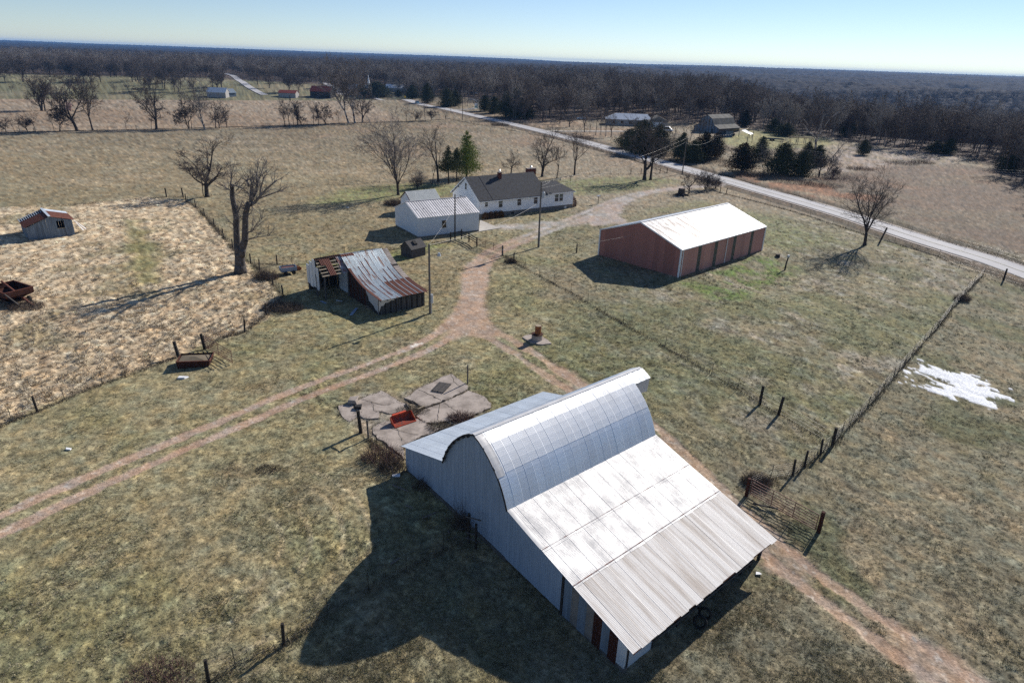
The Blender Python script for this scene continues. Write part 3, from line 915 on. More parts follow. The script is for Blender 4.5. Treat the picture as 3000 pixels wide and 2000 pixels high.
# roof surfaces as functions of the profile
def prof_fn(P, yshift=0):
    seg = [math.hypot(P[i + 1][0] - P[i][0], P[i + 1][1] - P[i][1]) for i in range(len(P) - 1)]
    tot = sum(seg)
    def fn(s, t):
        d = t * tot
        i = 0
        while i < len(seg) - 1 and d > seg[i]:
            d -= seg[i]
            i += 1
        a, b = P[i], P[i + 1]
        f = d / seg[i]
        nx, nz = -(b[1] - a[1]) / seg[i], (b[0] - a[0]) / seg[i]
        return (a[0] + (b[0] - a[0]) * f, s, a[1] + (b[1] - a[1]) * f), (nx, 0, nz)
    return fn
leanR = prof_fn([(11.80, 3.36), (14.1, 2.62), (17.6, 1.62), (22.25, 0.30)])
leanL = prof_fn([(-0.35, 1.97), (5.06, 3.42)])
archR = prof_fn(ARCH_R)
archL = prof_fn(ARCH_L)
rnd = random.Random(5)
def sheets(fn, tt, y0, y1, n, nt, m, nrib=9, amp=0.007, name='roof_sheet', jit=0.004):
    w = (y1 - y0) / n
    for ti in range(len(tt) - 1):
        for i in range(n):
            a = y0 + i * w
            t0_, t1_ = tt[ti], tt[ti + 1]
            if ti < len(tt) - 2:
                t1_ += 0.012
            t0j = t0_ - (0.0 if ti == 0 else 0.0)
            t1j = t1_ + (rnd.uniform(-0.004, 0.006) if ti == len(tt) - 2 else rnd.uniform(0, 0.006))
            th = 0.012 * (len(tt) - ti) + rnd.uniform(0, jit) + (0.006 if i % 2 else 0)
            mm = m[ti] if isinstance(m, (list, tuple)) else m
            sh_ = ribbed(fn, a - 0.012, a + w + 0.012, nrib, t0j, t1j, nt, amp, th)
            lap = ribbed(fn, a - 0.02, a + 0.03, 1, t0j, t1j, nt, 0.008, th)
            sh_.add(lap.v, lap.f)
            sh_.obj(name, mm, barn)
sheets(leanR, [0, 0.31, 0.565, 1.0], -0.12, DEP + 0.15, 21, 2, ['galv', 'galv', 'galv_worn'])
sheets(archR, [0.0, 0.56, 1.0], -0.15, DEP + 0.1, 21, 6, ['galv_arch_lit', 'galv_arch_sky'], jit=0.006)
sheets(archL, [0, 0.5, 1.0], -0.15, DEP + 0.1, 21, 6, 'galv_arch_sky')
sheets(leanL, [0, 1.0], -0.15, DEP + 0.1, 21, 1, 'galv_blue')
# ridge cap, seams
MB().box(RX - 0.14, RX + 0.14, -0.17, 16.3, 7.13, 7.20).obj('ridge_cap', 'galv', barn)
for t in (0.31, 0.565):
    (x_, y_, z_), nn = leanR(0, t)
    MB().beam((x_, -0.1, z_ + 0.05), (x_, DEP + 0.1, z_ + 0.05), 0.05, 0.035).obj('lap_seam', 'rust_white', barn)
# rusty lip at the lower edge
(x_, y_, z_), nn = leanR(0, 1.0)
MB().beam((x_ - 0.02, -0.1, z_ - 0.015), (x_ - 0.02, DEP + 0.15, z_ - 0.015), 0.035, 0.05).obj('eave_edge', 'tin_rust', barn)
# rim boards around the front of the arch, and the pale trim strip
trim = MB()
for P, sgn in ((ARCH_R, 1), (ARCH_L, 1)):
    for i in range(len(P) - 1):
        trim.beam((P[i][0], -0.17, P[i][1] - 0.02), (P[i + 1][0], -0.17, P[i + 1][1] - 0.02), 0.05, 0.12)
trim.obj('verge_board', 'wood_dark', barn)
ribbed(prof_fn(ARCH_R), -0.2, 0.42, 1, 0.03, 0.60, 7, 0.01, 0.05).obj('verge_flashing', 'rust_white', barn).data.materials[0] = M['galv']
ribbed(leanR, -0.16, 0.30, 1, 0.0, 0.30, 2, 0.01, 0.06).obj('verge_flashing', 'galv', barn)
# exposed rafter ends under the left curve
for i in range(1, 8):
    a = ARCH_L[i]
    MB().box(a[0] - 0.07, a[0] + 0.05, -0.30, -0.1, a[1] - 0.20, a[1] - 0.06).obj('rafter_end', 'wood_dark', barn)
# hay hood at the back
HO = [(o, z) for o, z in HALF if o <= 1.0]
for sg in (-1, 1):
    fn = prof_fn([(RX + sg * o, z) for o, z in HO])
    ribbed(fn, DEP + 0.1, 16.35, 3, 0, 1, 3, 0.012, 0.03 * sg).obj('hood_roof', 'galv_arch_sky', barn)
    MB().add([(RX + sg * 0.98, DEP - 0.05, 5.70), (RX + sg * 0.98, DEP - 0.05, 6.68), (RX + sg * 0.98, 16.33, 6.66), (RX + sg * 0.98, 16.15, 5.55),
              (RX + sg * 0.93, DEP - 0.05, 5.70), (RX + sg * 0.93, DEP - 0.05, 6.68), (RX + sg * 0.93, 16.33, 6.66), (RX + sg * 0.93, 16.15, 5.55)],
             [(0, 1, 2, 3), (7, 6, 5, 4), (0, 4, 5, 1), (1, 5, 6, 2), (2, 6, 7, 3), (3, 7, 4, 0)]).obj('hood_side', 'garage_roof', barn)
# walls: front boards (thin battens, each a real ridge)
def roofz(x):
    P = [(-0.35, 1.97), (5.03, 3.42)] + ARCH_L[1:] + ARCH_R[1:] + [(14.1, 2.62), (17.6, 1.62), (22.25, 0.30)]
    for i in range(len(P) - 1):
        if P[i][0] <= x <= P[i + 1][0]:
            f = (x - P[i][0]) / (P[i + 1][0] - P[i][0] + 1e-9)
            return P[i][1] + (P[i + 1][1] - P[i][1]) * f
    return 0.3
def basez(x):
    gx = -7.7 + math.cos(BA) * x
    gy = 42.7 + math.sin(BA) * x
    return float(T(gx, gy)) + (0.30 if 2.0 < x < 11.75 else 0.06 if x < 2 else 0.22)
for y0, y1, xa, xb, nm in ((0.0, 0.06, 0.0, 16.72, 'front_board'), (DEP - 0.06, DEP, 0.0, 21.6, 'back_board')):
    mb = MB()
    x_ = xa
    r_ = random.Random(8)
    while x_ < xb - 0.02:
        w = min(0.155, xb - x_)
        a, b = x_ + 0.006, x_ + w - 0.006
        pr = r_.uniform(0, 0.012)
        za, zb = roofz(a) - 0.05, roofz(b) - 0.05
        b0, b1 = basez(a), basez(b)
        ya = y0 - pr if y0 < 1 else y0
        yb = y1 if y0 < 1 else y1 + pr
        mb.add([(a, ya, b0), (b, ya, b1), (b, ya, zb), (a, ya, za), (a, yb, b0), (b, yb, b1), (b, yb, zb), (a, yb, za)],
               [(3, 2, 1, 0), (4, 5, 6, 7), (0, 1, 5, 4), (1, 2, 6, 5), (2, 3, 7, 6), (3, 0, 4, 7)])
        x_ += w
    o = mb.obj(nm, 'barn_white_shaded', barn)
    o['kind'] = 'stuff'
# a dark backing so that the joints read dark
mb = MB()
for i in range(60):
    a, b = i * 0.36, min((i + 1) * 0.36, 21.6)
    if a >= 21.6: break
    top = min(roofz(a), roofz(b)) - 0.12
    lo_ = max(basez(a), basez(b)) + 0.02
    mb.box(a, b, 0.075, 0.12, lo_, top)
    mb.box(a, b, DEP - 0.12, DEP - 0.075, lo_, top)
o = mb.obj('dark_backing', 'wood_dark', barn)
# foundation
MB().box(0.02, 11.72, 0.02, 0.32, -2.0, 0.02).box(11.73, 21.7, 0.03, 0.32, -2.6, -1.35).obj('foundation_wall', 'stonefound', barn)
fb = MB()
for i in range(40):
    a = 2.0 + i * 0.243
    if a > 11.7: break
    zz_ = basez(a)
    fb.box(a + 0.004, a + 0.239, -0.05 - 0.012 * (i % 2), 0.02, zz_ - 0.95, zz_ - 0.01)
o = fb.obj('foundation_block', 'stonefound', barn)
o['kind'] = 'stuff'
# corrugated grey sheets closing the lean-to front, some rusted through
mats_ = ['blue_wall', 'found', 'blue_wall', 'found', 'rust_dark', 'blue_wall', 'rust_dark', 'galv_arch_sky']
x_ = 16.9
for i, mm in enumerate(mats_):
    w = (21.65 - 16.9) / 8
    a = x_ + i * w
    def fnw(s, t):
        zt, zb_ = roofz(s) - 0.06, basez(s) - 0.2
        return (s, 0.03 + 0.02 * (i % 2), zb_ + (zt - zb_) * t), (0, -1, 0)
    ribbed(fnw, a, a + w + 0.03, 5, 0, 1, 1, 0.018).obj('wall_sheet', mm, barn)
MB().box(16.72, 16.88, -0.03, 0.12, -1.4, 1.72).obj('corner_post', 'wood_dark', barn)
# left and right long walls
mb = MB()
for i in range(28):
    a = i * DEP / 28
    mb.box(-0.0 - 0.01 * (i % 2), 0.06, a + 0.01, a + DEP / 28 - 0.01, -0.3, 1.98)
o = mb.obj('side_board', 'barn_white_shaded', barn)
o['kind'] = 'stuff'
# open right side under the long eave: posts, low boards and feed rail
for i, yy in enumerate((0.35, 2.6, 5.0, 7.3, 9.7, 12.0, 13.1, 14.2)):
    MB().box(21.45, 21.62, yy - 0.09, yy + 0.09, -2.4, 0.40).obj('lean_to_post', 'wood_dark', barn)
MB().box(21.3, 21.44, 0.2, 14.2, 0.24, 0.40).obj('eave_beam', 'wood_dark', barn)
for zz_ in (-1.15, -0.75, -0.35):
    MB().box(21.63, 21.67, 2.8, 13.0, zz_ - 0.07, zz_ + 0.07).obj('feed_rail', 'wood_grey', barn)
MB().box(21.55, 21.60, 0.1, 2.6, -2.2, 0.2).obj('end_sheet', 'galv_blue', barn)
MB().box(12.0, 12.1, 0.2, DEP - 0.2, -1.6, 3.0).obj('inner_wall', 'wood_dark', barn)

# ------------------------------------------------------------------ generic gabled building pieces
def gable_roof(parent, x0, x1, yc, hw, ze, zr, over, m, sheet_w=0.95, name='roof_sheet', rib=4, amp=0.02, th=0.03, front=True, back=True, shift=0.0, overx=None):
    """two slopes of ribbed sheets; ridge along local x at y=yc"""
    overx = over if overx is None else overx
    sl = (zr - ze) / hw
    out = []
    for sg in (-1, 1):
        if (sg < 0 and not front) or (sg > 0 and not back):
            continue
        def fn(s, t, sg=sg):
            y = yc + sg * (hw + over) * t
            z = zr - sl * (hw + over) * t
            L = math.hypot(1, sl)
            return (s, y, z), (0, sg * sl / L, 1 / L)
        n = max(1, round((x1 - x0 + 2 * overx) / sheet_w))
        w = (x1 - x0 + 2 * overx) / n
        for i in range(n):
            a = x0 - overx + i * w
            out.append(ribbed(fn, a, a + w + 0.01, rib, 0, 1, 1, amp, th + 0.004 * (i % 2)).obj(name, m, parent))
    return out

def wall_panels(parent, p0, p1, zb, ztop, m, w=0.95, rib=3, amp=0.018, name='wall_panel', thick=0.05):
    """upright ribbed panels from p0 to p1 (local xy); ztop(s) gives the height along the wall"""
    p0, p1 = Vector((*p0, 0)), Vector((*p1, 0))
    d = p1 - p0
    L = d.length
    d.normalize()
    nrm = Vector((d.y, -d.x, 0))
    n = max(1, round(L / w))
    w = L / n
    for i in range(n):
        def fn(s, t):
            p = p0 + d * s
            zt = ztop(s)
            return (p.x, p.y, zb + (zt - zb) * t), nrm
        mb = ribbed(fn, i * w, (i + 1) * w, rib, 0, 1, 1, amp)
        mb.obj(name, m(i, n) if callable(m) else m, parent)

# ------------------------------------------------------------------ red machine shed
print('red shed')
red = thing('machine_shed', 'long red steel machine shed with bright white metal roof', 'shed', (24.28, 95.08, 0), R(44.0))
RL, RWD, RE, RRZ = 25.3, 15.24, 4.22, 6.82
sl_ = (RRZ - RE) / (RWD / 2)
wall_panels(red, (0, 0), (RL, 0), -1.0, lambda s: RE, lambda i, n: 'skylight' if i in (5, 10, 16, 22) else 'red_faded', w=0.93)
wall_panels(red, (0, RWD), (0, 0), -1.0, lambda s: RE + sl_ * (RWD / 2 - abs(s - RWD / 2)), 'red_wall', w=0.93)
wall_panels(red, (RL, 0), (RL, RWD), -1.0, lambda s: RE + sl_ * (RWD / 2 - abs(s - RWD / 2)), 'red_wall', w=0.93)
wall_panels(red, (RL, RWD), (0, RWD), -1.0, lambda s: RE, 'red_wall', w=0.93)
gable_roof(red, 0, RL, RWD / 2, RWD / 2, RE, RRZ, 0.18, 'red_roof_white', front=True, back=False, overx=0.06)
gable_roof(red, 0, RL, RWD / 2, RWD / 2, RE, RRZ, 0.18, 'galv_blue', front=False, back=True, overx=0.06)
MB().box(-0.1, RL + 0.1, RWD / 2 - 0.2, RWD / 2 + 0.2, RRZ + 0.03, RRZ + 0.08).obj('ridge_cap', 'white', red)
for sg in (-1, 1):
    for xx in (-0.09, RL + 0.09):
        MB().beam((xx, RWD / 2, RRZ - 0.03), (xx, RWD / 2 + sg * (RWD / 2 + 0.2), RE - 0.10), 0.06, 0.18).obj('rake_trim', 'white', red)
for xx, yy in ((-0.05, -0.05), (-0.05, RWD + 0.05), (RL + 0.05, -0.05), (RL + 0.05, RWD + 0.05)):
    MB().box(xx - 0.1, xx + 0.1, yy - 0.1, yy + 0.1, -1.0, RE - 0.05).obj('corner_trim', 'white', red)
MB().box(0, RL, -0.28, -0.16, RE - 0.14, RE - 0.02).obj('gutter', 'white', red)
for xx in (0.45, 12.9, RL - 0.1):
    mb = MB().box(xx - 0.05, xx + 0.05, -0.16, -0.06, -0.8, RE - 0.1).box(xx - 0.05, xx + 0.05, -0.35, -0.06, -0.85, -0.75)
    mb.obj('downspout', 'white', red)
# metal girts showing through the strips
for xi in (5, 10, 16, 22):
    a = xi * RL / round(RL / 0.93)
    for zz_ in (0.6, 1.7, 2.8):
        MB().box(a + 0.03, a + 0.86, -0.035, -0.02, zz_ - 0.05, zz_ + 0.05).obj('strip_girt', 'found', red)

# ------------------------------------------------------------------ white garage
print('garage')
gar = thing('garage', 'white steel garage with ribbed roof spotted with rust', 'garage', (-16.81, 112.76, 0), R(33.2))
GL, GW, GE, GR = 12.0, 9.9, 3.45, 5.30
gs = (GR - GE) / (GW / 2)
mb = MB().box(0.03, GL - 0.03, 0.03, GW - 0.03, -0.5, 0.22).obj('foundation', 'found', gar)
wall_panels(gar, (0, 0), (GL, 0), 0.2, lambda s: GE, 'garage_white', w=0.92)
wall_panels(gar, (0, GW), (0, 0), 0.2, lambda s: GE + gs * (GW / 2 - abs(s - GW / 2)), 'garage_white', w=0.92)
wall_panels(gar, (GL, 0), (GL, GW), 0.2, lambda s: GE + gs * (GW / 2 - abs(s - GW / 2)), 'garage_white', w=0.92)
wall_panels(gar, (GL, GW), (0, GW), 0.2, lambda s: GE, 'garage_white', w=0.92)
gable_roof(gar, 0, GL, GW / 2, GW / 2, GE, GR, 0.12, 'garage_roof', sheet_w=0.92, rib=2, amp=0.035, overx=0.1)
MB().box(-0.1, GL + 0.1, GW / 2 - 0.16, GW / 2 + 0.16, GR + 0.03, GR + 0.09).obj('ridge_cap', 'garage_roof', gar)
for sg in (-1, 1):
    MB().beam((-0.09, GW / 2, GR - 0.01), (-0.09, GW / 2 + sg * (GW / 2 + 0.12), GE - 0.06), 0.05, 0.12).obj('rake_trim', 'white', gar)
w_ = MB().box(4.5, 5.35, -0.06, 0.0, 1.3, 2.6).obj('window', 'glass', gar)
MB().box(4.44, 4.5, -0.08, 0, 1.25, 2.65).box(5.35, 5.41, -0.08, 0, 1.25, 2.65).box(4.5, 5.35, -0.08, 0, 2.6, 2.66).box(4.5, 5.35, -0.08, 0, 1.24, 1.3).box(4.5, 5.35, -0.075, 0, 1.93, 1.97).obj('frame', 'white', w_)
r_ = random.Random(3)
for i in range(34):
    tx, ty = r_.uniform(0.3, GL - 0.4), [0.9, 2.3, 3.7, 4.6][i % 4] + r_.uniform(-.1, .1)
    zt = GE + gs * ty + 0.06
    s_ = r_.uniform(0.05, 0.13)
    MB().add([(tx, ty, zt), (tx + s_ * 2, ty, zt), (tx + s_ * 2, ty + s_ * 1.5, zt + gs * s_ * 1.5), (tx, ty + s_ * 1.5, zt + gs * s_ * 1.5),
              (tx, ty, zt - .03), (tx + s_ * 2, ty, zt - .03), (tx + s_ * 2, ty + s_ * 1.5, zt + gs * s_ * 1.5 - .03), (tx, ty + s_ * 1.5, zt + gs * s_ * 1.5 - .03)],
             [(0, 1, 2, 3), (7, 6, 5, 4), (0, 4, 5, 1), (1, 5, 6, 2), (2, 6, 7, 3), (3, 7, 4, 0)]).obj('screw_patch', 'rust_dark', gar)
slabp = [G(*p) for p in ((1406, 645), (1452, 664), (1470, 668), (1403, 679))]
tag(MB().slab([(p.x, p.y) for p in slabp], -0.1, 0.07).obj('concrete_apron', 'concrete_pale'), 'pale concrete apron at the open end of the white garage', 'apron')

# ------------------------------------------------------------------ house
print('house')
hou = thing('house', 'white single-storey farmhouse with dark shingle roof and brick chimneys', 'house', (-7.25, 129.98, 0), R(35.0))
HL, HW, HE, HR = 16.3, 10.6, 3.45, 7.05
def siding(parent, p0, p1, zb, ztop, m='house_white', holes=()):
    """clapboard courses, one lapped board above another"""
    p0, p1 = Vector((*p0, 0)), Vector((*p1, 0))
    d = (p1 - p0)
    L = d.length
    d.normalize()
    nrm = Vector((d.y, -d.x, 0))
    mb = MB()
    z = zb
    maxz = max(ztop(L * i / 20) for i in range(21))
    while z < maxz - 0.02:
        h = 0.22
        # the part of the wall still under the roof at this height
        ss = [L * i / 60 for i in range(61) if ztop(L * i / 60) >= z + 0.02]
        if len(ss) < 2: break
        a, b = min(ss), max(ss)
        z1 = min(z + h, maxz)
        ss1 = [L * i / 60 for i in range(61) if ztop(L * i / 60) >= z1 - 0.001] or [(a + b) / 2]
        a1, b1 = max(a, min(ss1)), min(b, max(ss1))
        q = lambda s, o, zz: tuple(p0 + d * s + nrm * o + Vector((0, 0, zz)))
        mb.add([q(a, 0.035, z), q(b, 0.035, z), q(b1, 0.012, z1), q(a1, 0.012, z1), q(a, -0.05, z), q(b, -0.05, z), q(b1, -0.05, z1), q(a1, -0.05, z1)],
               [(0, 1, 2, 3), (7, 6, 5, 4), (0, 4, 5, 1), (2, 6, 7, 3), (1, 5, 6, 2), (3, 7, 4, 0)])
        z += h
    o = mb.obj('siding', m, parent)
    o['kind'] = 'stuff'
    return o
def window(parent, x0, x1, z0, z1, y=0.0, face='y-', shade=True):
    fx = MB()
    def bx(mb, a, b, o0, o1, c, d):
        if face == 'y-':
            mb.box(a, b, y - o1, y - o0, c, d)
        else:
            mb.box(y - o1, y - o0, a, b, c, d)
    g_ = MB()
    bx(g_, x0, x1, 0.03, 0.055, z0, z1)
    w = g_.obj('window', 'glass', parent)
    for a, b, c, d in ((x0 - 0.1, x0, z0 - 0.1, z1 + 0.1), (x1, x1 + 0.1, z0 - 0.1, z1 + 0.1), (x0, x1, z1, z1 + 0.1), (x0, x1, (z0 + z1) / 2 - 0.03, (z0 + z1) / 2 + 0.03)):
        bx(fx, a, b, 0.0, 0.09, c, d)
    fx.obj('frame', 'white', w)
    s_ = MB()
    bx(s_, x0 - 0.14, x1 + 0.14, 0.0, 0.14, z0 - 0.12, z0)
    s_.obj('sill', 'white', w)
    if shade:
        h_ = MB()
        bx(h_, x0 + 0.03, x1 - 0.03, 0.056, 0.062, (z0 + z1) / 2 + 0.05, z1 - 0.03)
        h_.obj('window_shade', 'curtain', w)
    return w
hs = (HR - HE) / (HW / 2)
MB().box(0.05, HL, 0.05, HW - 0.05, -0.6, 0.78).box(HL, 23.4, 0.05, 7.4, -0.6, 0.78).obj('foundation', 'found', hou)
siding(hou, (0, 0), (23.4, 0), 0.76, lambda s: HE - 0.02 if s < HL else HE + 0.02)
siding(hou, (0, HW), (0, 0), 0.76, lambda s: HE + hs * (HW / 2 - abs(s - HW / 2)) - 0.05)
siding(hou, (HL, 0), (HL, HW), 0.76, lambda s: HE + hs * (HW / 2 - abs(s - HW / 2)) - 0.05)
siding(hou, (23.4, 0), (23.4, 7.5), 0.76, lambda s: HE)
siding(hou, (23.4, 7.5), (HL, 7.5), 0.76, lambda s: HE)
siding(hou, (HL, HW), (0, HW), 0.76, lambda s: HE)
for sg in (-1, 1):
    def rs(sg=sg, o=0.4, ox=0.35):
        y0, z0 = HW / 2, HR
        y1, z1 = HW / 2 + sg * (HW / 2 + o), HE - hs * o
        vs = []
        for xx in (-ox, HL + ox * 0.6):
            vs += [(xx, y0, z0 + 0.14), (xx, y1, z1 + 0.14), (xx, y1, z1), (xx, y0, z0)]
        return MB().add(vs, [(0, 1, 5, 4), (1, 2, 6, 5), (2, 3, 7, 6), (3, 2, 1, 0), (4, 5, 6, 7), (0, 4, 7, 3)])
    rs().obj('roof_slope', 'shingle', hou)
    MB().beam((-0.38, HW / 2, HR - 0.02), (-0.38, HW / 2 + sg * (HW / 2 + 0.42), HE - hs * 0.42 - 0.02), 0.05, 0.24).obj('bargeboard', 'white', hou)
    MB().box(-0.36, HL + .2, HW / 2 + sg * (HW / 2 + 0.42) - 0.03, HW / 2 + sg * (HW / 2 + 0.42) + 0.03, HE - hs * 0.42 - 0.10, HE - hs * .42 + 0.06).obj('fascia', 'white', hou)
# shingle seam where the older part of the roof starts
MB().beam((2.9, HW / 2 - 0.1, HR + 0.10), (2.9, -0.3, HE - hs * 0.3 + 0.16), 0.05, 0.03).obj('roof_seam', 'shingle', hou)
# lower wing: hipped at the far end
wz, we_, wc = 5.35, HE + 0.06, 3.6
x0, x1 = HL + 0.0, 23.4
o_ = 0.35
MB().add([(x0, wc, wz), (x1 - 2.2, wc, wz), (x0, -o_, we_), (x1 + o_, -o_, we_), (x1 + o_, 7.5 + o_, we_), (x0, 7.5 + o_, we_),
          (x0, -o_, we_ - 0.16), (x1 + o_, -o_, we_ - 0.16), (x1 + o_, 7.5 + o_, we_ - 0.16), (x0, 7.5 + o_, we_ - 0.16)],
         [(0, 2, 3, 1), (1, 3, 4), (0, 1, 4, 5), (2, 6, 7, 3), (3, 7, 8, 4), (4, 8, 9, 5), (6, 9, 8, 7)]).obj('wing_roof', 'shingle', hou)
MB().box(HL, x1 + o_ + 0.02, -o_ - 0.05, -o_, we_ - 0.2, we_ - 0.02).obj('fascia', 'white', hou)
window(hou, 1.18, 1.82, 2.15, 3.05)
window(hou, 4.42, 5.28, 1.72, 3.22)
window(hou, 8.92, 9.82, 1.72, 3.22, shade=False)
window(hou, 13.06, 13.95, 1.72, 3.22, shade=False)
window(hou, 18.5, 19.42, 1.72, 3.16)
window(hou, 19.72, 20.62, 1.72, 3.16)
window(hou, 4.9, 5.5, 4.75, 5.9, 0.0, 'x-', shade=False)
window(hou, 7.9, 8.25, 4.7, 5.1, 0.0, 'x-', shade=False)
window(hou, 6.6, 7.5, 1.9, 3.1, 0.0, 'x-', shade=False)
for xx in (7.6, 21.2):
    v_ = MB().box(xx, xx + 0.55, -0.05, 0.06, 0.1, 0.45).obj('vent_well', 'white' if xx > 10 else 'glass', hou)
MB().box(-0.06, 0.06, -0.06, 0.06, 0.76, HE).box(23.34, 23.46, -0.06, 0.06, 0.76, HE).box(2.86, 2.9, -0.05, 0.0, 0.76, HE).obj('corner_board', 'white', hou)
def chimney(parent, x, y, z0, z1, wx, wy, cap=True):
    n = int((z1 - z0) / 0.14)
    body = MB().box(x - wx + 0.01, x + wx - 0.01, y - wy + 0.01, y + wy - 0.01, z0, z1)
    ch = body.obj('chimney', 'brick', parent)
    br = MB().box(-0.1, 0.1, -0.05, 0.05, -0.03, 0.03).mesh('brick', 'brick')
    cou = MB()
    for i in range(n):
        z = z0 + i * 0.14
        for j in range(int(2 * wx / 0.22)):
            cx_ = x - wx + 0.12 + j * 0.22
            for sy in (-1, 1):
                cou.box(cx_ - 0.1, cx_ + 0.1, y + sy * wy - 0.012, y + sy * wy + 0.012, z + 0.01, z + 0.12)
        for j in range(int(2 * wy / 0.22)):
            cy_ = y - wy + 0.12 + j * 0.22
            for sx in (-1, 1):
                cou.box(x + sx * wx - 0.012, x + sx * wx + 0.012, cy_ - 0.1, cy_ + 0.1, z + 0.01, z + 0.12)
    o = cou.obj('brick', 'brick', ch)
    o['kind'] = 'stuff'
    MB().box(x - wx - 0.06, x + wx + 0.06, y - wy - 0.06, y + wy + 0.06, z1, z1 + 0.1).obj('chimney_cap', 'concrete', ch)
    if cap:
        MB().tube((x, y, z1 + 0.1), (x, y, z1 + 0.38), 0.17, 0.15, 12).tube((x, y, z1 + 0.42), (x, y, z1 + 0.62), 0.26, 0.04, 12).tube((x, y, z1 + 0.38), (x, y, z1 + 0.42), 0.22, 0.26, 12).obj('flue_cowl', 'alum', ch)
    return ch
chimney(hou, 7.45, HW / 2 - 0.75, 6.2, 7.7, 0.34, 0.34)
chimney(hou, 18.9, HW - 1.1, 2.0, 7.15, 1.05, 0.5)
MB().tube((16.9, -0.5, 3.55), (16.9, -0.5, 3.75), 0.3, 0.25, 10).obj('satellite_dish', 'leaf_pad', hou)

# hedge against the house wall
def shrubball(name, label, cat, c, rx, ry, rz_, m, n=900, seed=1, leaf=0.10, group=None):
    r = random.Random(seed)
    mb = MB()
    for i in range(n):
        th, ph = r.uniform(0, 2 * math.pi), math.acos(r.uniform(-0.2, 1))
        q = r.uniform(0.72, 1.05)
        p = Vector((c[0] + rx * q * math.sin(ph) * math.cos(th), c[1] + ry * q * math.sin(ph) * math.sin(th), c[2] + rz_ * (0.15 + q * math.cos(ph) * 0.9)))
        a = Vector((r.uniform(-1, 1), r.uniform(-1, 1), r.uniform(-1, 1))).normalized() * leaf * r.uniform(.6, 1.5)
        b = a.cross(Vector((r.uniform(-1, 1), r.uniform(-1, 1), r.uniform(-1, 1)))).normalized() * leaf
        mb.add([p - a, p + b, p + a], [(0, 1, 2)])
    o = mb.obj(name, m)
    return tag(o, label, cat, group)
ha = R(35)
def hloc(u, v):
    return (-7.25 + u * math.cos(ha) - v * math.sin(ha), 129.98 + u * math.sin(ha) + v * math.cos(ha))
for i, (u, lb) in enumerate(((0.9, 'rounded brown shrub beside the house corner nearest the garage'), (2.1, 'second rounded brown shrub along the house from the garage'), (3.3, 'third rounded brown shrub along the house from the garage'), (4.4, 'rounded brown shrub at the house vent end of the row'))):
    p = hloc(u, -0.9)
    shrubball('shrub', lb, 'shrub', (p[0], p[1], 0.0), 0.72, 0.72, 1.15, 'hedge', 900, 20 + i, 0.10, 'clipped brown shrubs along the house wall')
p = hloc(24.4, 1.2)
shrubball('shrub', 'red-brown upright shrub at the end wall of the low house wing', 'shrub', (p[0], p[1], 0), 0.9, 1.1, 2.0, 'bush_red', 1100, 31, 0.12)

# small metal-roofed shed behind the garage
shd = thing('storage_shed', 'small white wooden shed with grey metal roof behind the garage', 'shed', (-20.7, 130.95, 0), R(37))
wall_panels(shd, (0, 0), (6.4, 0), -0.2, lambda s: 2.5, 'house_white')
wall_panels(shd, (0, 4.6), (0, 0), -0.2, lambda s: 2.5 + 1.6 / 2.3 * (2.3 - abs(s - 2.3)), 'house_white')
wall_panels(shd, (6.4, 0), (6.4, 4.6), -0.2, lambda s: 2.5 + 1.6 / 2.3 * (2.3 - abs(s - 2.3)), 'house_white')
wall_panels(shd, (6.4, 4.6), (0, 4.6), -0.2, lambda s: 2.5, 'house_white')
gable_roof(shd, 0, 6.4, 2.3, 2.3, 2.5, 4.15, 0.2, 'tin_pale', sheet_w=0.8)
for sg in (-1, 1):
    MB().beam((-0.22, 2.3, 4.13), (-0.22, 2.3 + sg * 2.5, 2.35), 0.05, 0.1).obj('bargeboard', 'tin_rust', shd)

# propane tank
pt = hloc(-1.9, 8.2)
tk = thing('propane_tank', 'silver propane tank lying beside the house gable', 'gas tank', (pt[0], pt[1], 0), R(8))
mb = MB()
prf = [(-1.55, 0.05), (-1.5, 0.3), (-1.3, 0.5), (-1.05, 0.56), (1.05, 0.56), (1.3, 0.5), (1.5, 0.3), (1.55, 0.05)]
for i in range(len(prf) - 1):
    mb.tube((prf[i][0], 0, 1.15), (prf[i + 1][0], 0, 1.15), prf[i][1], prf[i + 1][1], 20, cap=False)
o = mb.obj('tank_body', 'tank', tk)
smooth(o.data)
for xx in (-0.8, 0.8):
    MB().box(xx - 0.1, xx + 0.1, -0.4, 0.4, -0.1, 0.7).obj('tank_leg', 'concrete', tk)
MB().tube((0, 0, 1.7), (0, 0, 1.92), 0.2, 0.17, 12).obj('valve_dome', 'tank', tk)

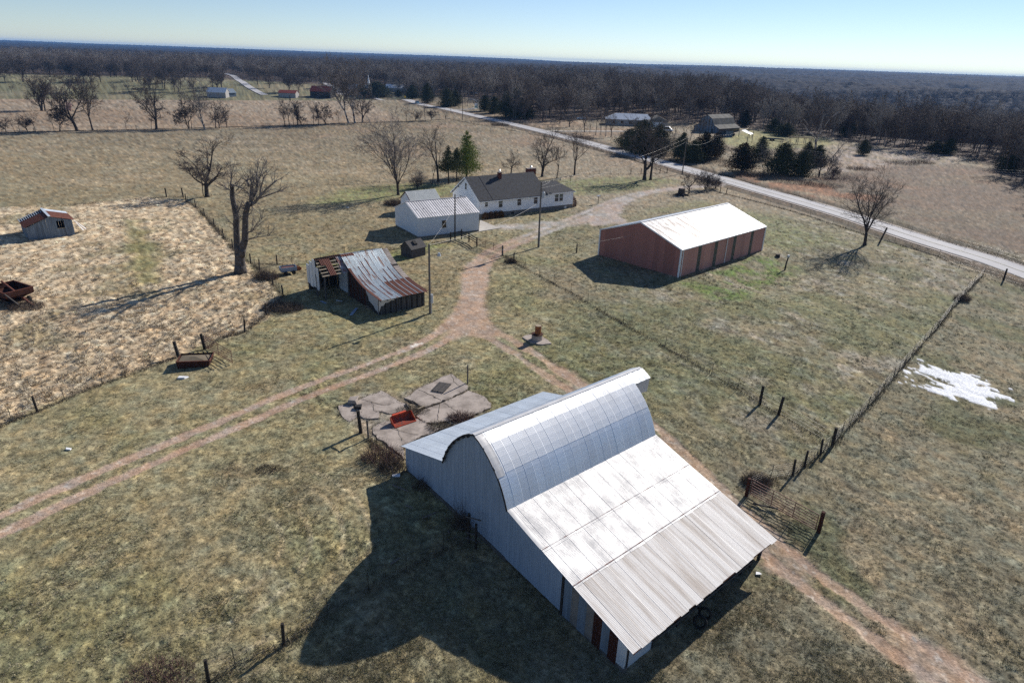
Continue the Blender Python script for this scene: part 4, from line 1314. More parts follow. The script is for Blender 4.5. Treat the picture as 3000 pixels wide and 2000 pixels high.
# little weathered pump house
dg = thing('well_house', 'little weathered wooden well house with a hatch in its roof', 'well house', (-16.05, 100.08, 0), R(50))
def boards_wall(parent, p0, p1, zb, ztop, m, n, name='wall_board', horiz=False, th=0.03, gap=0.006, seed=1):
    p0, p1 = Vector((*p0, 0)), Vector((*p1, 0))
    d = p1 - p0
    L = d.length
    d.normalize()
    nr = Vector((d.y, -d.x, 0))
    r = random.Random(seed)
    if horiz:
        zt = max(ztop(0), ztop(L), ztop(L / 2))
        h = (zt - zb) / n
        for i in range(n):
            z0_, z1_ = zb + i * h + gap, zb + (i + 1) * h - gap
            ss = [L * j / 40 for j in range(41) if ztop(L * j / 40) >= z0_]
            if len(ss) < 2: continue
            a, b = min(ss), max(ss)
            s1 = [L * j / 40 for j in range(41) if ztop(L * j / 40) >= z1_] or [(a + b) / 2, (a + b) / 2 + 0.02]
            a1, b1 = max(a, min(s1)), min(b, max(s1))
            o = r.uniform(0, 0.015)
            P = lambda s, oo, z: tuple(p0 + d * s + nr * oo + Vector((0, 0, z)))
            MB().add([P(a, o, z0_), P(b, o, z0_), P(b1, o, z1_), P(a1, o, z1_), P(a, o - th, z0_), P(b, o - th, z0_), P(b1, o - th, z1_), P(a1, o - th, z1_)],
                     [(0, 1, 2, 3), (7, 6, 5, 4), (0, 4, 5, 1), (1, 5, 6, 2), (2, 6, 7, 3), (3, 7, 4, 0)]).obj(name, m, parent)
    else:
        w = L / n
        for i in range(n):
            a, b = i * w + gap, (i + 1) * w - gap
            o = r.uniform(0, 0.03)
            zt0, zt1 = ztop(a), ztop(b)
            zb_ = zb + r.uniform(0, 0.12)
            P = lambda s, oo, z: tuple(p0 + d * s + nr * oo + Vector((0, 0, z)))
            MB().add([P(a, o, zb_), P(b, o, zb_), P(b, o, zt1), P(a, o, zt0), P(a, o - th, zb_), P(b, o - th, zb_), P(b, o - th, zt1), P(a, o - th, zt0)],
                     [(0, 1, 2, 3), (7, 6, 5, 4), (0, 4, 5, 1), (1, 5, 6, 2), (2, 6, 7, 3), (3, 7, 4, 0)]).obj(name, (m(i) if callable(m) else m), parent)
DL, DW, DE, DR = 2.9, 2.5, 1.45, 2.4
dsl = (DR - DE) / (DW / 2)
boards_wall(dg, (0, 0), (DL, 0), -0.1, lambda s: DE, 'wood_grey', 7, horiz=True)
boards_wall(dg, (0, DW), (0, 0), -0.1, lambda s: DE + dsl * (DW / 2 - abs(s - DW / 2)), 'wood_grey', 11, horiz=True, seed=2)
boards_wall(dg, (DL, 0), (DL, DW), -0.1, lambda s: DE + dsl * (DW / 2 - abs(s - DW / 2)), 'wood_grey', 11, horiz=True, seed=3)
boards_wall(dg, (DL, DW), (0, DW), -0.1, lambda s: DE, 'wood_grey', 7, horiz=True, seed=4)
for sg in (-1, 1):
    MB().add([(x_, DW / 2 + sg * y_, z_) for x_ in (-0.15, DL + 0.15) for y_, z_ in ((0, DR + 0.06), (DW / 2 + 0.2, DE - 0.15 + 0.06), (DW / 2 + 0.2, DE - 0.15), (0, DR))],
             [(0, 1, 5, 4), (1, 2, 6, 5), (2, 3, 7, 6), (3, 2, 1, 0), (4, 5, 6, 7), (0, 4, 7, 3)]).obj('roof_slope', 'wood_grey', dg)
hb = MB()
hb.add([(1.0, 0.35, DE + dsl * .35 + .05), (1.55, 0.35, DE + dsl * .35 + .05), (1.55, 1.0, DE + dsl * 1.0 + .05), (1.0, 1.0, DE + dsl * 1.0 + .05),
        (1.0, 0.35, DE + dsl * .35 + .32), (1.55, 0.35, DE + dsl * .35 + .32), (1.55, 1.0, DE + dsl * 1.0 + .25), (1.0, 1.0, DE + dsl * 1.0 + .25)],
       [(0, 1, 5, 4), (1, 2, 6, 5), (2, 3, 7, 6), (3, 0, 4, 7), (4, 5, 6, 7)])
hb.obj('roof_hatch', 'wood_dark', dg)

# ------------------------------------------------------------------ ruined tin-roofed shed
print('ruin')
ob = thing('old_shed', 'ruined old farm shed with sagging streaked tin roof', 'shed', (-16.2, 75.21, 0), R(38))
OW = 6.35
# sagging main slope: eave (v=-0.7) to ridge (v=10.3)
SAG = [(10.30, 5.0), (9.2, 4.35), (8.0, 3.72), (6.8, 3.22), (5.3, 2.72), (3.8, 2.38), (2.3, 2.18), (0.8, 2.07), (-0.75, 1.98)]
def sagfn(s, t):
    f = t * (len(SAG) - 1)
    i = min(int(f), len(SAG) - 2)
    g_ = f - i
    a, b = SAG[i], SAG[i + 1]
    y = a[0] + (b[0] - a[0]) * g_
    z = a[1] + (b[1] - a[1]) * g_ - 0.10 * math.sin(math.pi * s / OW) * (1 - abs(2 * t - 1)) + 0.03 * s / OW
    L = math.hypot(b[0] - a[0], b[1] - a[1])
    return (s, y, z), (0, (b[1] - a[1]) / L * -1 if False else -(a[1] - b[1]) / L, (a[0] - b[0]) / L)
nS = 9
wS = (OW + 0.3) / nS
sm = ['tin_blue'] * nS
for i in range(nS):
    a = -0.15 + i * wS
    up_end = 0.60 if i >= 4 else 1.0
    if i < 8:
        ribbed(sagfn, a, a + wS + 0.03, 5, 0.0, up_end, 8, 0.02, 0.03 + 0.008 * (i % 2)).obj('roof_sheet', 'tin_blue', ob)
    if i >= 4:
        ribbed(sagfn, a, a + wS + 0.03, 5, 0.585, 1.0, 6, 0.02, 0.045 + 0.008 * (i % 2)).obj('roof_sheet', 'tin_rust' if i != 20 else 'tin_blue', ob)['label'] = 'rust-brown roof sheet'
    if i >= 4:
        ribbed(sagfn, a - 0.05, a + 0.06, 1, 0.585, 1.0, 6, 0.01, 0.085).obj('pale_lap', 'tin_blue', ob)
# strip of bare boards and debris where the last top sheets are gone
for j in range(16):
    t0_ = 0.01 + j * 0.037
    (px_, py_, pz_), nn_ = sagfn(6.0, t0_)
    (qx_, qy_, qz_), nn_ = sagfn(6.0, t0_ + 0.033)
    MB().add([(5.72, py_, pz_ + .02), (6.6, py_, pz_ + .02), (6.6, qy_, qz_ + .02), (5.72, qy_, qz_ + .02), (5.72, py_, pz_ - .03), (6.6, py_, pz_ - .03), (6.6, qy_, qz_ - .03), (5.72, qy_, qz_ - .03)],
             [(0, 1, 2, 3), (7, 6, 5, 4), (0, 4, 5, 1), (1, 5, 6, 2), (2, 6, 7, 3), (3, 7, 4, 0)]).obj('roof_board', 'concrete' if j not in (8,) else 'wood_dark', ob)
rs2 = random.Random(6)
for i in range(1, 9):
    a = -0.15 + i * wS
    for k in range(2):
        t0_ = rs2.uniform(0.08, 0.5) if k == 0 else rs2.uniform(0.4, 0.7)
        ribbed(sagfn, a - rs2.uniform(0.04, 0.10), a + rs2.uniform(0.02, 0.07), 1, t0_, min(1.0, t0_ + rs2.uniform(0.2, 0.45)), 5, 0.006, 0.062).obj('rust_streak', 'tin_rust', ob)
ribbed(sagfn, -0.16, 0.16, 1, 0.25, 1.0, 8, 0.006, 0.066).obj('rust_streak', 'tin_rust', ob)
# rust line at the ridge
ribbed(sagfn, -0.15, 1.7, 6, 0.0, 0.045, 1, 0.02, 0.06).obj('ridge_sheet', 'tin_rust', ob)
MB().beam((-0.1, 10.33, 5.03), (5.5, 10.33, 5.03), 0.25, 0.05).obj('ridge_cap', 'tin_blue', ob)
# rafters and rear slope
for i in range(8):
    s_ = i * OW / 7
    mb = MB()
    for k in range(len(SAG) - 1):
        mb.beam((s_, SAG[k][0], SAG[k][1] - 0.1), (s_, SAG[k + 1][0], SAG[k + 1][1] - 0.1), 0.06, 0.1)
    mb.obj('rafter', 'wood_dark', ob)
def rear(s, t):
    return (s, 10.3 + 3.6 * t, 5.0 - 2.2 * t), (0, 0.52, 0.85)
for i in range(11):
    ribbed(rear, -3.4 + i * 0.9, -2.48 + i * 0.9, 5, 0, 1, 1, 0.02, 0.02).obj('rear_roof_sheet', 'tin_rust' if i % 3 else 'tin_blue', ob)
# walls of the low part
boards_wall(ob, (0, 0), (OW, 0), -0.3, lambda s: 1.98, lambda i: 'wood_grey' if i % 3 else 'wood_dark', 26, th=0.03, gap=0.014)
boards_wall(ob, (OW, 0), (OW, 13.6), -0.3, lambda s: np.interp(s, [p[0] for p in SAG[::-1]] + [13.9], [p[1] - 0.1 for p in SAG[::-1]] + [2.8]), 'wood_dark', 40, seed=7)
boards_wall(ob, (0, 3.0), (0, 0), -0.3, lambda s: 2.05, lambda i: 'wood_dark', 9, seed=9)
boards_wall(ob, (0, 8.4), (0, 3.0), -0.3, lambda s: np.interp(8.4 - s, [p[0] for p in SAG[::-1]], [p[1] - 0.15 for p in SAG[::-1]]), lambda i: 'rust_dark' if i % 3 else 'wood_dark', 16, seed=10)
boards_wall(ob, (0.25, 12.0), (0.25, 8.4), -0.2, lambda s: 3.2, 'galv_blue', 5, seed=11, name='wall_sheet')
boards_wall(ob, (OW, 13.6), (-3.4, 13.6), -0.3, lambda s: 2.7, 'wood_dark', 24, seed=12)
# torn pale felt hanging on the corner
r_ = random.Random(4)
def torn(pts, m, y=None, x=None):
    mb = MB()
    n = len(pts)
    off = -0.07
    vs = [((p[0], off, p[1]) if y is not None else (off, p[0], p[1])) for p in pts] + [((p[0], off + .015, p[1]) if y is not None else (off + .015, p[0], p[1])) for p in pts]
    mb.add(vs, [tuple(range(n)), tuple(range(2 * n - 1, n - 1, -1))] + [(i, n + i, n + (i + 1) % n, (i + 1) % n) for i in range(n)])
    return mb.obj('torn_sheeting', m, ob)
torn([(0.0, 1.95), (3.0, 2.0), (2.7, 1.75), (2.3, 1.72), (2.1, 1.5), (1.7, 1.55), (1.2, 1.35), (0.9, 1.4), (0.6, 1.05), (0.3, 1.1), (0.0, 0.3)], 'garage_roof', y=1)
torn([(0.0, 2.0), (1.0, 2.02), (2.0, 2.1), (3.2, 2.3), (3.1, 1.9), (2.6, 1.6), (2.5, 1.1), (1.9, 0.95), (1.2, 0.8), (0.8, 0.45), (0.2, 0.35), (0.0, 0.0)], 'garage_roof', x=1)
MB().box(-0.06, -0.0, 1.55, 2.0, 1.0, 1.5).obj('window_hole', 'glass', ob)
# open extension on the west: posts, beams, half bare roof
for x_, y_, h_ in ((-3.25, 8.25, 3.2), (-3.3, 13.4, 2.8), (-0.1, 8.3, 3.3), (-3.4, 10.6, 4.3)):
    MB().tube((x_, y_, -0.2), (x_ + 0.04, y_, h_), 0.11, 0.10, 8).obj('post', 'wood_grey', ob)
MB().beam((-3.6, 8.2, 3.22), (0.1, 8.2, 3.32), 0.12, 0.16).obj('eave_beam', 'wood_grey', ob)
MB().beam((-3.5, 10.3, 4.82), (0, 10.3, 4.95), 0.12, 0.14).obj('ridge_beam', 'wood_dark', ob)
def extfn(s, t):
    return (s, 10.35 - 2.35 * t, 4.93 - 1.62 * t + 0.03 * s), (0, -0.56, 0.82)
for i in range(6):
    t_ = 0.04 + i * 0.19
    (a0, a1, a2), _ = extfn(-3.55, t_)
    (b0, b1, b2), _ = extfn(-0.15, t_)
    MB().beam((a0, a1, a2), (b0, b1, b2), 0.16, 0.04, up=(0, -0.56, 0.82)).obj('purlin', 'tan_wood', ob)
for i in range(5):
    s_ = -3.45 + i * 0.8
    (a0, a1, a2), _ = extfn(s_, 0)
    (b0, b1, b2), _ = extfn(s_, 1.02)
    MB().beam((a0, a1, a2 - 0.07), (b0, b1, b2 - 0.07), 0.06, 0.09).obj('rafter', 'wood_grey', ob)
ribbed(extfn, -2.55, -1.7, 4, 0.0, 1.03, 2, 0.02, 0.04).obj('roof_sheet', 'tin_rust', ob)['label'] = 'rust-brown roof sheet'
ribbed(extfn, -3.1, -2.5, 3, 0.0, 0.42, 2, 0.02, 0.05).obj('roof_sheet', 'tin_rust', ob)
ribbed(extfn, -0.85, -0.1, 4, 0.0, 1.04, 2, 0.02, 0.04).obj('roof_sheet', 'rust_white', ob)
ribbed(extfn, -3.6, -0.1, 12, -0.06, 0.07, 1, 0.02, 0.06).obj('ridge_sheet', 'tin_rust', ob)
for i, (x0_, y0_, z0_, x1_, y1_, z1_) in enumerate([(-3.6, 8.4, 2.2, -3.9, 9.4, 0.0), (-3.45, 8.3, 2.3, -2.8, 8.2, 1.2), (-3.5, 10.5, 3.0, -3.9, 9.2, 0.4), (-3.4, 13.0, 2.0, -3.5, 10.6, 0.6)]):
    MB().beam((x0_, y0_, z0_), (x1_, y1_, z1_), 0.09, 0.05).obj('fallen_brace', 'wood_grey', ob)
for i in range(4):
    MB().box(-3.52 - 0.02 * i, -3.48, 9.4 + i * 1.0, 10.3 + i * 1.0, 0.9 + 0.2 * (i % 2), [3.9, 4.7, 4.2, 3.6][i]).obj('wall_sheet', 'galv_blue', ob)
junk = [((1045, 905), (1028, 925), 0.35, 'barn_white_shaded', 'bent pale sheet of tin lying before the ruined shed'), ((940, 884), (955, 890), 0.25, 'barn_white_shaded', 'short pale board lying by the post of the ruined shed'),
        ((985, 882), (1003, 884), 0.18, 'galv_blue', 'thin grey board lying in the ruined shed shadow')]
for a, b, w, m_, lb in junk:
    p, q_ = G(*a), G(*b)
    o = MB().beam((p.x, p.y, p.z + 0.12), (q_.x, q_.y, q_.z + 0.08), w, 0.04).obj('scrap_sheet', m_)
    tag(o, lb, 'scrap')
p = G(1120, 908)
r_ = random.Random(14)
mb = MB()
for i in range(60):
    a = Vector((p.x + r_.uniform(-2.0, 2.0), p.y + r_.uniform(-0.5, 0.7), r_.uniform(0.03, 0.3)))
    d_ = Vector((r_.uniform(-1, 1), r_.uniform(-.5, .5), r_.uniform(-.2, .2))).normalized() * r_.uniform(0.4, 1.2)
    mb.tube(a, a + d_, 0.022, 0.012, 4)
tag(mb.obj('stick_pile', 'tan_wood'), 'pile of pale sticks against the ruined shed front wall', 'sticks')

# ------------------------------------------------------------------ leaning small shed on the west
print('left shed')
ls = thing('livestock_shed', 'leaning little grey shed with rusty red roof in the stubble field', 'shed', (-77.19, 102.54, 0), R(42))
LE1, LE2, LR, LD = 2.0, 2.5, 3.4, 7.0
def lsz(s):
    return LE1 + (LR - LE1) * s / 3.3 if s < 3.3 else LR - (LR - LE2) * (s - 3.3) / 3.0
def lsl(s):
    return lsz(s) - 0.04
boards_wall(ls, (0, 0), (4.1, 0), -0.2, lsl, 'blue_wall', 15, seed=3)
boards_wall(ls, (5.15, 0), (6.3, 0), -0.2, lambda s: lsl(s + 5.15), 'blue_wall', 5, seed=4)
boards_wall(ls, (4.1, 0), (5.15, 0), -0.2, lambda s: 1.3, 'blue_wall', 4, seed=5)
boards_wall(ls, (4.1, 0), (5.15, 0), 2.5, lambda s: lsl(s + 4.1), 'blue_wall', 4, seed=6)
boards_wall(ls, (0, LD), (0, 0), -0.2, lambda s: LE1 - 0.1, 'blue_wall', 22, seed=7)
boards_wall(ls, (6.3, 0), (6.3, LD), -0.2, lambda s: LE2 - 0.1, 'blue_wall', 22, seed=8)
boards_wall(ls, (6.3, LD), (0, LD), -0.2, lambda s: lsl(6.3 - s), 'wood_dark', 18, seed=9)
MB().box(0.1, 6.2, 0.1, LD - 0.1, -0.1, 0.08).obj('dark_floor', 'wood_dark', ls)  # dark floor added so the sunlit inside reads as shade
def lroof(s0, s1):
    def fn(s, t):
        # s along depth, t from ridge to eave
        x = 3.3 + (s1 - 3.3) * t
        z = LR + ((LE1 if s1 < 3.3 else LE2) - LR) * t
        return (x, s, z), ((-0.4, 0, 0.9) if s1 < 3.3 else (0.3, 0, 0.95))
    return fn
fL, fR = lroof(0, -0.35), lroof(0, 6.65)
for i in range(8):
    a = -0.2 + i * 0.92
    if i < 5:
        ribbed(fL, a, a + 0.94, 5, 0.0, 1.0, 1, 0.02, 0.03).obj('roof_sheet', 'tin_rust', ls)
    ribbed(fR, a, a + 0.94, 5, 0.0, 1.0, 1, 0.02, 0.03).obj('roof_sheet', 'tin_rust' if i < 6 else 'galv_blue', ls)
for i in range(12):
    t_ = 0.02 + i * 0.085
    (x_, y_, z_), _ = fL(0, t_)
    MB().box(x_ - 0.06, x_ + 0.06, 4.4, 7.1, z_ - 0.04, z_ + 0.02).obj('lath', 'barn_white_shaded', ls)
MB().box(3.15, 3.5, -0.3, 7.2, LR + 0.02, LR + 0.1).obj('ridge_cap', 'galv_blue', ls)
MB().beam((5.15, -0.08, -0.1), (4.95, -0.1, 3.1), 0.08, 0.05).obj('loose_plank', 'wood_dark', ls)
MB().beam((4.1, 0.0, 1.35), (5.15, 0.0, 1.35), 0.06, 0.08).obj('window_rail', 'tan_wood', ls)
for i in range(2):
    a = 6.7 + i * 0.4
    MB().add([(6.55, 0.2 + i * .8, 2.4), (7.6 + i * .5, 0.6 + i * .8, 0.5), (7.9 + i * .5, 1.3 + i * .8, 0.35), (6.6, 1.5 + i * .8, 2.3), (6.55, 0.2 + i * .8, 2.37), (7.6 + i * .5, 0.6 + i * .8, 0.47), (7.9 + i * .5, 1.3 + i * .8, 0.32), (6.6, 1.5 + i * .8, 2.27)],
             [(0, 1, 2, 3), (7, 6, 5, 4), (0, 4, 5, 1), (1, 5, 6, 2), (2, 6, 7, 3), (3, 7, 4, 0)]).obj('hanging_sheet', 'garage_roof', ls)

# rusty hopper wagon at the picture's edge
wg = thing('hopper_wagon', 'dark rusty hopper wagon with a slanting auger pipe', 'farm wagon', (-59.2, 72.6, 0), R(62))
tw, tl, tz = 3.1, 4.2, 2.0
mb = MB()
for (x0_, y0_, x1_, y1_), (bx0, by0, bx1, by1) in ((((0, 0, tw, 0)), (1.0, 1.4, 2.1, 1.4)), ((tw, 0, tw, tl), (2.1, 1.4, 2.1, 2.8)), ((tw, tl, 0, tl), (2.1, 2.8, 1.0, 2.8)), ((0, tl, 0, 0), (1.0, 2.8, 1.0, 1.4))):
    for (zt, zb, A_, B_) in ((tz, 1.35, (x0_, y0_, x1_, y1_), (x0_, y0_, x1_, y1_)), (1.35, 0.55, (x0_, y0_, x1_, y1_), (bx0, by0, bx1, by1))):
        m_ = MB().add([(A_[0], A_[1], zt), (A_[2], A_[3], zt), (B_[2], B_[3], zb), (B_[0], B_[1], zb)], [(0, 1, 2, 3)])
        o = m_.obj('hopper_side', 'rust_dark', wg)
        sm_ = o.modifiers.new('thick', 'SOLIDIFY')
        sm_.thickness = 0.04
MB().box(-0.05, tw + 0.05, -0.05, 0.05, tz - 0.06, tz + 0.03).box(-0.05, tw + 0.05, tl - 0.05, tl + 0.05, tz - 0.06, tz + 0.03).box(-0.05, 0.05, 0, tl, tz - 0.06, tz + 0.03).box(tw - 0.05, tw + 0.05, 0, tl, tz - 0.06, tz + 0.03).obj('rim', 'tin_rust', wg)
MB().box(0.6, 2.5, 0.4, 3.9, 0.45, 0.6).obj('chassis', 'rust_dark', wg)
for xx in (0.35, 2.75):
    for yy in (0.7, 3.5):
        wh = MB().tube((xx - 0.1, yy, 0.4), (xx + 0.1, yy, 0.4), 0.42, 0.42, 16).obj('wheel', 'rubber', wg)
MB().tube((1.3, 3.0, 2.6), (2.1, -1.2, 0.1), 0.13, 0.13, 10).obj('auger_pipe', 'tin_rust', wg)
MB().beam((0.0, 0.0, 1.9), (0.7, -1.0, 0.6), 0.1, 0.1).obj('drawbar', 'wood_grey', wg)

# ------------------------------------------------------------------ gates, slab, tank and yard things
print('yard things')
def tube_gate(name, label, a, b, h=1.25, nbar=6, nup=2, m='rust_gate', z0=0.25, group=None):
    a, b = Vector(a), Vector(b)
    L = (b - a).length
    ang = math.atan2(b.y - a.y, b.x - a.x)
    t = thing(name, label, 'gate', a, ang, group)
    dz = b.z - a.z
    for i in range(nbar):
        z = z0 + h * (i / (nbar - 1)) ** 1.15
        MB().tube((0, 0, z), (L, 0, z + dz), 0.032, 0.032, 6).obj('rail', m, t)
    for i in range(nup + 2):
        x = L * i / (nup + 1)
        MB().tube((x, 0.0, z0 - 0.02 + dz * x / L), (x, 0.0, z0 + h + 0.02 + dz * x / L), 0.03, 0.03, 6).obj('upright', m, t)
    return t
def post_thing(name, label, p, h, r=0.1, m='post_wood', lean=(0, 0), group=None, cat='post'):
    t = MB().tube((0, 0, -0.3), (lean[0], lean[1], h), r, r * 0.92, 9).obj(name, m)
    t.location = p
    return tag(t, label, cat, group)

gA, gB = G(1398, 723), G(1470, 744)
tube_gate('farm_gate', 'red tubular farm gate across the dirt track beside the garage', gA, gB, 1.2, 6, 2)
post_thing('gate_post', 'thick pale gate post at the track end of the red farm gate', G(1472, 747), 1.55, 0.13, 'wood_grey')
# plank fence between the garage and the gate
pf = thing('plank_fence', 'dark plank fence joining the garage corner to the track gate', 'fence', (0, 0, 0))
pp = [G(1320, 706), G(1352, 700), G(1374, 708), G(1397, 722)]
for i, p in enumerate(pp):
    MB().tube((p.x, p.y, -0.3), (p.x, p.y, 1.55 if i != 1 else 1.75), 0.12, 0.11, 8).obj('post', 'post_wood', pf)
for i in range(len(pp) - 1):
    for z in ((1.35,) if i == 0 else (0.6, 0.95, 1.35)):
        MB().beam((pp[i].x, pp[i].y, z), (pp[i + 1].x, pp[i + 1].y, z), 0.05, 0.15).obj('rail', 'wood_dark', pf)
# gate at the right end of the barn
ga, gb = G(2196, 1452), G(2386, 1557)
tube_gate('farm_gate', 'wide rusty tubular gate beside the big barn, shut across the track', ga, gb, 1.3, 7, 2, z0=0.2)
post_thing('gate_post', 'rusty iron gate post nearest the low barn roof', G(2186, 1452), 1.6, 0.14, 'rust_dark')
post_thing('gate_post', 'dark wooden gate post at the pasture end of the wide rusty gate', G(2398, 1557), 1.75, 0.15, 'rust_dark')
o = MB().beam((0, 0, 0.12), (1.7, -0.55, 0.12), 0.14, 0.08).obj('loose_rail', 'wood_dark')
o.location = G(2205, 1478)
tag(o, 'loose dark rail lying under the wide rusty gate', 'rail')
# gate into the stubble field
sa, sb = G(602, 1020), G(682, 1067)
tube_gate('farm_gate', 'rusty tubular gate standing open at the stubble field edge', sa, sb, 1.25, 6, 1, z0=0.15)
post_thing('gate_post', 'stout dark post holding the open stubble field gate', G(601, 1022), 1.65, 0.16, 'post_wood', (-0.25, 0.1))
post_thing('gate_post', 'stout leaning dark post beside the rusted feeder', G(524, 1044), 1.6, 0.17, 'wood_dark', (-0.3, 0.1))
# old sunken feeder
fd = thing('feed_bunk', 'low rusted iron feed bunk heaped with earth beside the stubble field gate', 'feeder', G(572, 1066), R(20))
MB().add([(-1.5, -0.7, 0), (1.3, -0.9, 0), (1.6, 0.9, 0), (-1.2, 1.0, 0), (-1.6, -0.8, 0.75), (1.45, -1.0, 0.6), (1.75, 1.0, 0.65), (-1.3, 1.15, 0.8)],
         [(0, 1, 5, 4), (1, 2, 6, 5), (2, 3, 7, 6), (3, 0, 4, 7)]).obj('side_wall', 'rust_dark', fd)
MB().add([(-1.5, -0.7, 0.5), (1.3, -0.9, 0.45), (1.6, 0.9, 0.5), (-1.2, 1.0, 0.65), (0.1, 0.1, 0.78)], [(0, 1, 4), (1, 2, 4), (2, 3, 4), (3, 0, 4)]).obj('earth_fill', 'weed', fd)
MB().beam((-1.6, -0.8, 0.78), (1.45, -1.0, 0.63), 0.08, 0.06).beam((1.45, -1.0, 0.63), (1.75, 1.0, 0.68), 0.08, 0.06).obj('rim', 'tin_rust', fd)

# broken concrete slabs with things on them
def zs(x, y): return (960 + x / 4.704, 1050 + y / 4.704)
r_ = random.Random(77)
def ragged(poly, amp=0.10, step=0.5):
    out = []
    for i in range(len(poly)):
        a, b = Vector(poly[i][:2]), Vector(poly[(i + 1) % len(poly)][:2])
        n = max(1, int((b - a).length / step))
        for k in range(n):
            p = a + (b - a) * (k / n)
            out.append((p.x + r_.uniform(-amp, amp), p.y + r_.uniform(-amp, amp)))
    return out
cs = thing('concrete_slab', 'cracked old concrete floor slabs of a vanished building beside the white barn', 'slab')
slabs = [
    ([(1700, 215), (1950, 400), (1930, 440), (1590, 600), (1330, 690), (1180, 590), (1060, 560), (1230, 430)], 0.10),
    ([(1945, 450), (2100, 500), (2255, 630), (2240, 680), (1900, 830), (1500, 900), (1320, 880), (1230, 800), (1350, 700), (1600, 610)], 0.085),
    ([(740, 455), (870, 530), (960, 600), (1100, 640), (1110, 710), (860, 770), (720, 730), (690, 830), (560, 840), (440, 790), (370, 650), (440, 560)], 0.08),
    ([(140, 650), (350, 640), (430, 790), (300, 880), (180, 790)], 0.05),
    ([(610, 960), (700, 900), (880, 860), (1240, 840), (1340, 890), (1500, 960), (1620, 960), (1300, 1080), (1080, 1190), (1030, 1190), (1050, 1400), (900, 1250), (620, 1040)], 0.07)]
for sp_, hh in slabs:
    pts = ragged([G(*zs(*p)) for p in sp_])
    zb = min(float(T(*p)) for p in pts)
    zt_ = max(float(T(*p)) for p in pts)
    MB().slab(pts, zb - 0.2, zt_ + hh).obj('slab_section', 'concrete', cs)
for i, (a, b) in enumerate([((300, 850), (560, 830)), ((1190, 880), (1330, 890))]):
    p = G(*zs(*a))
crk = random.Random(9)
for i, pl3 in enumerate([[(1330, 690), (1450, 640), (1600, 600), (1760, 540), (1935, 440)], [(1600, 610), (1700, 690), (1830, 760), (1900, 830)], [(1230, 430), (1330, 470), (1470, 540), (1590, 600)], [(1560, 610), (1540, 720), (1500, 890)],
                          [(440, 560), (600, 610), (760, 650), (900, 640)], [(620, 600), (640, 720), (700, 750)], [(700, 900), (860, 960), (1060, 1020), (1300, 1070)], [(940, 870), (980, 1000), (1040, 1180)], [(1700, 215), (1740, 330), (1850, 420)]]):
    mb = MB()
    pts = []
    for k in range(len(pl3) - 1):
        a, b = G(*zs(*pl3[k])), G(*zs(*pl3[k + 1]))
        for q in range(5):
            pts.append(a.lerp(b, q / 5) + Vector((crk.uniform(-.06, .06), crk.uniform(-.06, .06), 0.115)))
    for k in range(len(pts) - 1):
        mb.beam(pts[k], pts[k + 1], crk.uniform(0.012, 0.04), 0.012)
    mb.obj('crack_filling', 'weed', cs)
jw = random.Random(19)
mb = MB()
for sp_, hh in slabs:
    pts = [G(*zs(*p)) for p in sp_]
    for i in range(len(pts)):
        a, b = pts[i], pts[(i + 1) % len(pts)]
        for k in range(int((b - a).length * 26)):
            q = a.lerp(b, jw.random()) + Vector((jw.gauss(0, .13), jw.gauss(0, .13), -0.02))
            h_ = jw.uniform(0.08, 0.26)
            w_2 = jw.uniform(0.01, 0.03)
            mb.add([q + Vector((-w_2, w_2, 0)), q + Vector((w_2, -w_2, 0)), q + Vector((jw.uniform(-.1, .1), jw.uniform(-.1, .1), h_))], [(0, 1, 2)])
mb.obj('slab_weeds', 'tuft_dry')['kind'] = 'stuff'
# pallet
pa, pb, pc = G(*zs(1430, 460)), G(*zs(1590, 490)), G(*zs(1515, 340))
ang = math.atan2(pb.y - pa.y, pb.x - pa.x)
pal = thing('pallet', 'grey wooden pallet lying on the concrete slab', 'pallet', (pa.x, pa.y, pa.z + 0.11), ang)
pl_, pw_ = 1.25, (pc - pa).length
for i in range(3):
    x = 0.05 + i * (pl_ - 0.15) / 2
    MB().box(x, x + 0.06, 0, pw_, 0, 0.10).obj('stringer', 'wood_dark', pal)
for i in range(9):
    y = i * pw_ / 9
    MB().box(0, pl_, y, y + pw_ / 9 - 0.07, 0.10, 0.13).obj('slat', 'wood_grey', pal)
# orange loader bucket
b1, b2 = G(*zs(930, 968)), G(*zs(1222, 868))
ang = math.atan2(b2.y - b1.y, b2.x - b1.x)
bk = thing('loader_bucket', 'bright orange tractor loader bucket lying on the concrete', 'loader bucket', (b1.x, b1.y, b1.z + 0.1), ang)
bl = (b2 - b1).length
prof = [(0.0, 0.02), (0.25, 0.0), (0.62, 0.04), (0.80, 0.25), (0.86, 0.52), (0.78, 0.68)]
out = MB()
th = 0.03
for x0_, x1_ in ((0, bl),):
    vs, fs = [], []
    for y_, z_ in prof:
        vs += [(x0_, y_, z_), (x1_, y_, z_)]
    for y_, z_ in prof:
        vs += [(x0_, y_ - 0.02, z_ + 0.03), (x1_, y_ - 0.02, z_ + 0.03)]
    n = len(prof)
    for i in range(n - 1):
        fs += [(2 * i, 2 * i + 1, 2 * i + 3, 2 * i + 2), (2 * n + 2 * i + 2, 2 * n + 2 * i + 3, 2 * n + 2 * i + 1, 2 * n + 2 * i)]
    fs += [(2 * n - 2, 2 * n - 1, 4 * n - 1, 4 * n - 2), (0, 2 * n, 2 * n + 1, 1)]
    out.add(vs, fs)
out.obj('shell', 'orange', bk)
vs, fs = [], []
for y_, z_ in prof:
    vs += [(0.03, y_ - 0.026, z_ + 0.036), (bl - 0.03, y_ - 0.026, z_ + 0.036)]
for i in range(len(prof) - 1):
    fs.append((2 * i, 2 * i + 1, 2 * i + 3, 2 * i + 2))
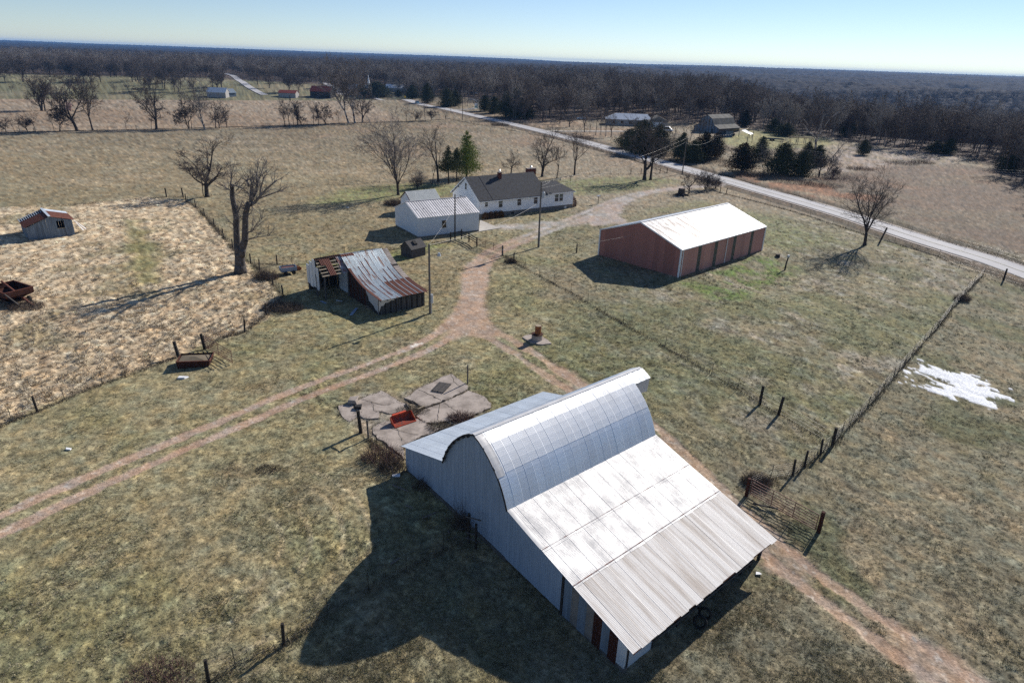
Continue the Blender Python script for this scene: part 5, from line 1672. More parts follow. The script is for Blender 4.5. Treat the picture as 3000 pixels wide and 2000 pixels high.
MB().add(vs, fs).obj('worn_lining', 'orange_dull', bk)
for x_ in (0, bl - 0.03):
    n = len(prof)
    vs = [(x_, y_, z_) for y_, z_ in prof] + [(x_ + 0.03, y_, z_) for y_, z_ in prof]
    MB().add(vs, [tuple(range(n)), tuple(range(2 * n - 1, n - 1, -1))] + [(i, n + i, n + (i + 1) % n, (i + 1) % n) for i in range(n)]).obj('side_plate', 'orange', bk)
MB().box(0, bl, -0.06, 0.04, 0.0, 0.045).obj('cutting_edge', 'orange', bk)
MB().box(0.25, bl - 0.5, 0.78, 0.98, 0.60, 0.74).obj('top_rail', 'orange', bk)
for x_ in (0.5, bl - 0.6):
    MB().box(x_, x_ + 0.06, 0.8, 1.1, 0.2, 0.72).obj('bracket', 'orange_dull', bk)
# pole by the slab, posts with a pipe rail
o = MB().tube((0, 0, -0.2), (0.0, 0, height_at(G(*zs(1925, 345)), 1069)), 0.075, 0.07, 8).obj('pole', 'pole_wood')
o.location = G(*zs(1928, 345))
tag(o, 'slim grey pole standing at the back corner of the concrete slab', 'pole')
q1, q2 = G(*zs(460, 1022)), G(*zs(562, 1092))
fr = thing('hitch_frame', 'two stout posts joined by a pipe rail at the slab corner', 'post frame', (0, 0, 0))
h1, h2 = height_at(q1, zs(0, 725)[1]), height_at(q2, zs(0, 845)[1])
MB().tube((q1.x, q1.y, -0.3), (q1.x - 0.15, q1.y + 0.05, h1), 0.16, 0.14, 9).obj('post', 'post_wood', fr)
MB().tube((q2.x, q2.y, -0.3), (q2.x - 0.04, q2.y, h2), 0.08, 0.08, 8).obj('thin_post', 'wood_grey', fr)
MB().tube((q1.x - 0.12, q1.y + 0.03, h1 - 0.35), (q2.x - 0.04, q2.y, h2 - 0.05), 0.035, 0.035, 8).obj('pipe_rail', 'steel', fr)
for i, (c, lb, s_) in enumerate([((350, 610), 'pale broken concrete lump at the far corner of the slab', 0.42), ((1600, 590), 'small dark stone on the slab near the pallet', 0.12), ((1475, 548), 'tiny stone on the slab beside the pole shadow', 0.09), ((420, 690), 'dark broken lump by the two stout posts', 0.3)]):
    p = G(*zs(*c))
    mb = MB()
    rr_ = random.Random(i)
    vs = [(p.x + sx * s_ * rr_.uniform(.6, 1.1), p.y + sy * s_ * rr_.uniform(.6, 1.1), p.z + 0.05 + (s_ * rr_.uniform(.6, 1.2) if sz else 0)) for sx in (-1, 1) for sy in (-1, 1) for sz in (0, 1)]
    mb.add(vs, [(0, 1, 3, 2), (4, 6, 7, 5), (0, 4, 5, 1), (2, 3, 7, 6), (0, 2, 6, 4), (1, 5, 7, 3)])
    tag(mb.obj('rubble_piece', 'concrete' if i in (0,) else 'wood_dark'), lb, 'rubble')
for (a, b, lb, m_) in [((1090, 585), (1190, 640), 'dark broken beam in the gap between slabs', 'wood_dark'), ((1075, 640), (1125, 705), 'short dark beam in the gap between slabs', 'wood_dark'), ((1240, 720), (1330, 680), 'tan plank behind the orange bucket', 'tan_wood')]:
    p, q_ = G(*zs(*a)), G(*zs(*b))
    tag(MB().beam((p.x, p.y, p.z + 0.16), (q_.x, q_.y, q_.z + 0.16), 0.12, 0.09).obj('beam', m_), lb, 'beam')

# rusty upright tank on its concrete ring
tp_ = G(1573, 997)
tt_ = thing('cistern', 'rusty iron drum standing on a concrete cistern ring', 'cistern', tp_)
MB().slab(ragged([(-1.7, 0.6), (-1.0, 1.5), (0.2, 1.3), (1.0, 0.5), (1.6, -0.8), (0.6, -1.3), (-0.6, -0.9)], 0.08, 0.4), -0.1, 0.10).obj('base_slab', 'concrete', tt_)
o = MB().tube((0, 0.1, 0.1), (0, 0.1, 0.72), 0.62, 0.60, 24).obj('concrete_ring', 'concrete', tt_)
MB().tube((0, 0.1, 0.72), (0, 0.1, 0.78), 0.66, 0.66, 24).obj('iron_lid', 'rust_dark', tt_)
db = MB()
for z0_, z1_, r0_ in ((0.78, 1.06, 0.34), (1.06, 1.10, 0.355), (1.10, 1.38, 0.34), (1.38, 1.42, 0.355), (1.42, 1.72, 0.34), (1.72, 1.75, 0.35)):
    db.tube((0.08, 0.12, z0_), (0.08, 0.12, z1_), r0_, r0_, 24)
db.obj('drum', 'rust_tank', tt_)
MB().tube((0.08, 0.12, 1.75), (0.08, 0.12, 1.76), 0.33, 0.33, 24).obj('drum_top', 'tan_wood', tt_)

# small broken wagon by the dead tree
bw = G(825, 808)
wa = thing('utility_trailer', 'small broken white utility trailer full of scrap beside the yard fence', 'trailer', bw, R(32))
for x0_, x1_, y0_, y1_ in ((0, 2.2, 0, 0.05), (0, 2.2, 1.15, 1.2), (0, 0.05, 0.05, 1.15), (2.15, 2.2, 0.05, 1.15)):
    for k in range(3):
        MB().box(x0_, x1_, y0_, y1_, 0.5 + k * 0.2, 0.68 + k * 0.2).obj('side_board', 'barn_white_shaded', wa)
MB().box(0.03, 2.17, 0.03, 1.17, 0.45, 0.52).obj('floor', 'wood_dark', wa)
MB().box(0.2, 2.0, 0.2, 1.0, 0.52, 0.95).obj('scrap_load', 'tin_rust', wa)
MB().beam((0.0, 0.0, 1.1), (0.35, 0.0, 1.5), 0.06, 0.05).beam((2.2, 0.6, 1.1), (2.0, 0.8, 1.8), 0.06, 0.05).obj('broken_stake', 'tan_wood', wa)
for xx in (0.6, 1.7):
    for yy in (-0.1, 1.3):
        MB().tube((xx, yy - 0.06, 0.28), (xx, yy + 0.06, 0.28), 0.28, 0.28, 14).obj('wheel', 'rubber', wa)
p = G(863, 789)
shrubball('clay_heap', 'orange heap of clay beside the broken white trailer', 'heap', (p.x, p.y, 0), 0.9, 0.6, 0.45, 'clay', 1200, 5, 0.16)

# stump, pipe stand, mail stand, etc
sp = G(1996, 572)
st = thing('tree_stump', 'large cut tree stump beside the gravel drive', 'stump', sp)
mb = MB()
n = 18
rs_ = random.Random(2)
ring = [1 + 0.16 * math.sin(3 * t_ * 2 * math.pi / n) + rs_.uniform(-.06, .06) for t_ in range(n)]
levels = [(0, 1.55), (0.22, 1.02), (0.6, 0.80), (1.5, 0.72)]
vs = []
for z_, rr_ in levels:
    for i in range(n):
        a = 2 * math.pi * i / n
        vs.append((math.cos(a) * rr_ * ring[i], math.sin(a) * rr_ * ring[i], z_ + (rs_.uniform(0, 0.12) if z_ > 1 else -0.1)))
fs = [(j * n + i, j * n + (i + 1) % n, (j + 1) * n + (i + 1) % n, (j + 1) * n + i) for j in range(3) for i in range(n)] + [tuple(range(3 * n, 4 * n))]
mb.add(vs, fs).obj('stump_wood', 'bark', st)
for i in range(7):
    a = i * 0.9 + 0.3
    MB().path([(0.7 * math.cos(a), 0.7 * math.sin(a), 0.3), (1.5 * math.cos(a + .1), 1.5 * math.sin(a + .1), 0.08), (2.2 * math.cos(a), 2.2 * math.sin(a), -0.05)], [0.2, 0.13, 0.05], 6).obj('root', 'bark', st)
hp = G(2299, 792)
hd = thing('pipe_stand', 'leaning dark pole with a white cap standing below the red shed', 'stand pipe', hp)
MB().path([(0, 0, -0.2), (0.25, 0.55, 1.0), (0.45, 0.7, 2.0)], [0.13, 0.12, 0.11], 8).obj('pole', 'wood_dark', hd)
MB().tube((0.45, 0.7, 2.0), (0.46, 0.72, 2.35), 0.2, 0.2, 10).obj('cap', 'grey_box', hd)
p = G(2278, 752)
tag(MB().box(p.x - .3, p.x + .3, p.y - .25, p.y + .25, p.z - 0.1, p.z + 0.42).obj('small_stump', 'wood_dark'), 'small dark block in the grass near the white-capped pole', 'block')
p = G(1752, 597)
mp_ = thing('post_box', 'grey box on a thin dark post beside the gravel drive', 'post box', p, R(35))
MB().tube((0, 0, -0.2), (0, 0, 1.6), 0.07, 0.06, 8).obj('post', 'post_wood', mp_)
MB().box(-0.45, 0.45, -0.2, 0.2, 1.6, 1.85).obj('box', 'grey_box', mp_)
p = G(1670, 541)
bh = thing('clothes_post', 'small dark T-shaped post behind the low house wing', 'post', p, R(20))
MB().tube((0, 0, -0.2), (0, 0, 2.1), 0.06, 0.05, 6).obj('post', 'post_wood', bh)
MB().beam((-0.5, 0, 2.05), (0.5, 0, 2.05), 0.07, 0.1).obj('crossbar', 'post_wood', bh)
for (px_, py_, lb, s_) in [(1019, 609, 'small white scrap lying under the tree shadow west of the garage', 0.35), (536, 1107, 'flat white scrap on the grass below the feed bunk', 0.45), (201, 1316, 'tiny white scrap in the grass by the lower track', 0.25), (1160, 1394, 'white crumpled scrap at the barn corner', 0.3), (2221, 1680, 'small white scrap beside the low barn eave', 0.2), (1146, 1372, 'white stone at the brush by the barn corner', 0.15)]:
    p = G(px_, py_)
    mb = MB()
    rr_ = random.Random(px_)
    vs = [(p.x + sx * s_ * rr_.uniform(.5, 1.1), p.y + sy * s_ * 0.6 * rr_.uniform(.6, 1.1), p.z + (s_ * rr_.uniform(.15, .5) if sz else 0)) for sx in (-1, 1) for sy in (-1, 1) for sz in (0, 1)]
    mb.add(vs, [(0, 1, 3, 2), (4, 6, 7, 5), (0, 4, 5, 1), (2, 3, 7, 6), (0, 2, 6, 4), (1, 5, 7, 3)])
    tag(mb.obj('scrap_piece', 'litter_white'), lb, 'scrap')
for (a, b, lb) in [((1150, 1424), (1198, 1444), 'long dead log in the barn shadow near the wall'), ((1238, 1521), (1280, 1505), 'pale twisted branch in the barn shadow'), ((1189, 1484), (1210, 1492), 'short pale branch in the barn shadow'), ((1146, 1656), (1171, 1640), 'slim pale log far from the wall in the barn shadow'), ((1315, 1560), (1316, 1568), 'tiny pale stake in the barn shadow')]:
    p, q_ = G(*a), G(*b)
    tag(MB().tube((p.x, p.y, p.z + 0.12), (q_.x, q_.y, q_.z + 0.15), 0.07, 0.04, 6).obj('branch', 'pole_wood'), lb, 'branch')
# loading ramp by the barn wall
p = G(1377, 1585)
lr = thing('stile', 'dark wooden stile of two posts and rungs against the barn front', 'stile', p, BA)
for x_ in (0, 0.75):
    MB().tube((x_, -0.1, -0.5), (x_, -0.1, 2.3 - x_ * 0.5), 0.09, 0.08, 8).obj('post', 'post_wood', lr)
for z_ in (0.4, 0.85, 2.1):
    MB().beam((-0.1, -0.3, z_), (1.0, 0.1, z_ + 0.15), 0.07, 0.07).obj('rung', 'wood_grey', lr)
# tyres and odd junk at the open side
def barnpt(u, v, z):
    return (-7.7 + math.cos(BA) * u - math.sin(BA) * v, 42.7 + math.sin(BA) * u + math.cos(BA) * v, z)
def torus(name, R0, r0, m, parent=None, n=20, k=8):
    vs, fs = [], []
    for i in range(n):
        a = 2 * math.pi * i / n
        for j in range(k):
            b = 2 * math.pi * j / k
            vs.append(((R0 + r0 * math.cos(b)) * math.cos(a), (R0 + r0 * math.cos(b)) * math.sin(a), r0 * math.sin(b)))
    for i in range(n):
        for j in range(k):
            fs.append((i * k + j, ((i + 1) % n) * k + j, ((i + 1) % n) * k + (j + 1) % k, i * k + (j + 1) % k))
    return MB().add(vs, fs).obj(name, m, parent)
for i, (u, v, a, lb) in enumerate([(22.2, 6.9, 80, 'black tyre leaning on the rail under the long barn eave'), (22.4, 6.1, 60, 'second black tyre lying below the long barn eave')]):
    o = torus('tyre', 0.34, 0.09, 'rubber')
    o.location = barnpt(u, v, float(T(*barnpt(u, v, 0)[:2])) + 0.35)
    o.rotation_euler = (R(a), 0.2, BA + 0.3)
    tag(o, lb, 'tyre', 'tyres under the barn eave')

# ------------------------------------------------------------------ fences
print('fences')
TP = MB().box(-0.025, 0.025, -0.006, 0.006, -0.3, 1.35).box(-0.006, 0.006, 0, 0.035, -0.3, 1.35).mesh('steel_post', 'tpost')
WP = MB().tube((0, 0, -0.4), (0, 0, 1.5), 0.10, 0.09, 8).mesh('wood_post', 'post_wood')
weed_tris = {'v': [], 'f': []}
def fence(label, pxs, kinds='t', spacing=None, nwire=4, h=1.25, weeds=1.0, wire=0.006, mesh_wire=False, world=False, name='wire_fence'):
    """pxs: pixels of posts; kinds: one letter per post or one for all (w wood, b big wood, t steel)"""
    pts = [Vector((p[0], p[1], float(T(p[0], p[1])))) for p in pxs] if world else [G(*p) for p in pxs]
    ks = (list(kinds) + ['t'] * len(pts))[:len(pts)] if len(kinds) > 1 else [kinds] * len(pts)
    if spacing:
        P2, K2 = [], []
        for i in range(len(pts) - 1):
            n = max(1, round((pts[i + 1] - pts[i]).length / spacing))
            for k in range(n):
                q = pts[i].lerp(pts[i + 1], k / n)
                q.z = float(T(q.x, q.y))
                P2.append(q)
                K2.append(ks[i] if k == 0 else 't')
        P2.append(pts[-1])
        K2.append(ks[-1])
        pts, ks = P2, K2
    t = thing(name, label, 'fence', pts[0])
    o0 = pts[0]
    r = random.Random(int(abs(o0.x) * 10))
    for p, k in zip(pts, ks):
        if k == 'x': continue
        l = p - o0
        s = 1.25 if k == 'b' else 1.0
        share('post', WP if k in 'wb' else TP, t, l, (r.uniform(-.06, .06), r.uniform(-.06, .06), r.uniform(0, 3)), (s * (1.15 if k == 'b' else 1), s * (1.15 if k == 'b' else 1), s if k in 'wb' else r.uniform(.9, 1.08)))
    for j in range(nwire):
        z = 0.2 + (h - 0.2) * j / max(1, nwire - 1)
        mb = MB()
        for i in range(len(pts) - 1):
            a, b = pts[i] - o0, pts[i + 1] - o0
            mb.tube((a.x, a.y, a.z + z), (b.x, b.y, b.z + z), wire, wire, 3, cap=False)
        mb.obj('wire', 'steel', t)
    # dead weeds along the foot
    for i in range(len(pts) - 1):
        a, b = pts[i], pts[i + 1]
        L = (b - a).length
        n = int(L * 60 * weeds)
        for k in range(n):
            f_ = r.random()
            q = a.lerp(b, f_) + Vector((r.gauss(0, 0.22), r.gauss(0, 0.22), 0))
            clump = 0.5 + 0.9 * float(vnoise(q.x, q.y, 3.0, 7))
            hh = r.uniform(0.08, 0.38) * clump
            w = r.uniform(0.012, 0.035)
            th_ = r.uniform(0, math.pi)
            dx, dy = math.cos(th_) * w, math.sin(th_) * w
            zt = float(T(q.x, q.y)) - 0.03 if k % 8 == 0 else zt if k else a.z
            nv = len(weed_tris['v'])
            weed_tris['v'] += [(q.x - dx, q.y - dy, zt), (q.x + dx, q.y + dy, zt), (q.x + r.uniform(-.2, .2) * hh * 2, q.y + r.uniform(-.2, .2) * hh * 2, zt + hh)]
            weed_tris['f'].append((nv, nv + 1, nv + 2))
    return pts

fence('wire fence running from the track gate down toward the big barn', [(1472, 747), (1505, 768), (1538, 787), (1580, 809), (1622, 832), (1673, 858), (1722, 888), (1772, 919), (1826, 948), (1885, 982), (1948, 1017), (2014, 1056), (2085, 1097), (2161, 1140), (2226, 1183), (2281, 1213), (2345, 1250), (2410, 1289)], 'xwttttttttttttbbxx', nwire=4, weeds=0.9)
fence('wire fence from the rusty gate past the snow to the road', [(2194, 1438), (2256, 1404), (2322, 1392), (2356, 1366), (2403, 1330), (2438, 1306), (2466, 1269), (2490, 1246), (2514, 1223), (2544, 1190), (2568, 1164), (2591, 1136), (2616, 1111), (2633, 1087), (2652, 1064), (2672, 1041), (2703, 1006), (2726, 981), (2749, 957), (2788, 904), (2808, 884), (2826, 862), (2854, 832), (2882, 803)], 'xtwwwbttttttttttttttttttb'[:24], nwire=6, weeds=1.0, wire=0.007)
fence('roadside wire fence on the red shed side of the road', [(2086, 556), (2109, 565), (2127, 569), (2147, 574), (2199, 587), (2256, 602), (2316, 618), (2373, 635), (2440, 657), (2520, 683), (2620, 713), (2750, 752), (2810, 784), (2882, 803), (2940, 820), (3030, 848), (3200, 905)], 'xwwtttttttttttbttt'[:17], nwire=3, weeds=0.8)
fence('wire fence behind the farmhouse along the brown pasture', [(537, 579), (700, 566), (863, 553), (915, 546), (963, 541), (1008, 543), (1064, 538), (1112, 534), (1184, 532), (1270, 528), (1380, 520), (1440, 516), (1500, 514), (1560, 512), (1600, 511), (1663, 511), (1695, 511), (1727, 511), (1756, 510), (1788, 510), (1818, 510), (1848, 510), (1878, 510), (1933, 508), (1954, 508)], 'w' + 't' * 20 + 'wwww', nwire=4, weeds=0.25)
fence('wire fence beside the road past the brown pasture', [(1954, 508), (1860, 470), (1740, 437), (1620, 405), (1500, 383), (1380, 362), (1330, 352), (1305, 346)], 'w', spacing=6, nwire=3, weeds=0.5)
fence('close-set wire fence between the stubble field and the yard', [(545, 590), (574, 607), (600, 633), (628, 664), (655, 696), (682, 727), (704, 752), (735, 772), (760, 790), (800, 835), (830, 868)], 'w', spacing=1.7, nwire=6, weeds=1.3)
fence('wire fence along the lower side of the stubble field', [(830, 868), (780, 922), (717, 972), (650, 990), (602, 1022)], 'xwwxx', spacing=4, nwire=3, weeds=1.2)
fence('broken wire fence along the lower edge of the stubble field', [(524, 1045), (445, 1072), (368, 1102), (300, 1125), (190, 1170), (110, 1206), (36, 1234), (-80, 1280), (-260, 1350)], 'xttttwttt', nwire=3, weeds=1.2)
fence('wire fence behind the ruined shed running to the garage', [(735, 772), (812, 775), (857, 778), (898, 774), (940, 764), (1010, 748), (1082, 731), (1144, 732), (1200, 722), (1260, 712), (1320, 706)], 'xwtttttttxx', nwire=4, weeds=0.9)
fence('wire fence under the far line of bare trees', [(-400, 408), (-100, 396), (0, 392), (100, 387), (227, 384), (400, 380), (600, 375), (835, 369), (1020, 361), (1190, 357), (1305, 350)], 'w', spacing=7, nwire=3, weeds=2.2)
fence('wire fence on the far side of the road along the rust-red grass', [(2170, 528), (2260, 558), (2340, 575), (2420, 605), (2560, 645), (2670, 680), (2750, 702), (2830, 727), (2920, 752), (3010, 782), (3200, 850)], 't', spacing=7, nwire=3, weeds=1.0)
fence('sagging wire fence crossing the near pasture into the barn shadow', [(520, 2090), (612, 2000), (690, 1950), (832, 1887), (960, 1800), (1080, 1725), (1190, 1670), (1300, 1610), (1377, 1585)], 'xwtwttttx', nwire=3, weeds=1.3)
fence('short wire fence beside the slab running to the barn corner', [(1078, 1285), (1105, 1310), (1140, 1340), (1180, 1368)], 'xtxx', nwire=3, weeds=2.0)
fence('short wire fence joining the stubble field corner to the two posts', [(200, 600), (350, 590), (488, 577), (537, 577)], 'xxbb', nwire=2, weeds=0.6)
p = G(1689, 741)
post_thing('fence_post', 'lone dark post in the grass left of the red shed', p, height_at(p, 714), 0.11)
p = G(2587, 703)
post_thing('leaning_post', 'leaning dark post beside the roadside ditch near the lone tree', G(2575, 712), 2.6, 0.16, 'bark', (1.5, 1.3))
mb = MB()
mb.v, mb.f = weed_tris['v'], weed_tris['f']
o = mb.obj('weeds', 'weed')
o['kind'] = 'stuff'
print('weeds', len(mb.f))

# ------------------------------------------------------------------ grass tufts standing on the ground
def tuft_mesh(name, seed, n, rad, hgt, w, m):
    r = random.Random(seed)
    mb = MB()
    for i in range(n):
        a = r.uniform(0, 6.28)
        q = rad * r.random() ** 0.6
        b = Vector((math.cos(a) * q, math.sin(a) * q, -0.02))
        o = Vector((math.cos(a), math.sin(a), 0)) * r.uniform(0.2, 0.9) * hgt + Vector((r.uniform(-.3, .3), r.uniform(-.3, .3), 0)) * hgt
        t_ = b + o + Vector((0, 0, hgt * r.uniform(0.5, 1.1)))
        s_ = Vector((-math.sin(a + r.uniform(-1, 1)), math.cos(a), 0)) * w * r.uniform(0.6, 1.3)
        mb.add([b - s_, b + s_, t_], [(0, 1, 2)])
    me = mb.mesh(name, m)
    return me
def tuft_mat(name, cols):
    m = bpy.data.materials.new(name)
    m.use_nodes = True
    nt = m.node_tree
    b = nt.nodes['Principled BSDF']
    b.inputs['Roughness'].default_value = 0.95
    b.inputs['Specular IOR Level'].default_value = 0.1
    oi = nt.nodes.new('ShaderNodeObjectInfo')
    cr = nt.nodes.new('ShaderNodeValToRGB')
    cr.color_ramp.interpolation = 'LINEAR'
    el = cr.color_ramp.elements
    while len(el) < len(cols):
        el.new(0.5)
    for i, c_ in enumerate(cols):
        el[i].position = i / (len(cols) - 1)
        el[i].color = (*c_, 1)
    nt.links.new(oi.outputs['Random'], cr.inputs[0])
    nt.links.new(cr.outputs[0], b.inputs['Base Color'])
    return m
M['tuft'] = tuft_mat('grass_tuft', [(0.19, 0.175, 0.10), (0.28, 0.25, 0.155), (0.24, 0.24, 0.12), (0.37, 0.33, 0.21), (0.46, 0.41, 0.29), (0.27, 0.22, 0.16)])
M['tuft_tan'] = tuft_mat('straw_tuft', [(0.32, 0.26, 0.175), (0.45, 0.375, 0.265), (0.55, 0.465, 0.345), (0.40, 0.335, 0.23), (0.58, 0.495, 0.375)])
def mass(name, pts, scales, meshes):
    pm = bpy.data.meshes.new(name)
    pm.vertices.add(len(pts))
    pm.vertices.foreach_set('co', np.asarray(pts, float).ravel())
    a1 = pm.attributes.new('sc', 'FLOAT', 'POINT')
    a1.data.foreach_set('value', np.asarray(scales, float))
    a2 = pm.attributes.new('rz', 'FLOAT', 'POINT')
    a2.data.foreach_set('value', np.random.RandomState(1).uniform(0, 6.28, len(pts)))
    po = bpy.data.objects.new(name, pm)
    COL.objects.link(po)
    ng = bpy.data.node_groups.new(name, 'GeometryNodeTree')
    ng.interface.new_socket('Geometry', in_out='INPUT', socket_type='NodeSocketGeometry')
    ng.interface.new_socket('Geometry', in_out='OUTPUT', socket_type='NodeSocketGeometry')
    gi, go = ng.nodes.new('NodeGroupInput'), ng.nodes.new('NodeGroupOutput')
    js = ng.nodes.new('GeometryNodeJoinGeometry')
    for me in meshes:
        so = bpy.data.objects.new(me.name + '_kind', me)
        oi = ng.nodes.new('GeometryNodeObjectInfo')
        oi.inputs['Object'].default_value = so
        oi.inputs['As Instance'].default_value = True
        ng.links.new(oi.outputs['Geometry'], js.inputs[0])
    mp = ng.nodes.new('GeometryNodeInstanceOnPoints')
    mp.inputs['Pick Instance'].default_value = True
    ng.links.new(gi.outputs[0], mp.inputs['Points'])
    ng.links.new(js.outputs[0], mp.inputs['Instance'])
    na1 = ng.nodes.new('GeometryNodeInputNamedAttribute')
    na1.data_type = 'FLOAT'
    na1.inputs['Name'].default_value = 'sc'
    na2 = ng.nodes.new('GeometryNodeInputNamedAttribute')
    na2.data_type = 'FLOAT'
    na2.inputs['Name'].default_value = 'rz'
    cx = ng.nodes.new('ShaderNodeCombineXYZ')
    ng.links.new(na2.outputs['Attribute'], cx.inputs['Z'])
    ng.links.new(cx.outputs[0], mp.inputs['Rotation'])
    ng.links.new(na1.outputs['Attribute'], mp.inputs['Scale'])
    ng.links.new(mp.outputs[0], go.inputs[0])
    md = po.modifiers.new('copies', 'NODES')
    md.node_group = ng
    po['kind'] = 'stuff'
    return po
BLOCK = [(-7.7, 42.7, BA, -0.1, 22, -0.1, 14.5), (24.28, 95.08, R(44), 0, 25.3, 0, 15.3), (-16.81, 112.76, R(33.2), 0, 12, 0, 9.9), (-7.25, 129.98, R(35), 0, 23.4, 0, 10.6), (-16.2, 75.21, R(38), 0, 6.3, 0, 13.6), (-77.19, 102.54, R(42), 0, 6.3, 0, 7), (-16.05, 100.08, R(50), 0, 2.9, 0, 2.5)]
def free(x, y):
    ok = np.ones(len(x), bool)
    for ox, oy, a, u0, u1, v0, v1 in BLOCK:
        u = (x - ox) * math.cos(a) + (y - oy) * math.sin(a)
        v = -(x - ox) * math.sin(a) + (y - oy) * math.cos(a)
        ok &= ~((u > u0) & (u < u1) & (v > v0) & (v < v1))
    for sp_, hh in slabs:
        ok &= sdf_poly(x, y, [tuple(G(*zs(*p)))[:2] for p in sp_]) < 0
    return ok
rg = np.random.RandomState(4)
def ground_points(n, dmax, dmin=20):
    # evenly spread over the picture rather than over the ground, within the farmyard
    az = rg.uniform(-50, 50, n)
    u = rg.rand(n)
    d = 1 / (1 / dmin + (1 / dmax - 1 / dmin) * u)
    x, y = d * np.sin(np.radians(az)), d * np.cos(np.radians(az))
    return x, y, d
gx, gy, gd = ground_points(260000, 150)
gk = masks(gx, gy)
bare_ = np.maximum(gk['dirt'], gk['gravel'])
pn = fbm(gx, gy, 2.6, 131, 3)
ok = free(gx, gy) & (bare_ < 0.25) & (gk['snow'] < 0.3) & (gk['road'] > 5)
g1 = ok & (gk['stubble'] < 0.5) & (rg.rand(len(gx)) < 0.45 + 0.7 * S(pn, 0.40, 0.65))
gz_ = T(gx, gy) + micro(gx, gy, gk)
P1 = np.stack([gx, gy, gz_], -1)
tm = [tuft_mesh('grass_tuft', 10 + i, 16, 0.16, 0.13, 0.016, 'tuft') for i in range(4)]
mass('grass_tufts', P1[g1], rg.uniform(0.4, 1.05, g1.sum()) * (0.7 + 0.6 * pn[g1]) * np.clip(gd[g1] / 70, 0.75, 1.5), tm)
hx, hy, hd = ground_points(90000, 190, 45)
keep_ = (hx < -8)
hx, hy, hd = hx[keep_], hy[keep_], hd[keep_]
hk = masks(hx, hy)
cl_ = fbm(hx, hy, 0.8, 41, 3) + ROWS(hx, hy)
g2 = free(hx, hy) & (hk['stubble'] > 0.5) & (rg.rand(len(hx)) < 0.2 + 1.2 * S(1 - cl_, 0.46, 0.6)) & (hk['gstrip'] < 0.6)
P2_ = np.stack([hx, hy, T(hx, hy) + micro(hx, hy, hk)], -1)
tm2 = [tuft_mesh('straw_tuft', 30 + i, 22, 0.30, 0.22, 0.03, 'tuft_tan') for i in range(4)]
mass('straw_tufts', P2_[g2], rg.uniform(0.5, 1.3, g2.sum()), tm2)
print('tufts', g1.sum(), g2.sum())

# ------------------------------------------------------------------ utility poles and cables
def upole(label, base, top_y, r=0.14, arm=None, lean_px=0, name='utility_pole'):
    p = G(*base)
    h = height_at(p, top_y)
    t = thing(name, label, 'utility pole', p)
    # follow the lean seen in the picture
    MB().tube((0, 0, -0.3), (0, 0, h), r, r * 0.75, 10).obj('pole_shaft', 'pole_wood', t)
    return t, p, h
def cable(label, a, b, sag, r=0.012, m='wire_white', n=14):
    a, b = Vector(a), Vector(b)
    pts = []
    for i in range(n + 1):
        q = a.lerp(b, i / n)
        q.z -= 4 * sag * (i / n) * (1 - i / n)
        pts.append(q)
    mb = MB()
    for i in range(n):
        mb.tube(pts[i], pts[i + 1], r, r, 4, cap=False)
    return tag(mb.obj('cable', m), label, 'cable')
t1, p1, h1 = upole('tall grey pole with meter box beside the ruined tin-roofed shed', (1260, 918), 715, 0.15)
MB().box(0.12, 0.4, -0.2, 0.05, 1.4, 2.5).obj('meter_box', 'grey_box', t1)
MB().tube((0.2, -0.05, 0), (0.2, -0.05, 1.4), 0.04, 0.04, 6).obj('conduit', 'grey_box', t1)
MB().tube((0, 0, h1 - 1.5), (1.15, 0.2, h1 - 1.2), 0.03, 0.03, 6).obj('lamp_arm', 'steel', t1)
MB().tube((1.15, 0.2, h1 - 1.05), (1.15, 0.2, h1 - 1.45), 0.12, 0.24, 12).obj('yard_lamp', 'grey_box', t1)
t2, p2, h2 = upole('dark creosoted pole in front of the white garage window wall', (1333, 702), 569, 0.13)
t2.children[0].data.materials[0] = M['post_wood']
t3, p3, h3 = upole('tall grey pole with round transformer in front of the farmhouse', (1577, 724), 533, 0.16)
MB().tube((0.42, 0.0, h3 - 2.6), (0.42, 0.0, h3 - 1.7), 0.26, 0.26, 14).tube((0.42, 0, h3 - 1.7), (0.42, 0, h3 - 1.5), 0.2, 0.05, 10).obj('transformer', 'grey_box', t3)
MB().beam((0, 0, h3 - 2.2), (0.35, 0, h3 - 2.2), 0.06, 0.1).obj('bracket', 'steel', t3)
MB().tube((0.17, -0.05, 0), (0.17, -0.05, 2.6), 0.04, 0.04, 6).obj('conduit', 'grey_box', t3)
t4, p4, h4 = upole('roadside pole beside the mouth of the gravel drive', (1999, 508), 402, 0.16)
t5, p5, h5 = upole('pole beyond the road among the dark cedars', (2084, 470), 396, 0.15)
t6, p6, h6 = upole('roadside pole near the church turning', (1355, 352), 250, 0.16)
t7, p7, h7 = upole('twin pole nearest the old gambrel barn yard', (2188, 420), 372, 0.15)
t8, p8, h8 = upole('thin second pole in the old gambrel barn yard', (2202, 420), 384, 0.10)
t9, p9, h9 = upole('roadside pole beyond the sycamores', (1090, 296), 245, 0.15)
for t_, h_ in ((t4, h4), (t6, h6), (t5, h5)):
    MB().beam((-0.9, 0.5, h_ - 0.5), (0.9, -0.5, h_ - 0.5), 0.09, 0.12).obj('crossarm', 'pole_wood', t_)
top = lambda p, h, d=0.1: (p.x, p.y, h - d + p.z)
cable('bright thick cable sagging from the meter pole to the transformer pole', top(p1, h1), top(p3, h3, 3.2), 0.9, 0.016)
cable('thin cable from the meter pole up to the garage roof', top(p1, h1), (-11.2, 116.6, 4.2), 0.15, 0.010)
cable('thin cable from the meter pole across to the red shed gable', top(p1, h1, 0.6), (20.0, 102.2, 4.9), 1.1, 0.010, n=24)
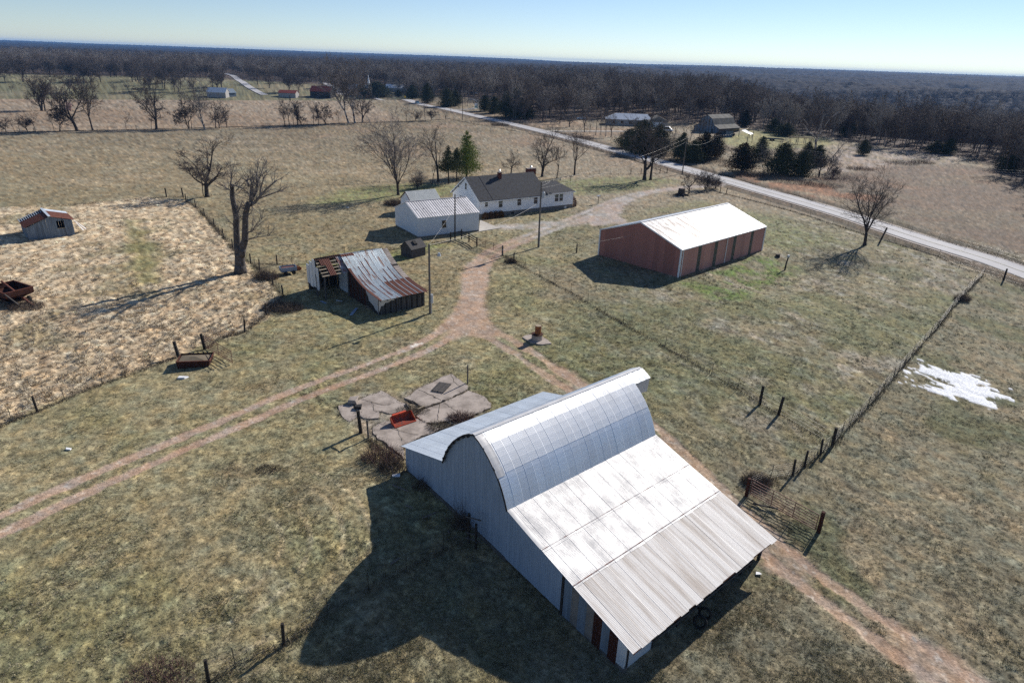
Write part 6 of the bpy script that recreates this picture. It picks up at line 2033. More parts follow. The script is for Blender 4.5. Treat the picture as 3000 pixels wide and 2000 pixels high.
cable('thin cable from the transformer pole to the low house wing', top(p3, h3, 0.6), hloc(19.5, 3.0) + (5.5,), 0.2, 0.012)
cable('upper line from the transformer pole to the drive pole', top(p3, h3), top(p4, h4, 0.3), 1.0, 0.012, 'steel', 20)
cable('lower line from the transformer pole to the drive pole', top(p3, h3, 1.0), top(p4, h4, 1.3), 1.2, 0.010, 'wire_white', 20)
cable('pale line crossing from the drive pole to the cedar pole', top(p4, h4, 1.6), top(p5, h5, 1.0), 1.2, 0.014, 'wire_white')
cable('line from the cedar pole to the old barn yard pole', top(p5, h5), top(p7, h7), 1.0, 0.014, 'steel')
far_p = G(2560, 560)
for k in range(4):
    cable('thin power line running east along the cedars, %s strand' % ('uppermost', 'second', 'third', 'lowest')[k], (p5.x, p5.y + k * .3, p5.z + h5 - 0.2 - k * 0.6), (far_p.x + 60, far_p.y - 10, 7.5 - k * 0.6), 2.2, 0.011, 'wire_white', 24)

# ------------------------------------------------------------------ bare trees
print('trees')
class Tree:
    def __init__(self, seed, H=14, r0=0.3, fork=0.22, limbs=6, levels=4, spread=0.75, up=0.25, gnarl=0.22, kids=(6, 6, 5, 5), ratio=(0.62, 0.58, 0.55, 0.55), lean=(0, 0), rtwig=0.016, stems=1, broken=False, straight=0.5, droop=0.0, split=0.5):
        self.r = random.Random(seed)
        self.trunk, self.crown = MB(), MB()
        self.up, self.gnarl, self.kids, self.ratio, self.levels, self.rt = up, gnarl, kids, ratio, levels, rtwig
        self.broken = broken
        self.droop = droop
        r = self.r
        for s_ in range(stems):
            d = Vector((lean[0] + (r.uniform(-.35, .35) if stems > 1 else r.uniform(-.06, .06)), lean[1] + (r.uniform(-.35, .35) if stems > 1 else r.uniform(-.06, .06)), 1)).normalized()
            # main stem
            L = H * fork
            base = Vector((r.uniform(-.25, .25), r.uniform(-.25, .25), -0.2)) if stems > 1 else Vector((0, 0, -0.2))
            n = 4
            pts, rad = [base], [r0 * 1.45]
            p = base.copy()
            for i in range(n):
                p = p + d * (L / n)
                d = (d + Vector((r.uniform(-1, 1), r.uniform(-1, 1), 0)) * gnarl * 0.3).normalized()
                pts.append(p.copy())
                rad.append(r0 * (1.05 - 0.18 * (i + 1) / n))
            self.trunk.path(pts, rad, 9)
            k = limbs
            for i in range(k):
                a = 2 * math.pi * (i + r.uniform(-.3, .3)) / k
                t = spread * r.uniform(0.55, 1.25)
                if i == 0:
                    t *= 0.3
                dd = (d + Vector((math.cos(a), math.sin(a), 0)) * t).normalized()
                j = min(n, max(1, n - (0 if i < max(2, k * split) else r.choice((0, 1, 1, 2)))))
                LL = H * (1 - fork) * r.uniform(0.72, 1.05) * (1.15 if i == 0 else 1.0 - 0.1 * (n - j)) / (1 + 0.25 * t * t) ** 0.0 * (1 / (0.75 + 0.35 * max(0.3, t)))
                self.branch(pts[j], dd, LL * 0.86, rad[j] * (0.72 if i == 0 else r.uniform(0.42, 0.62)), 1)
    def branch(self, p, d, L, rad, lev):
        r = self.r
        n = 6 if lev == 1 else 4 if lev == 2 else 2 if lev < self.levels else 1
        mb = self.trunk if lev == 1 else self.crown
        pts, rr = [p], [rad]
        dirs = [d]
        q = p
        rend = max(self.rt, rad * (0.28 if lev < self.levels else 0.5))
        for i in range(n):
            g = self.gnarl * (1.0 if lev < 3 else 1.2)
            d = (d + Vector((r.gauss(0, g), r.gauss(0, g), r.gauss(0, g * 0.7) + self.up * 0.35 - self.droop * (i / n))) * 0.8).normalized()
            q = q + d * (L / n)
            pts.append(q)
            dirs.append(d)
            rr.append(rad + (rend - rad) * (i + 1) / n)
        sides = 6 if lev == 1 else 4 if lev == 2 else 3
        for i in range(n):
            mb.tube(pts[i], pts[i + 1], rr[i], rr[i + 1], sides, cap=False)
        if lev >= self.levels:
            return
        k = self.kids[lev - 1]
        if self.broken and lev == 1:
            k = int(k * 1.2)
        for i in range(k):
            f = 0.22 + 0.78 * (i + r.random()) / k
            x = f * n
            j = min(int(x), n - 1)
            pp_ = pts[j].lerp(pts[j + 1], x - j)
            base = dirs[j + 1]
            side = base.cross(Vector((r.uniform(-1, 1), r.uniform(-1, 1), r.uniform(-1, 1)))).normalized()
            a = r.uniform(0.45, 1.1)
            nd = (base * math.cos(a) + side * math.sin(a)).normalized()
            cr = rr[j] + (rr[j + 1] - rr[j]) * (x - j)
            self.branch(pp_, nd, L * self.ratio[lev - 1] * r.uniform(0.6, 1.15) * (1.15 - 0.5 * f), max(self.rt, cr * r.uniform(0.45, 0.65)), lev + 1)
    def meshes(self, mt, mc):
        return self.trunk.mesh('trunk', mt), self.crown.mesh('crown', mc)

KINDS = {
    'oak': dict(H=13.5, r0=0.36, fork=0.24, limbs=6, spread=0.95, gnarl=0.26, up=0.25, kids=(7, 6, 5)),
    'vase': dict(H=14, r0=0.26, fork=0.2, limbs=7, spread=0.62, gnarl=0.14, up=0.35, kids=(8, 7, 6), droop=0.1),
    'tall': dict(H=15, r0=0.28, fork=0.30, limbs=5, spread=0.5, gnarl=0.18, up=0.35, kids=(6, 6, 5)),
    'thin': dict(H=10, r0=0.13, fork=0.4, limbs=4, spread=0.45, gnarl=0.24, up=0.3, kids=(5, 5, 4)),
    'scrub': dict(H=7, r0=0.12, fork=0.25, limbs=5, spread=0.8, gnarl=0.3, up=0.2, kids=(5, 5, 4), stems=2),
    'apple': dict(H=5.5, r0=0.16, fork=0.28, limbs=6, spread=1.2, gnarl=0.34, up=0.25, kids=(7, 6, 5), rtwig=0.012),
    'syc': dict(H=22, r0=0.42, fork=0.22, limbs=5, spread=0.45, gnarl=0.2, up=0.35, kids=(8, 7, 6), rtwig=0.022),
    'bushy': dict(H=5, r0=0.07, fork=0.1, limbs=5, spread=0.8, gnarl=0.25, up=0.2, kids=(6, 6, 5), stems=5, rtwig=0.012),
}
cache = {}
def bare(kind, seed, mt='bark', mc='twig', **kw):
    key = (kind, seed, mt, mc, tuple(sorted(kw.items())))
    if key not in cache:
        a = dict(KINDS[kind])
        a.update(kw)
        a['levels'] = a.get('levels', 4)
        t = Tree(seed, **a)
        cache[key] = t.meshes(mt, mc) + (max(topz(t.crown), topz(t.trunk)),)
    return cache[key]
def put_tree(label, px, top, kind, seed, rz=None, mt='bark', mc='twig', group=None, wide=1.0, cat='tree', name='bare_tree', **kw):
    if group and (group.startswith('bare trees along the far') or 'distant' in group or 'crest' in group) and kind != 'thin':
        kw.setdefault('rtwig', 0.035)
    mtk, mcr, hh = bare(kind, seed, mt, mc, **kw)
    p = G(*px) if len(px) == 2 else Vector(px)
    h = height_at(p, top) if top else hh
    s = h / hh
    t = thing(name, label, cat, p, rz if rz is not None else (px[0] * 0.7) % 6.28, group)
    t.scale = (s * wide, s * wide, s)
    share('trunk', mtk, t)
    share('crown', mcr, t)
    return t
YG = 'bare trees around the farmhouse yard'
put_tree('broad bare tree at the stubble field corner with long low limbs', (607, 576), 382, 'oak', 11, 0.6, group=YG, kids=(8, 7, 6), wide=1.3, rtwig=0.02)
put_tree('slim bare stem growing against the broad tree at the stubble corner', (596, 574), 470, 'thin', 12, group=YG)
put_tree('full vase-shaped bare tree left of the white garage', (1167, 571), 312, 'vase', 13, 1.0, group=YG, kids=(7, 6, 5), limbs=9, spread=0.5, droop=0.0, rtwig=0.02, mc='twig_pale', wide=1.05)
put_tree('slender bare tree between the vase-shaped tree and the pines', (1284, 532), 362, 'tall', 14, group=YG)
put_tree('short snapped tree trunk beside the pines', (1266, 541), 470, 'thin', 15, group=YG, fork=0.6)
put_tree('multi-stemmed bare bush behind the small metal-roofed shed', (1222, 552), 488, 'bushy', 16, group=YG, mc='twig_pale', cat='bush', name='bare_bush')
put_tree('spreading small fruit tree behind the farmhouse roof', (1497, 508), 432, 'apple', 17, group=YG)
put_tree('large dark bare tree behind the wide brick chimney', (1588, 518), 340, 'oak', 18, 2.1, group=YG, kids=(8, 7, 6))
put_tree('leaning thin bare tree right of the wide brick chimney', (1631, 522), 412, 'thin', 19, 0.3, group=YG, lean=(0.15, 0.1))
put_tree('bare tree farthest from the chimney along the yard fence', (1683, 513), 345, 'tall', 20, group=YG, spread=0.7)
put_tree('thick-trunked tall bare tree of the pair by the gravel drive', (1888, 527), 300, 'oak', 21, 0.9, group=YG, fork=0.3, r0=0.45, H=17, wide=0.95)
put_tree('slimmer of the pair of bare trees by the gravel drive', (1906, 527), 345, 'tall', 22, group=YG, r0=0.36, fork=0.35)
put_tree('lone bare tree standing beside the roadside ditch', (2533, 718), 478, 'vase', 23, 2.4, group=YG, r0=0.34, spread=0.6, wide=1.0)
put_tree('small gnarled fruit tree next to the cut stump', (2018, 567), 496, 'apple', 24, group=YG)
put_tree('tangled multi-stemmed bush at the gravel drive mouth', (2066, 556), 482, 'bushy', 25, group=YG, cat='bush', name='bare_bush', H=5)
put_tree('second clump of the tangled bush at the gravel drive mouth', (2096, 553), 506, 'bushy', 26, group=YG, cat='bush', name='bare_bush')

# the pollarded double trunk in front of the stubble field
pb_ = G(705, 797)
ph = height_at(pb_, 500)
dt = thing('bare_tree', 'old twin-trunked pollarded tree with broken tops between field and yard', 'tree', pb_, 0, YG)
def dispx(px, py):
    """offset from the double tree's foot of what shows at a pixel, in the upright plane through the foot"""
    d = ray(px, py)
    t = pb_.y / d[1]
    return Vector((d[0] * t - pb_.x, 0, CAM_H + d[2] * t - pb_.z))
tr, cr = MB(), MB()
def limb(pxs, rads, mb, n=8, dy=0.0):
    pts = [dispx(*p) for p in pxs]
    for i, q in enumerate(pts):
        q.y = dy * i / max(1, len(pts) - 1)
    mb.path(pts, rads, n)
    return pts
limb([(705, 802), (704, 775), (702, 750), (700, 742)], [0.95, 0.72, 0.66, 0.62], tr, 12)
A1 = limb([(700, 748), (694, 715), (691, 680), (690, 640), (683, 610), (676, 580), (674, 555), (672, 542)], [0.55, 0.48, 0.42, 0.40, 0.36, 0.34, 0.30, 0.24], tr, 9, 0.8)
A2 = limb([(706, 750), (712, 725), (720, 700), (722, 660), (723, 640), (727, 615), (735, 590)], [0.55, 0.50, 0.46, 0.42, 0.40, 0.38, 0.32], tr, 9, -0.8)
rt = random.Random(90)
class Lite(Tree):
    def __init__(self, seed):
        self.r = random.Random(seed)
        self.trunk = self.crown = cr
        self.up, self.gnarl, self.kids, self.ratio, self.levels, self.rt, self.broken, self.droop = 0.3, 0.22, (6, 6, 5), (0.55, 0.5, 0.5), 4, 0.014, False, 0
lt = Lite(5)
for pxs, r0_, dy in [(((735, 590), (732, 560), (728, 532)), 0.30, 1.0), (((735, 592), (742, 570), (746, 545), (744, 520)), 0.26, -1.2), (((735, 592), (752, 560), (750, 520), (749, 500)), 0.16, .5), (((730, 600), (750, 592), (770, 570), (795, 545), (828, 520)), 0.26, -2.0),
                     (((750, 585), (775, 576), (805, 566), (822, 564)), 0.14, 1.5), (((760, 578), (768, 545), (778, 520), (790, 505)), 0.12, -1), (((690, 640), (697, 622), (703, 617), (712, 640)), 0.10, -.6), (((674, 556), (665, 556), (650, 545)), 0.09, .3), (((674, 545), (680, 520), (682, 505)), 0.13, -.3),
                     (((676, 543), (695, 545), (716, 552), (722, 556)), 0.10, -.5), (((728, 680), (742, 675), (757, 655), (778, 635)), 0.12, -1.5), (((726, 702), (750, 697), (783, 696)), 0.10, 1), (((727, 612), (715, 600), (706, 618)), 0.10, .4), (((690, 680), (680, 655), (668, 650)), 0.06, .2), (((730, 545), (722, 530), (726, 528)), 0.2, .3),
                     (((752, 555), (757, 520), (762, 500)), 0.1, .9), (((690, 560), (708, 540), (735, 548)), 0.08, 1.2), (((735, 590), (745, 610), (740, 625)), 0.09, -1)]:
    n = len(pxs)
    P = limb(pxs, [r0_ * (1 - 0.75 * i / (n - 1)) for i in range(n)], cr, 6, dy)
    for i in range(1, n):
        for k in range(5 if r0_ > 0.08 else 3):
            q = P[i - 1].lerp(P[i], rt.random())
            dd = ((P[i] - P[i - 1]).normalized() + Vector((rt.uniform(-1, 1), rt.uniform(-1, 1), rt.uniform(-0.3, 1)))).normalized()
            lt.branch(q, dd, rt.uniform(1.0, 2.4), 0.045, 3)
for P in (A1, A2):
    for i in range(2, len(P)):
        for k in range(3):
            q = P[i - 1].lerp(P[i], rt.random())
            lt.branch(q, Vector((rt.uniform(-1, 1), rt.uniform(-1, 1), 0.5)).normalized(), rt.uniform(0.7, 1.8), 0.035, 3)
share('trunk', tr.mesh('trunk', 'bark_grey'), dt)
share('crown', cr.mesh('crown', 'twig_pale'), dt)

# the far treeline
TG = 'bare trees along the far field fence'
big = [((227, 384), 205, 'oak', 31, 'forked dark tree holding a pink canvas scrap in the far treeline', -0.18), ((272, 382), 216, 'tall', 32, 'tall narrow-crowned tree next to the canvas tree', -0.05), ((459, 379), 212, 'oak', 33, 'round-crowned large tree standing alone in the middle of the far treeline', 0),
       ((872, 368), 280, 'tall', 34, 'thick dark tree of the cluster before the red-roofed barns', 0), ((835, 370), 290, 'tall', 35, 'dark leaning tree starting the cluster before the red-roofed barns', -0.1)]
for px, top, kd, sd, lb, ln in big:
    put_tree(lb, px, top, kd, sd, rz=0.0, group=TG, lean=(ln, 0.05), wide=0.95)
for px, top, sd, lb, ln in [((600, 377), 192, 41, 'pale sycamore crossing the skyline nearest the farmyard corner tree', -0.2), ((1022, 361), 150, 42, 'tallest pale sycamore leaning toward the red-roofed barns', -0.28), ((1040, 361), 158, 43, 'pale upright sycamore beside the tallest leaning one', -0.03)]:
    put_tree(lb, px, top, 'syc', sd, rz=0.0, mt='syc', mc='twig_pale', group=TG, lean=(ln, 0.0))
put_tree('dark low-limbed tree just right of the two tall sycamores', (1062, 360), 240, 'oak', 44, rz=1.0, group=TG)
small = [(19, 387, 337), (43, 387, 345), (58, 387, 330), (81, 386, 330), (104, 385, 306), (159, 384, 328), (176, 384, 306), (370, 381, 325), (444, 379, 318), (553, 378, 280), (562, 377, 300), (632, 376, 250), (641, 376, 300), (665, 375, 288), (861, 369, 300), (884, 368, 312), (919, 367, 306), (934, 366, 285), (955, 365, 300), (993, 362, 310), (1190, 357, 296), (1216, 356, 318), (1231, 356, 322), (1246, 355, 288), (1262, 355, 312), (1305, 354, 316), (848, 369, 285)]
words = ['crooked', 'slim', 'bent', 'twisted', 'stubby', 'wispy', 'leaning', 'thin', 'short', 'ragged', 'scraggly', 'spindly', 'narrow', 'forked']
near_w = ['near the edge of the picture', 'past the first stems', 'before the canvas tree', 'between the two largest field trees', 'beside the round-crowned tree', 'near the first sycamore', 'before the red-roofed barns', 'before the tall sycamores', 'between the tree row and the road']
for i, (x, y, tp) in enumerate(small):
    j = 0 if x < 60 else 1 if x < 110 else 2 if x < 200 else 3 if x < 400 else 4 if x < 500 else 5 if x < 700 else 6 if x < 900 else 7 if x < 1100 else 8
    put_tree('%s small bare tree of the far fence row %s' % (words[i % 14], near_w[j]), (x, y), tp, 'thin' if i % 3 else 'scrub', 50 + i % 7, rz=i * 1.3, group=TG)
put_tree('big twin-stemmed bare tree standing out in the far field', (121, 325), 190, 'oak', 36, rz=0.4, group=TG, stems=2, H=17, r0=0.5, lean=(-0.1, 0))
put_tree('second stem close to the twin-stemmed tree out in the far field', (133, 325), 205, 'tall', 37, rz=0.2, group=TG)
p = G(227, 384)
o = MB().box(-0.9, 0.9, -0.15, 0.15, -1.4, 1.3).obj('canvas_scrap', 'pink')
o.location = (p.x - 1.1, p.y - 0.4, height_at(p, 312) + p.z)
o.rotation_euler = (0.2, 0.3, 0.2)
tag(o, 'pale pink canvas scrap caught high in a far tree', 'scrap')

# evergreens
def evergreen_mesh(seed, H, Rr, m, n=7000, shape='cone', leaf=0.22, gaps=0.0, bottom=0.04):
    r = random.Random(seed)
    mb, tb = MB(), MB()
    tb.tube((0, 0, -0.3), (0, 0, H * 0.93), 0.05 * H * 0.42, 0.03, 8)
    br = []
    nb = int(46 if shape != 'layers' else 34)
    for i in range(nb):
        f = bottom + (1 - bottom) * (i + r.random()) / nb
        if shape == 'cone':
            R_x = Rr * (1 - f) ** 0.75 * (0.75 + 0.35 * min(1, f / 0.15))
        elif shape == 'cone2':
            R_x = Rr * (1 - f) ** 0.55 * (0.7 + 0.3 * min(1, f / 0.2)) * r.uniform(0.8, 1.2)
        elif shape == 'oval':
            R_x = Rr * math.sin(math.pi * min(0.98, 0.16 + 0.84 * f)) ** 0.7
        elif shape == 'pine':
            R_x = Rr * (0.55 + 0.45 * math.sin(f * 9)) * (1 - f) ** 0.5
        else:
            R_x = Rr * (1 - f) ** 0.8
        R_x *= r.uniform(0.72, 1.18)
        a = i * 2.4 + r.uniform(-.4, .4)
        z = f * H
        tip = Vector((math.cos(a) * R_x, math.sin(a) * R_x, z + R_x * (0.25 if shape == 'cone' else 0.05)))
        tb.tube((0, 0, z), tip * 0.9 + Vector((0, 0, z * 0.1)), 0.05, 0.015, 4, cap=False)
        br.append((Vector((0, 0, z)), tip, R_x))
    W_ = [b[2] ** 1.3 + 0.05 for b in br]
    tot = sum(W_)
    for b, w in zip(br, W_):
        k = int(n * w / tot)
        for j in range(k):
            f = r.random() ** 0.6
            c = b[0].lerp(b[1], f)
            sp = b[2] * 0.30 * (0.4 + 0.6 * (1 - abs(f - 0.5))) + 0.1
            c = c + Vector((r.gauss(0, sp), r.gauss(0, sp), r.gauss(0, sp * 0.6)))
            if c.z < 0.05: c.z = 0.05 + r.random() * 0.2
            u = Vector((r.gauss(0, 1), r.gauss(0, 1), r.gauss(0, 1))).normalized() * leaf * r.uniform(0.6, 1.3)
            v = u.cross(Vector((r.gauss(0, 1), r.gauss(0, 1), r.gauss(0, 1)))).normalized() * leaf * 0.55
            mb.add([c - u, c + v, c + u, c - v], [(0, 1, 2), (0, 2, 3)])
    return tb.mesh('trunk', 'bark'), mb.mesh('crown', m)
ecache = {}
def evergreen(label, px, top, wpx, m='cedar', shape='cone', seed=1, n=3600, name='cedar_tree', group='evergreens beyond the road', leaf=None, bottom=0.03):
    p = G(*px)
    H = height_at(p, top)
    dist = (np.array(p) - np.array([0, 0, CAM_H])) @ F_
    Rr = wpx / 2 / FPX * dist
    key = (seed, m, shape, n)
    if key not in ecache:
        ecache[key] = evergreen_mesh(seed, H, Rr, m, n, shape, leaf or max(0.08, 0.030 * Rr + 0.018 * H * .35), bottom=bottom) + (H, Rr)
    tb, cr_, h0, r0_ = ecache[key]
    t = thing(name, label, 'tree', p, px[0] % 6, group)
    t.scale = (Rr / r0_, Rr / r0_, H / h0)
    share('trunk', tb, t)
    share('crown', cr_, t)
    return t
evergreen('bright green open-branched pine behind the farmhouse', (1367, 520), 382, 104, 'pine', 'layers', 201, 12000, 'pine_tree', 'evergreens behind the farmhouse', 0.15, 0.14)
evergreen('darker irregular pine left of the bright green one', (1314, 538), 425, 78, 'pine_dark', 'layers', 202, 4200, 'pine_tree', 'evergreens behind the farmhouse', 0.15, 0.34)
evergreen('half-bare dark pine hanging toward the bright green one', (1338, 532), 432, 60, 'pine_dark', 'layers', 203, 2200, 'pine_tree', 'evergreens behind the farmhouse', 0.15, 0.45)
EV = [((2172, 502), 418, 84, 'cedar_rust', 'broad dark cedar with rust-brown winter foliage nearest the bush', 204), ((2225, 470), 398, 52, 'cedar', 'grey-green pointed cedar just behind the broad rusty one', 205), ((2345, 515), 442, 66, 'cedar', 'rounded dark cedar at the corner above the rust-red grass', 206),
      ((2362, 470), 414, 44, 'cedar', 'slim dark cedar behind the rounded corner one', 205), ((2392, 485), 425, 62, 'cedar', 'wide dark cedar on the brambly side of the cluster', 206), ((2060, 470), 386, 78, 'cedar_rust', 'tall bronze-tipped cedar at the old gambrel barn end', 207), ((2094, 462), 388, 52, 'cedar_rust', 'narrow bronze cedar beside the barn yard lawn', 204),
      ((1880, 448), 352, 100, 'cedar', 'massive black-green cedar group-leader beside the road', 208), ((1840, 432), 378, 70, 'cedar', 'low dark cedar on the west flank of the massive one', 206), ((1925, 452), 362, 90, 'cedar', 'dark cedar on the east flank of the massive one', 205), ((1995, 468), 388, 60, 'cedar', 'dark roadside cedar right behind the drive pole', 207), ((2030, 476), 410, 64, 'cedar', 'bulky dark cedar between the drive pole and the road bank', 208),
      ((2285, 512), 420, 92, 'cedar', 'dark scrubby evergreen mass in the middle of the cedar row', 208), ((2527, 454), 408, 38, 'cedar', 'lone little cedar in the bramble clearing', 204), ((2480, 400), 350, 50, 'cedar', 'cedar at the wood edge above the clearing', 206), ((2180, 372), 322, 40, 'cedar_rust', 'bronze cedar standing behind the old gambrel barn', 207),
      ((2265, 388), 345, 46, 'cedar', 'cedar at the wood edge behind the barn lawn', 205), ((2300, 398), 360, 62, 'cedar', 'low wide cedar beside the barn lawn wood edge', 206), ((2740, 448), 410, 52, 'cedar', 'dark cedar at the wood edge over the brown field', 205), ((2775, 452), 405, 44, 'cedar', 'second dark cedar at the wood edge over the brown field', 204), ((2960, 500), 425, 70, 'cedar', 'cedar where the wood meets the brown field end', 208),
      ((1105, 284), 238, 80, 'cedar', 'wide dark cedar by the church building', 208), ((1060, 280), 244, 46, 'cedar', 'cedar between the sycamores and the church', 206), ((1168, 284), 262, 24, 'cedar', 'little cedar in front of the church roof', 204), ((1208, 290), 248, 40, 'cedar', 'cedar at the end of the church roof', 205), ((1252, 302), 243, 40, 'cedar', 'pointed dark cedar behind the blue car', 207),
      ((1310, 313), 258, 52, 'cedar', 'cedar beside the church turning', 206), ((1335, 310), 262, 40, 'cedar', 'smaller cedar nearest the church turning', 205), ((1420, 326), 278, 40, 'cedar', 'cedar on the wood side of the church turning', 204), ((1448, 332), 282, 44, 'cedar', 'dark cedar along the shaded road curve', 206), ((1482, 342), 268, 54, 'cedar', 'tall black cedar along the shaded road curve', 207),
      ((1512, 345), 256, 48, 'cedar', 'tallest black cedar at the shaded road bend', 208), ((1540, 348), 290, 46, 'cedar', 'last dark cedar before the open farm drive', 205), ((538, 205), 184, 16, 'cedar', 'tiny far cedar standing in the distant fields', 204)]
for px, top, w, m, lb, sd in EV:
    evergreen(lb, px, top, w * 1.1, m, 'cone2' if sd in (206, 208) else 'cone', sd, 9000)

# scrub near the road and the farm beyond it
SG = 'bare scrub trees beyond the road'
for i, (x, y, tp, kd) in enumerate([(2250, 505, 420, 'scrub'), (2310, 500, 405, 'scrub'), (2400, 520, 430, 'scrub'), (2425, 505, 415, 'scrub'), (2290, 490, 400, 'oak'), (2440, 520, 470, 'bushy'), (1950, 450, 360, 'tall'), (1975, 462, 370, 'oak'), (1860, 440, 330, 'thin'), (1760, 395, 320, 'thin'), (1745, 396, 318, 'thin'), (1728, 392, 325, 'thin'), (1775, 400, 316, 'thin'), (1790, 402, 325, 'tall'),
                                    (1712, 388, 300, 'tall'), (1668, 372, 300, 'oak'), (1640, 362, 290, 'oak'), (1560, 350, 270, 'oak'), (1590, 356, 268, 'tall'), (1460, 330, 250, 'tall'), (1398, 318, 268, 'oak'), (1370, 312, 262, 'tall'), (2020, 420, 345, 'thin'), (2045, 425, 340, 'thin'), (2000, 415, 330, 'thin'), (1975, 405, 330, 'thin')]):
    w1 = ['lone', 'first', 'dense', 'pale', 'dark', 'low', 'upright', 'spreading', 'slight', 'lean', 'wiry', 'straggly', 'knobbly'][i % 13]
    w2 = 'among the cedars above the rust-red grass' if x > 2200 else 'behind the dark roadside cedars' if 1850 < x < 2000 else 'at the driveway of the house in the wood' if x > 1700 and x < 1800 else 'between the old barn and the cedars' if x >= 2000 else 'along the shaded road bend'
    put_tree('%s bare scrub tree %s' % (w1, w2), (x, y), tp, kd, 60 + i % 5, rz=i * 0.9, group=SG, mc='twig_pale' if i % 3 == 0 else 'twig')
put_tree('great pale sycamore rising over the playset beyond the cedars', (2388, 442), 262, 'syc', 71, rz=0.5, mt='syc', mc='twig', spread=0.8, group='lone trees of the far farm', wide=1.2)
put_tree('leaning dead tree at the bramble clearing', (2440, 460), 372, 'thin', 72, rz=0, lean=(0.55, 0.0), group='lone trees of the far farm')

# brush clumps
def brush(label, px, w, h, m='bush', seed=1, n=700, name='brush'):
    p = G(*px)
    r = random.Random(seed)
    mb = MB()
    for i in range(n):
        a, q = r.uniform(0, 6.28), r.random() ** 0.5
        b = Vector((math.cos(a) * q * w * 0.5, math.sin(a) * q * w * 0.35, 0))
        d = Vector((b.x * 0.5 / w + r.gauss(0, .35), b.y * 0.5 / w + r.gauss(0, .35), 1)).normalized()
        L = h * r.uniform(0.4, 1.1) * (1.1 - 0.5 * q)
        e = b + d * L * 0.6
        f = e + (d + Vector((r.gauss(0, .5), r.gauss(0, .5), 0))).normalized() * L * 0.5
        mb.tube(b, e, 0.014, 0.009, 3, cap=False).tube(e, f, 0.009, 0.004, 3, cap=False)
    o = mb.obj(name, m)
    o.location = p
    return tag(o, label, 'bush')
brush('red-brown leafless brush between the slab and the barn corner', (1120, 1345), 3.2, 1.5, 'bush_red', 1, 420)
brush('grey brush spilling over the barn corner in shade', (1150, 1375), 2.2, 1.1, 'bush', 2, 300)
brush('low red brush growing at the slab edge under the blue lean-to roof', (1352, 1228), 2.4, 0.9, 'bush_red', 3, 500)
brush('straw-coloured clump at the edge of the slab crack', (1290, 1252), 2.6, 0.5, 'weed', 4, 500)
brush('grassy clump in the gap behind the orange bucket', (1210, 1205), 3.0, 0.4, 'weed', 5, 700)
brush('sprawling dead brush pile in the near pasture', (785, 1375), 1.9, 0.35, 'bush', 6, 260)
brush('bare vine climbing the shaded barn front by the stile', (1350, 1545), 1.2, 2.4, 'bush', 7, 160)
brush('bare saplings against the shaded barn front', (1236, 1430), 1.4, 1.3, 'bush', 8, 120)
brush('reddish haze of twigs at the bottom edge of the pasture', (475, 1990), 3.4, 0.9, 'bush_red', 9, 500)
brush('tangle of dead canes along the ruined shed fence', (830, 905), 5.0, 1.3, 'bush', 10, 900)
brush('tall weeds at the foot of the twin-trunked tree', (780, 815), 3.5, 1.6, 'bush', 11, 700)
brush('grey brush at the corner behind the small metal-roofed shed', (1160, 600), 5.0, 1.6, 'bush', 12, 1200)
brush('round shrub beside the far road verge', (1465, 368), 9.0, 2.2, 'weed', 13, 900)
brush('brush around the rusty gate post beside the barn', (2215, 1415), 2.4, 1.0, 'bush', 14, 700)
brush('brush heap behind the loose track post', (1496, 768), 2.0, 1.0, 'bush', 15, 400)
brush('dark briar at the cluster of fence wires by the road corner', (2818, 880), 2.2, 1.3, 'bush', 16, 500)
brush('weeds around the dark hopper wagon', (78, 900), 4.0, 1.0, 'bush', 17, 700)
for i, (x, y, w, h) in enumerate([(2120, 475, 12, 1.8), (2160, 490, 12, 1.6), (2200, 515, 9, 2.0), (2250, 520, 12, 2.2), (2320, 535, 12, 1.8), (2410, 545, 12, 2.0), (2450, 525, 14, 2.6), (2640, 480, 12, 2.0), (2700, 478, 9, 1.8), (2080, 450, 12, 1.6), (1820, 440, 10, 1.5), (1700, 405, 12, 1.6), (2130, 440, 16, 1.8), (2200, 445, 16, 1.8), (2520, 497, 9, 1.6)]):
    brush('%s thicket %s' % (['bristly', 'russet', 'grey', 'tangled', 'low', 'broad', 'red-brown', 'tallest', 'feathery', 'thorny', 'flat', 'ragged', 'wide pale', 'dense brown', 'sparse'][i], 'under the power lines beyond the road' if x < 2420 else 'round the bramble clearing' if i != 11 else 'by the farm drive'), (x, y), w, h, 'bush_red' if i % 5 == 1 else 'bush', 40 + i, 650)['group'] = 'brush thickets beyond the road'

# ------------------------------------------------------------------ the woods
print('woods')
def wood_tree(seed, H=15, n1=6, n2=6, n3=6, rt=0.035):
    t = Tree(seed, H=H, r0=0.17, fork=0.34, limbs=n1, levels=4, spread=0.6, up=0.3, gnarl=0.17, kids=(n2, n3, 5), rtwig=rt)
    return t
wood_src = []
for i in range(5):
    t = wood_tree(300 + i, 12.5 + 0.7 * i)
    for n_, sg_ in t.crown.segs.items():
        t.trunk.segs.setdefault(n_, []).extend(sg_)
    wood_src.append((t.trunk.mesh('wood_tree', 'forest_twig'), topz(t.trunk)))
rng = np.random.RandomState(12)
def scatter(x0, x1, y0, y1, sp):
    gx, gy = np.meshgrid(np.arange(x0, x1, sp), np.arange(y0, y1, sp))
    gx = gx.ravel() + rng.uniform(-.48, .48, gx.size) * sp
    gy = gy.ravel() + rng.uniform(-.48, .48, gy.size) * sp
    return gx, gy
sx, sy = scatter(-1100, 1200, 150, 1350, 7.5)
az_ = np.degrees(np.arctan2(sx, sy))
w_ = WOODF(sx, sy)
rd_, _ = dist_line(sx, sy, ROAD)
sd_, _ = dist_line(sx, sy, SIDE)
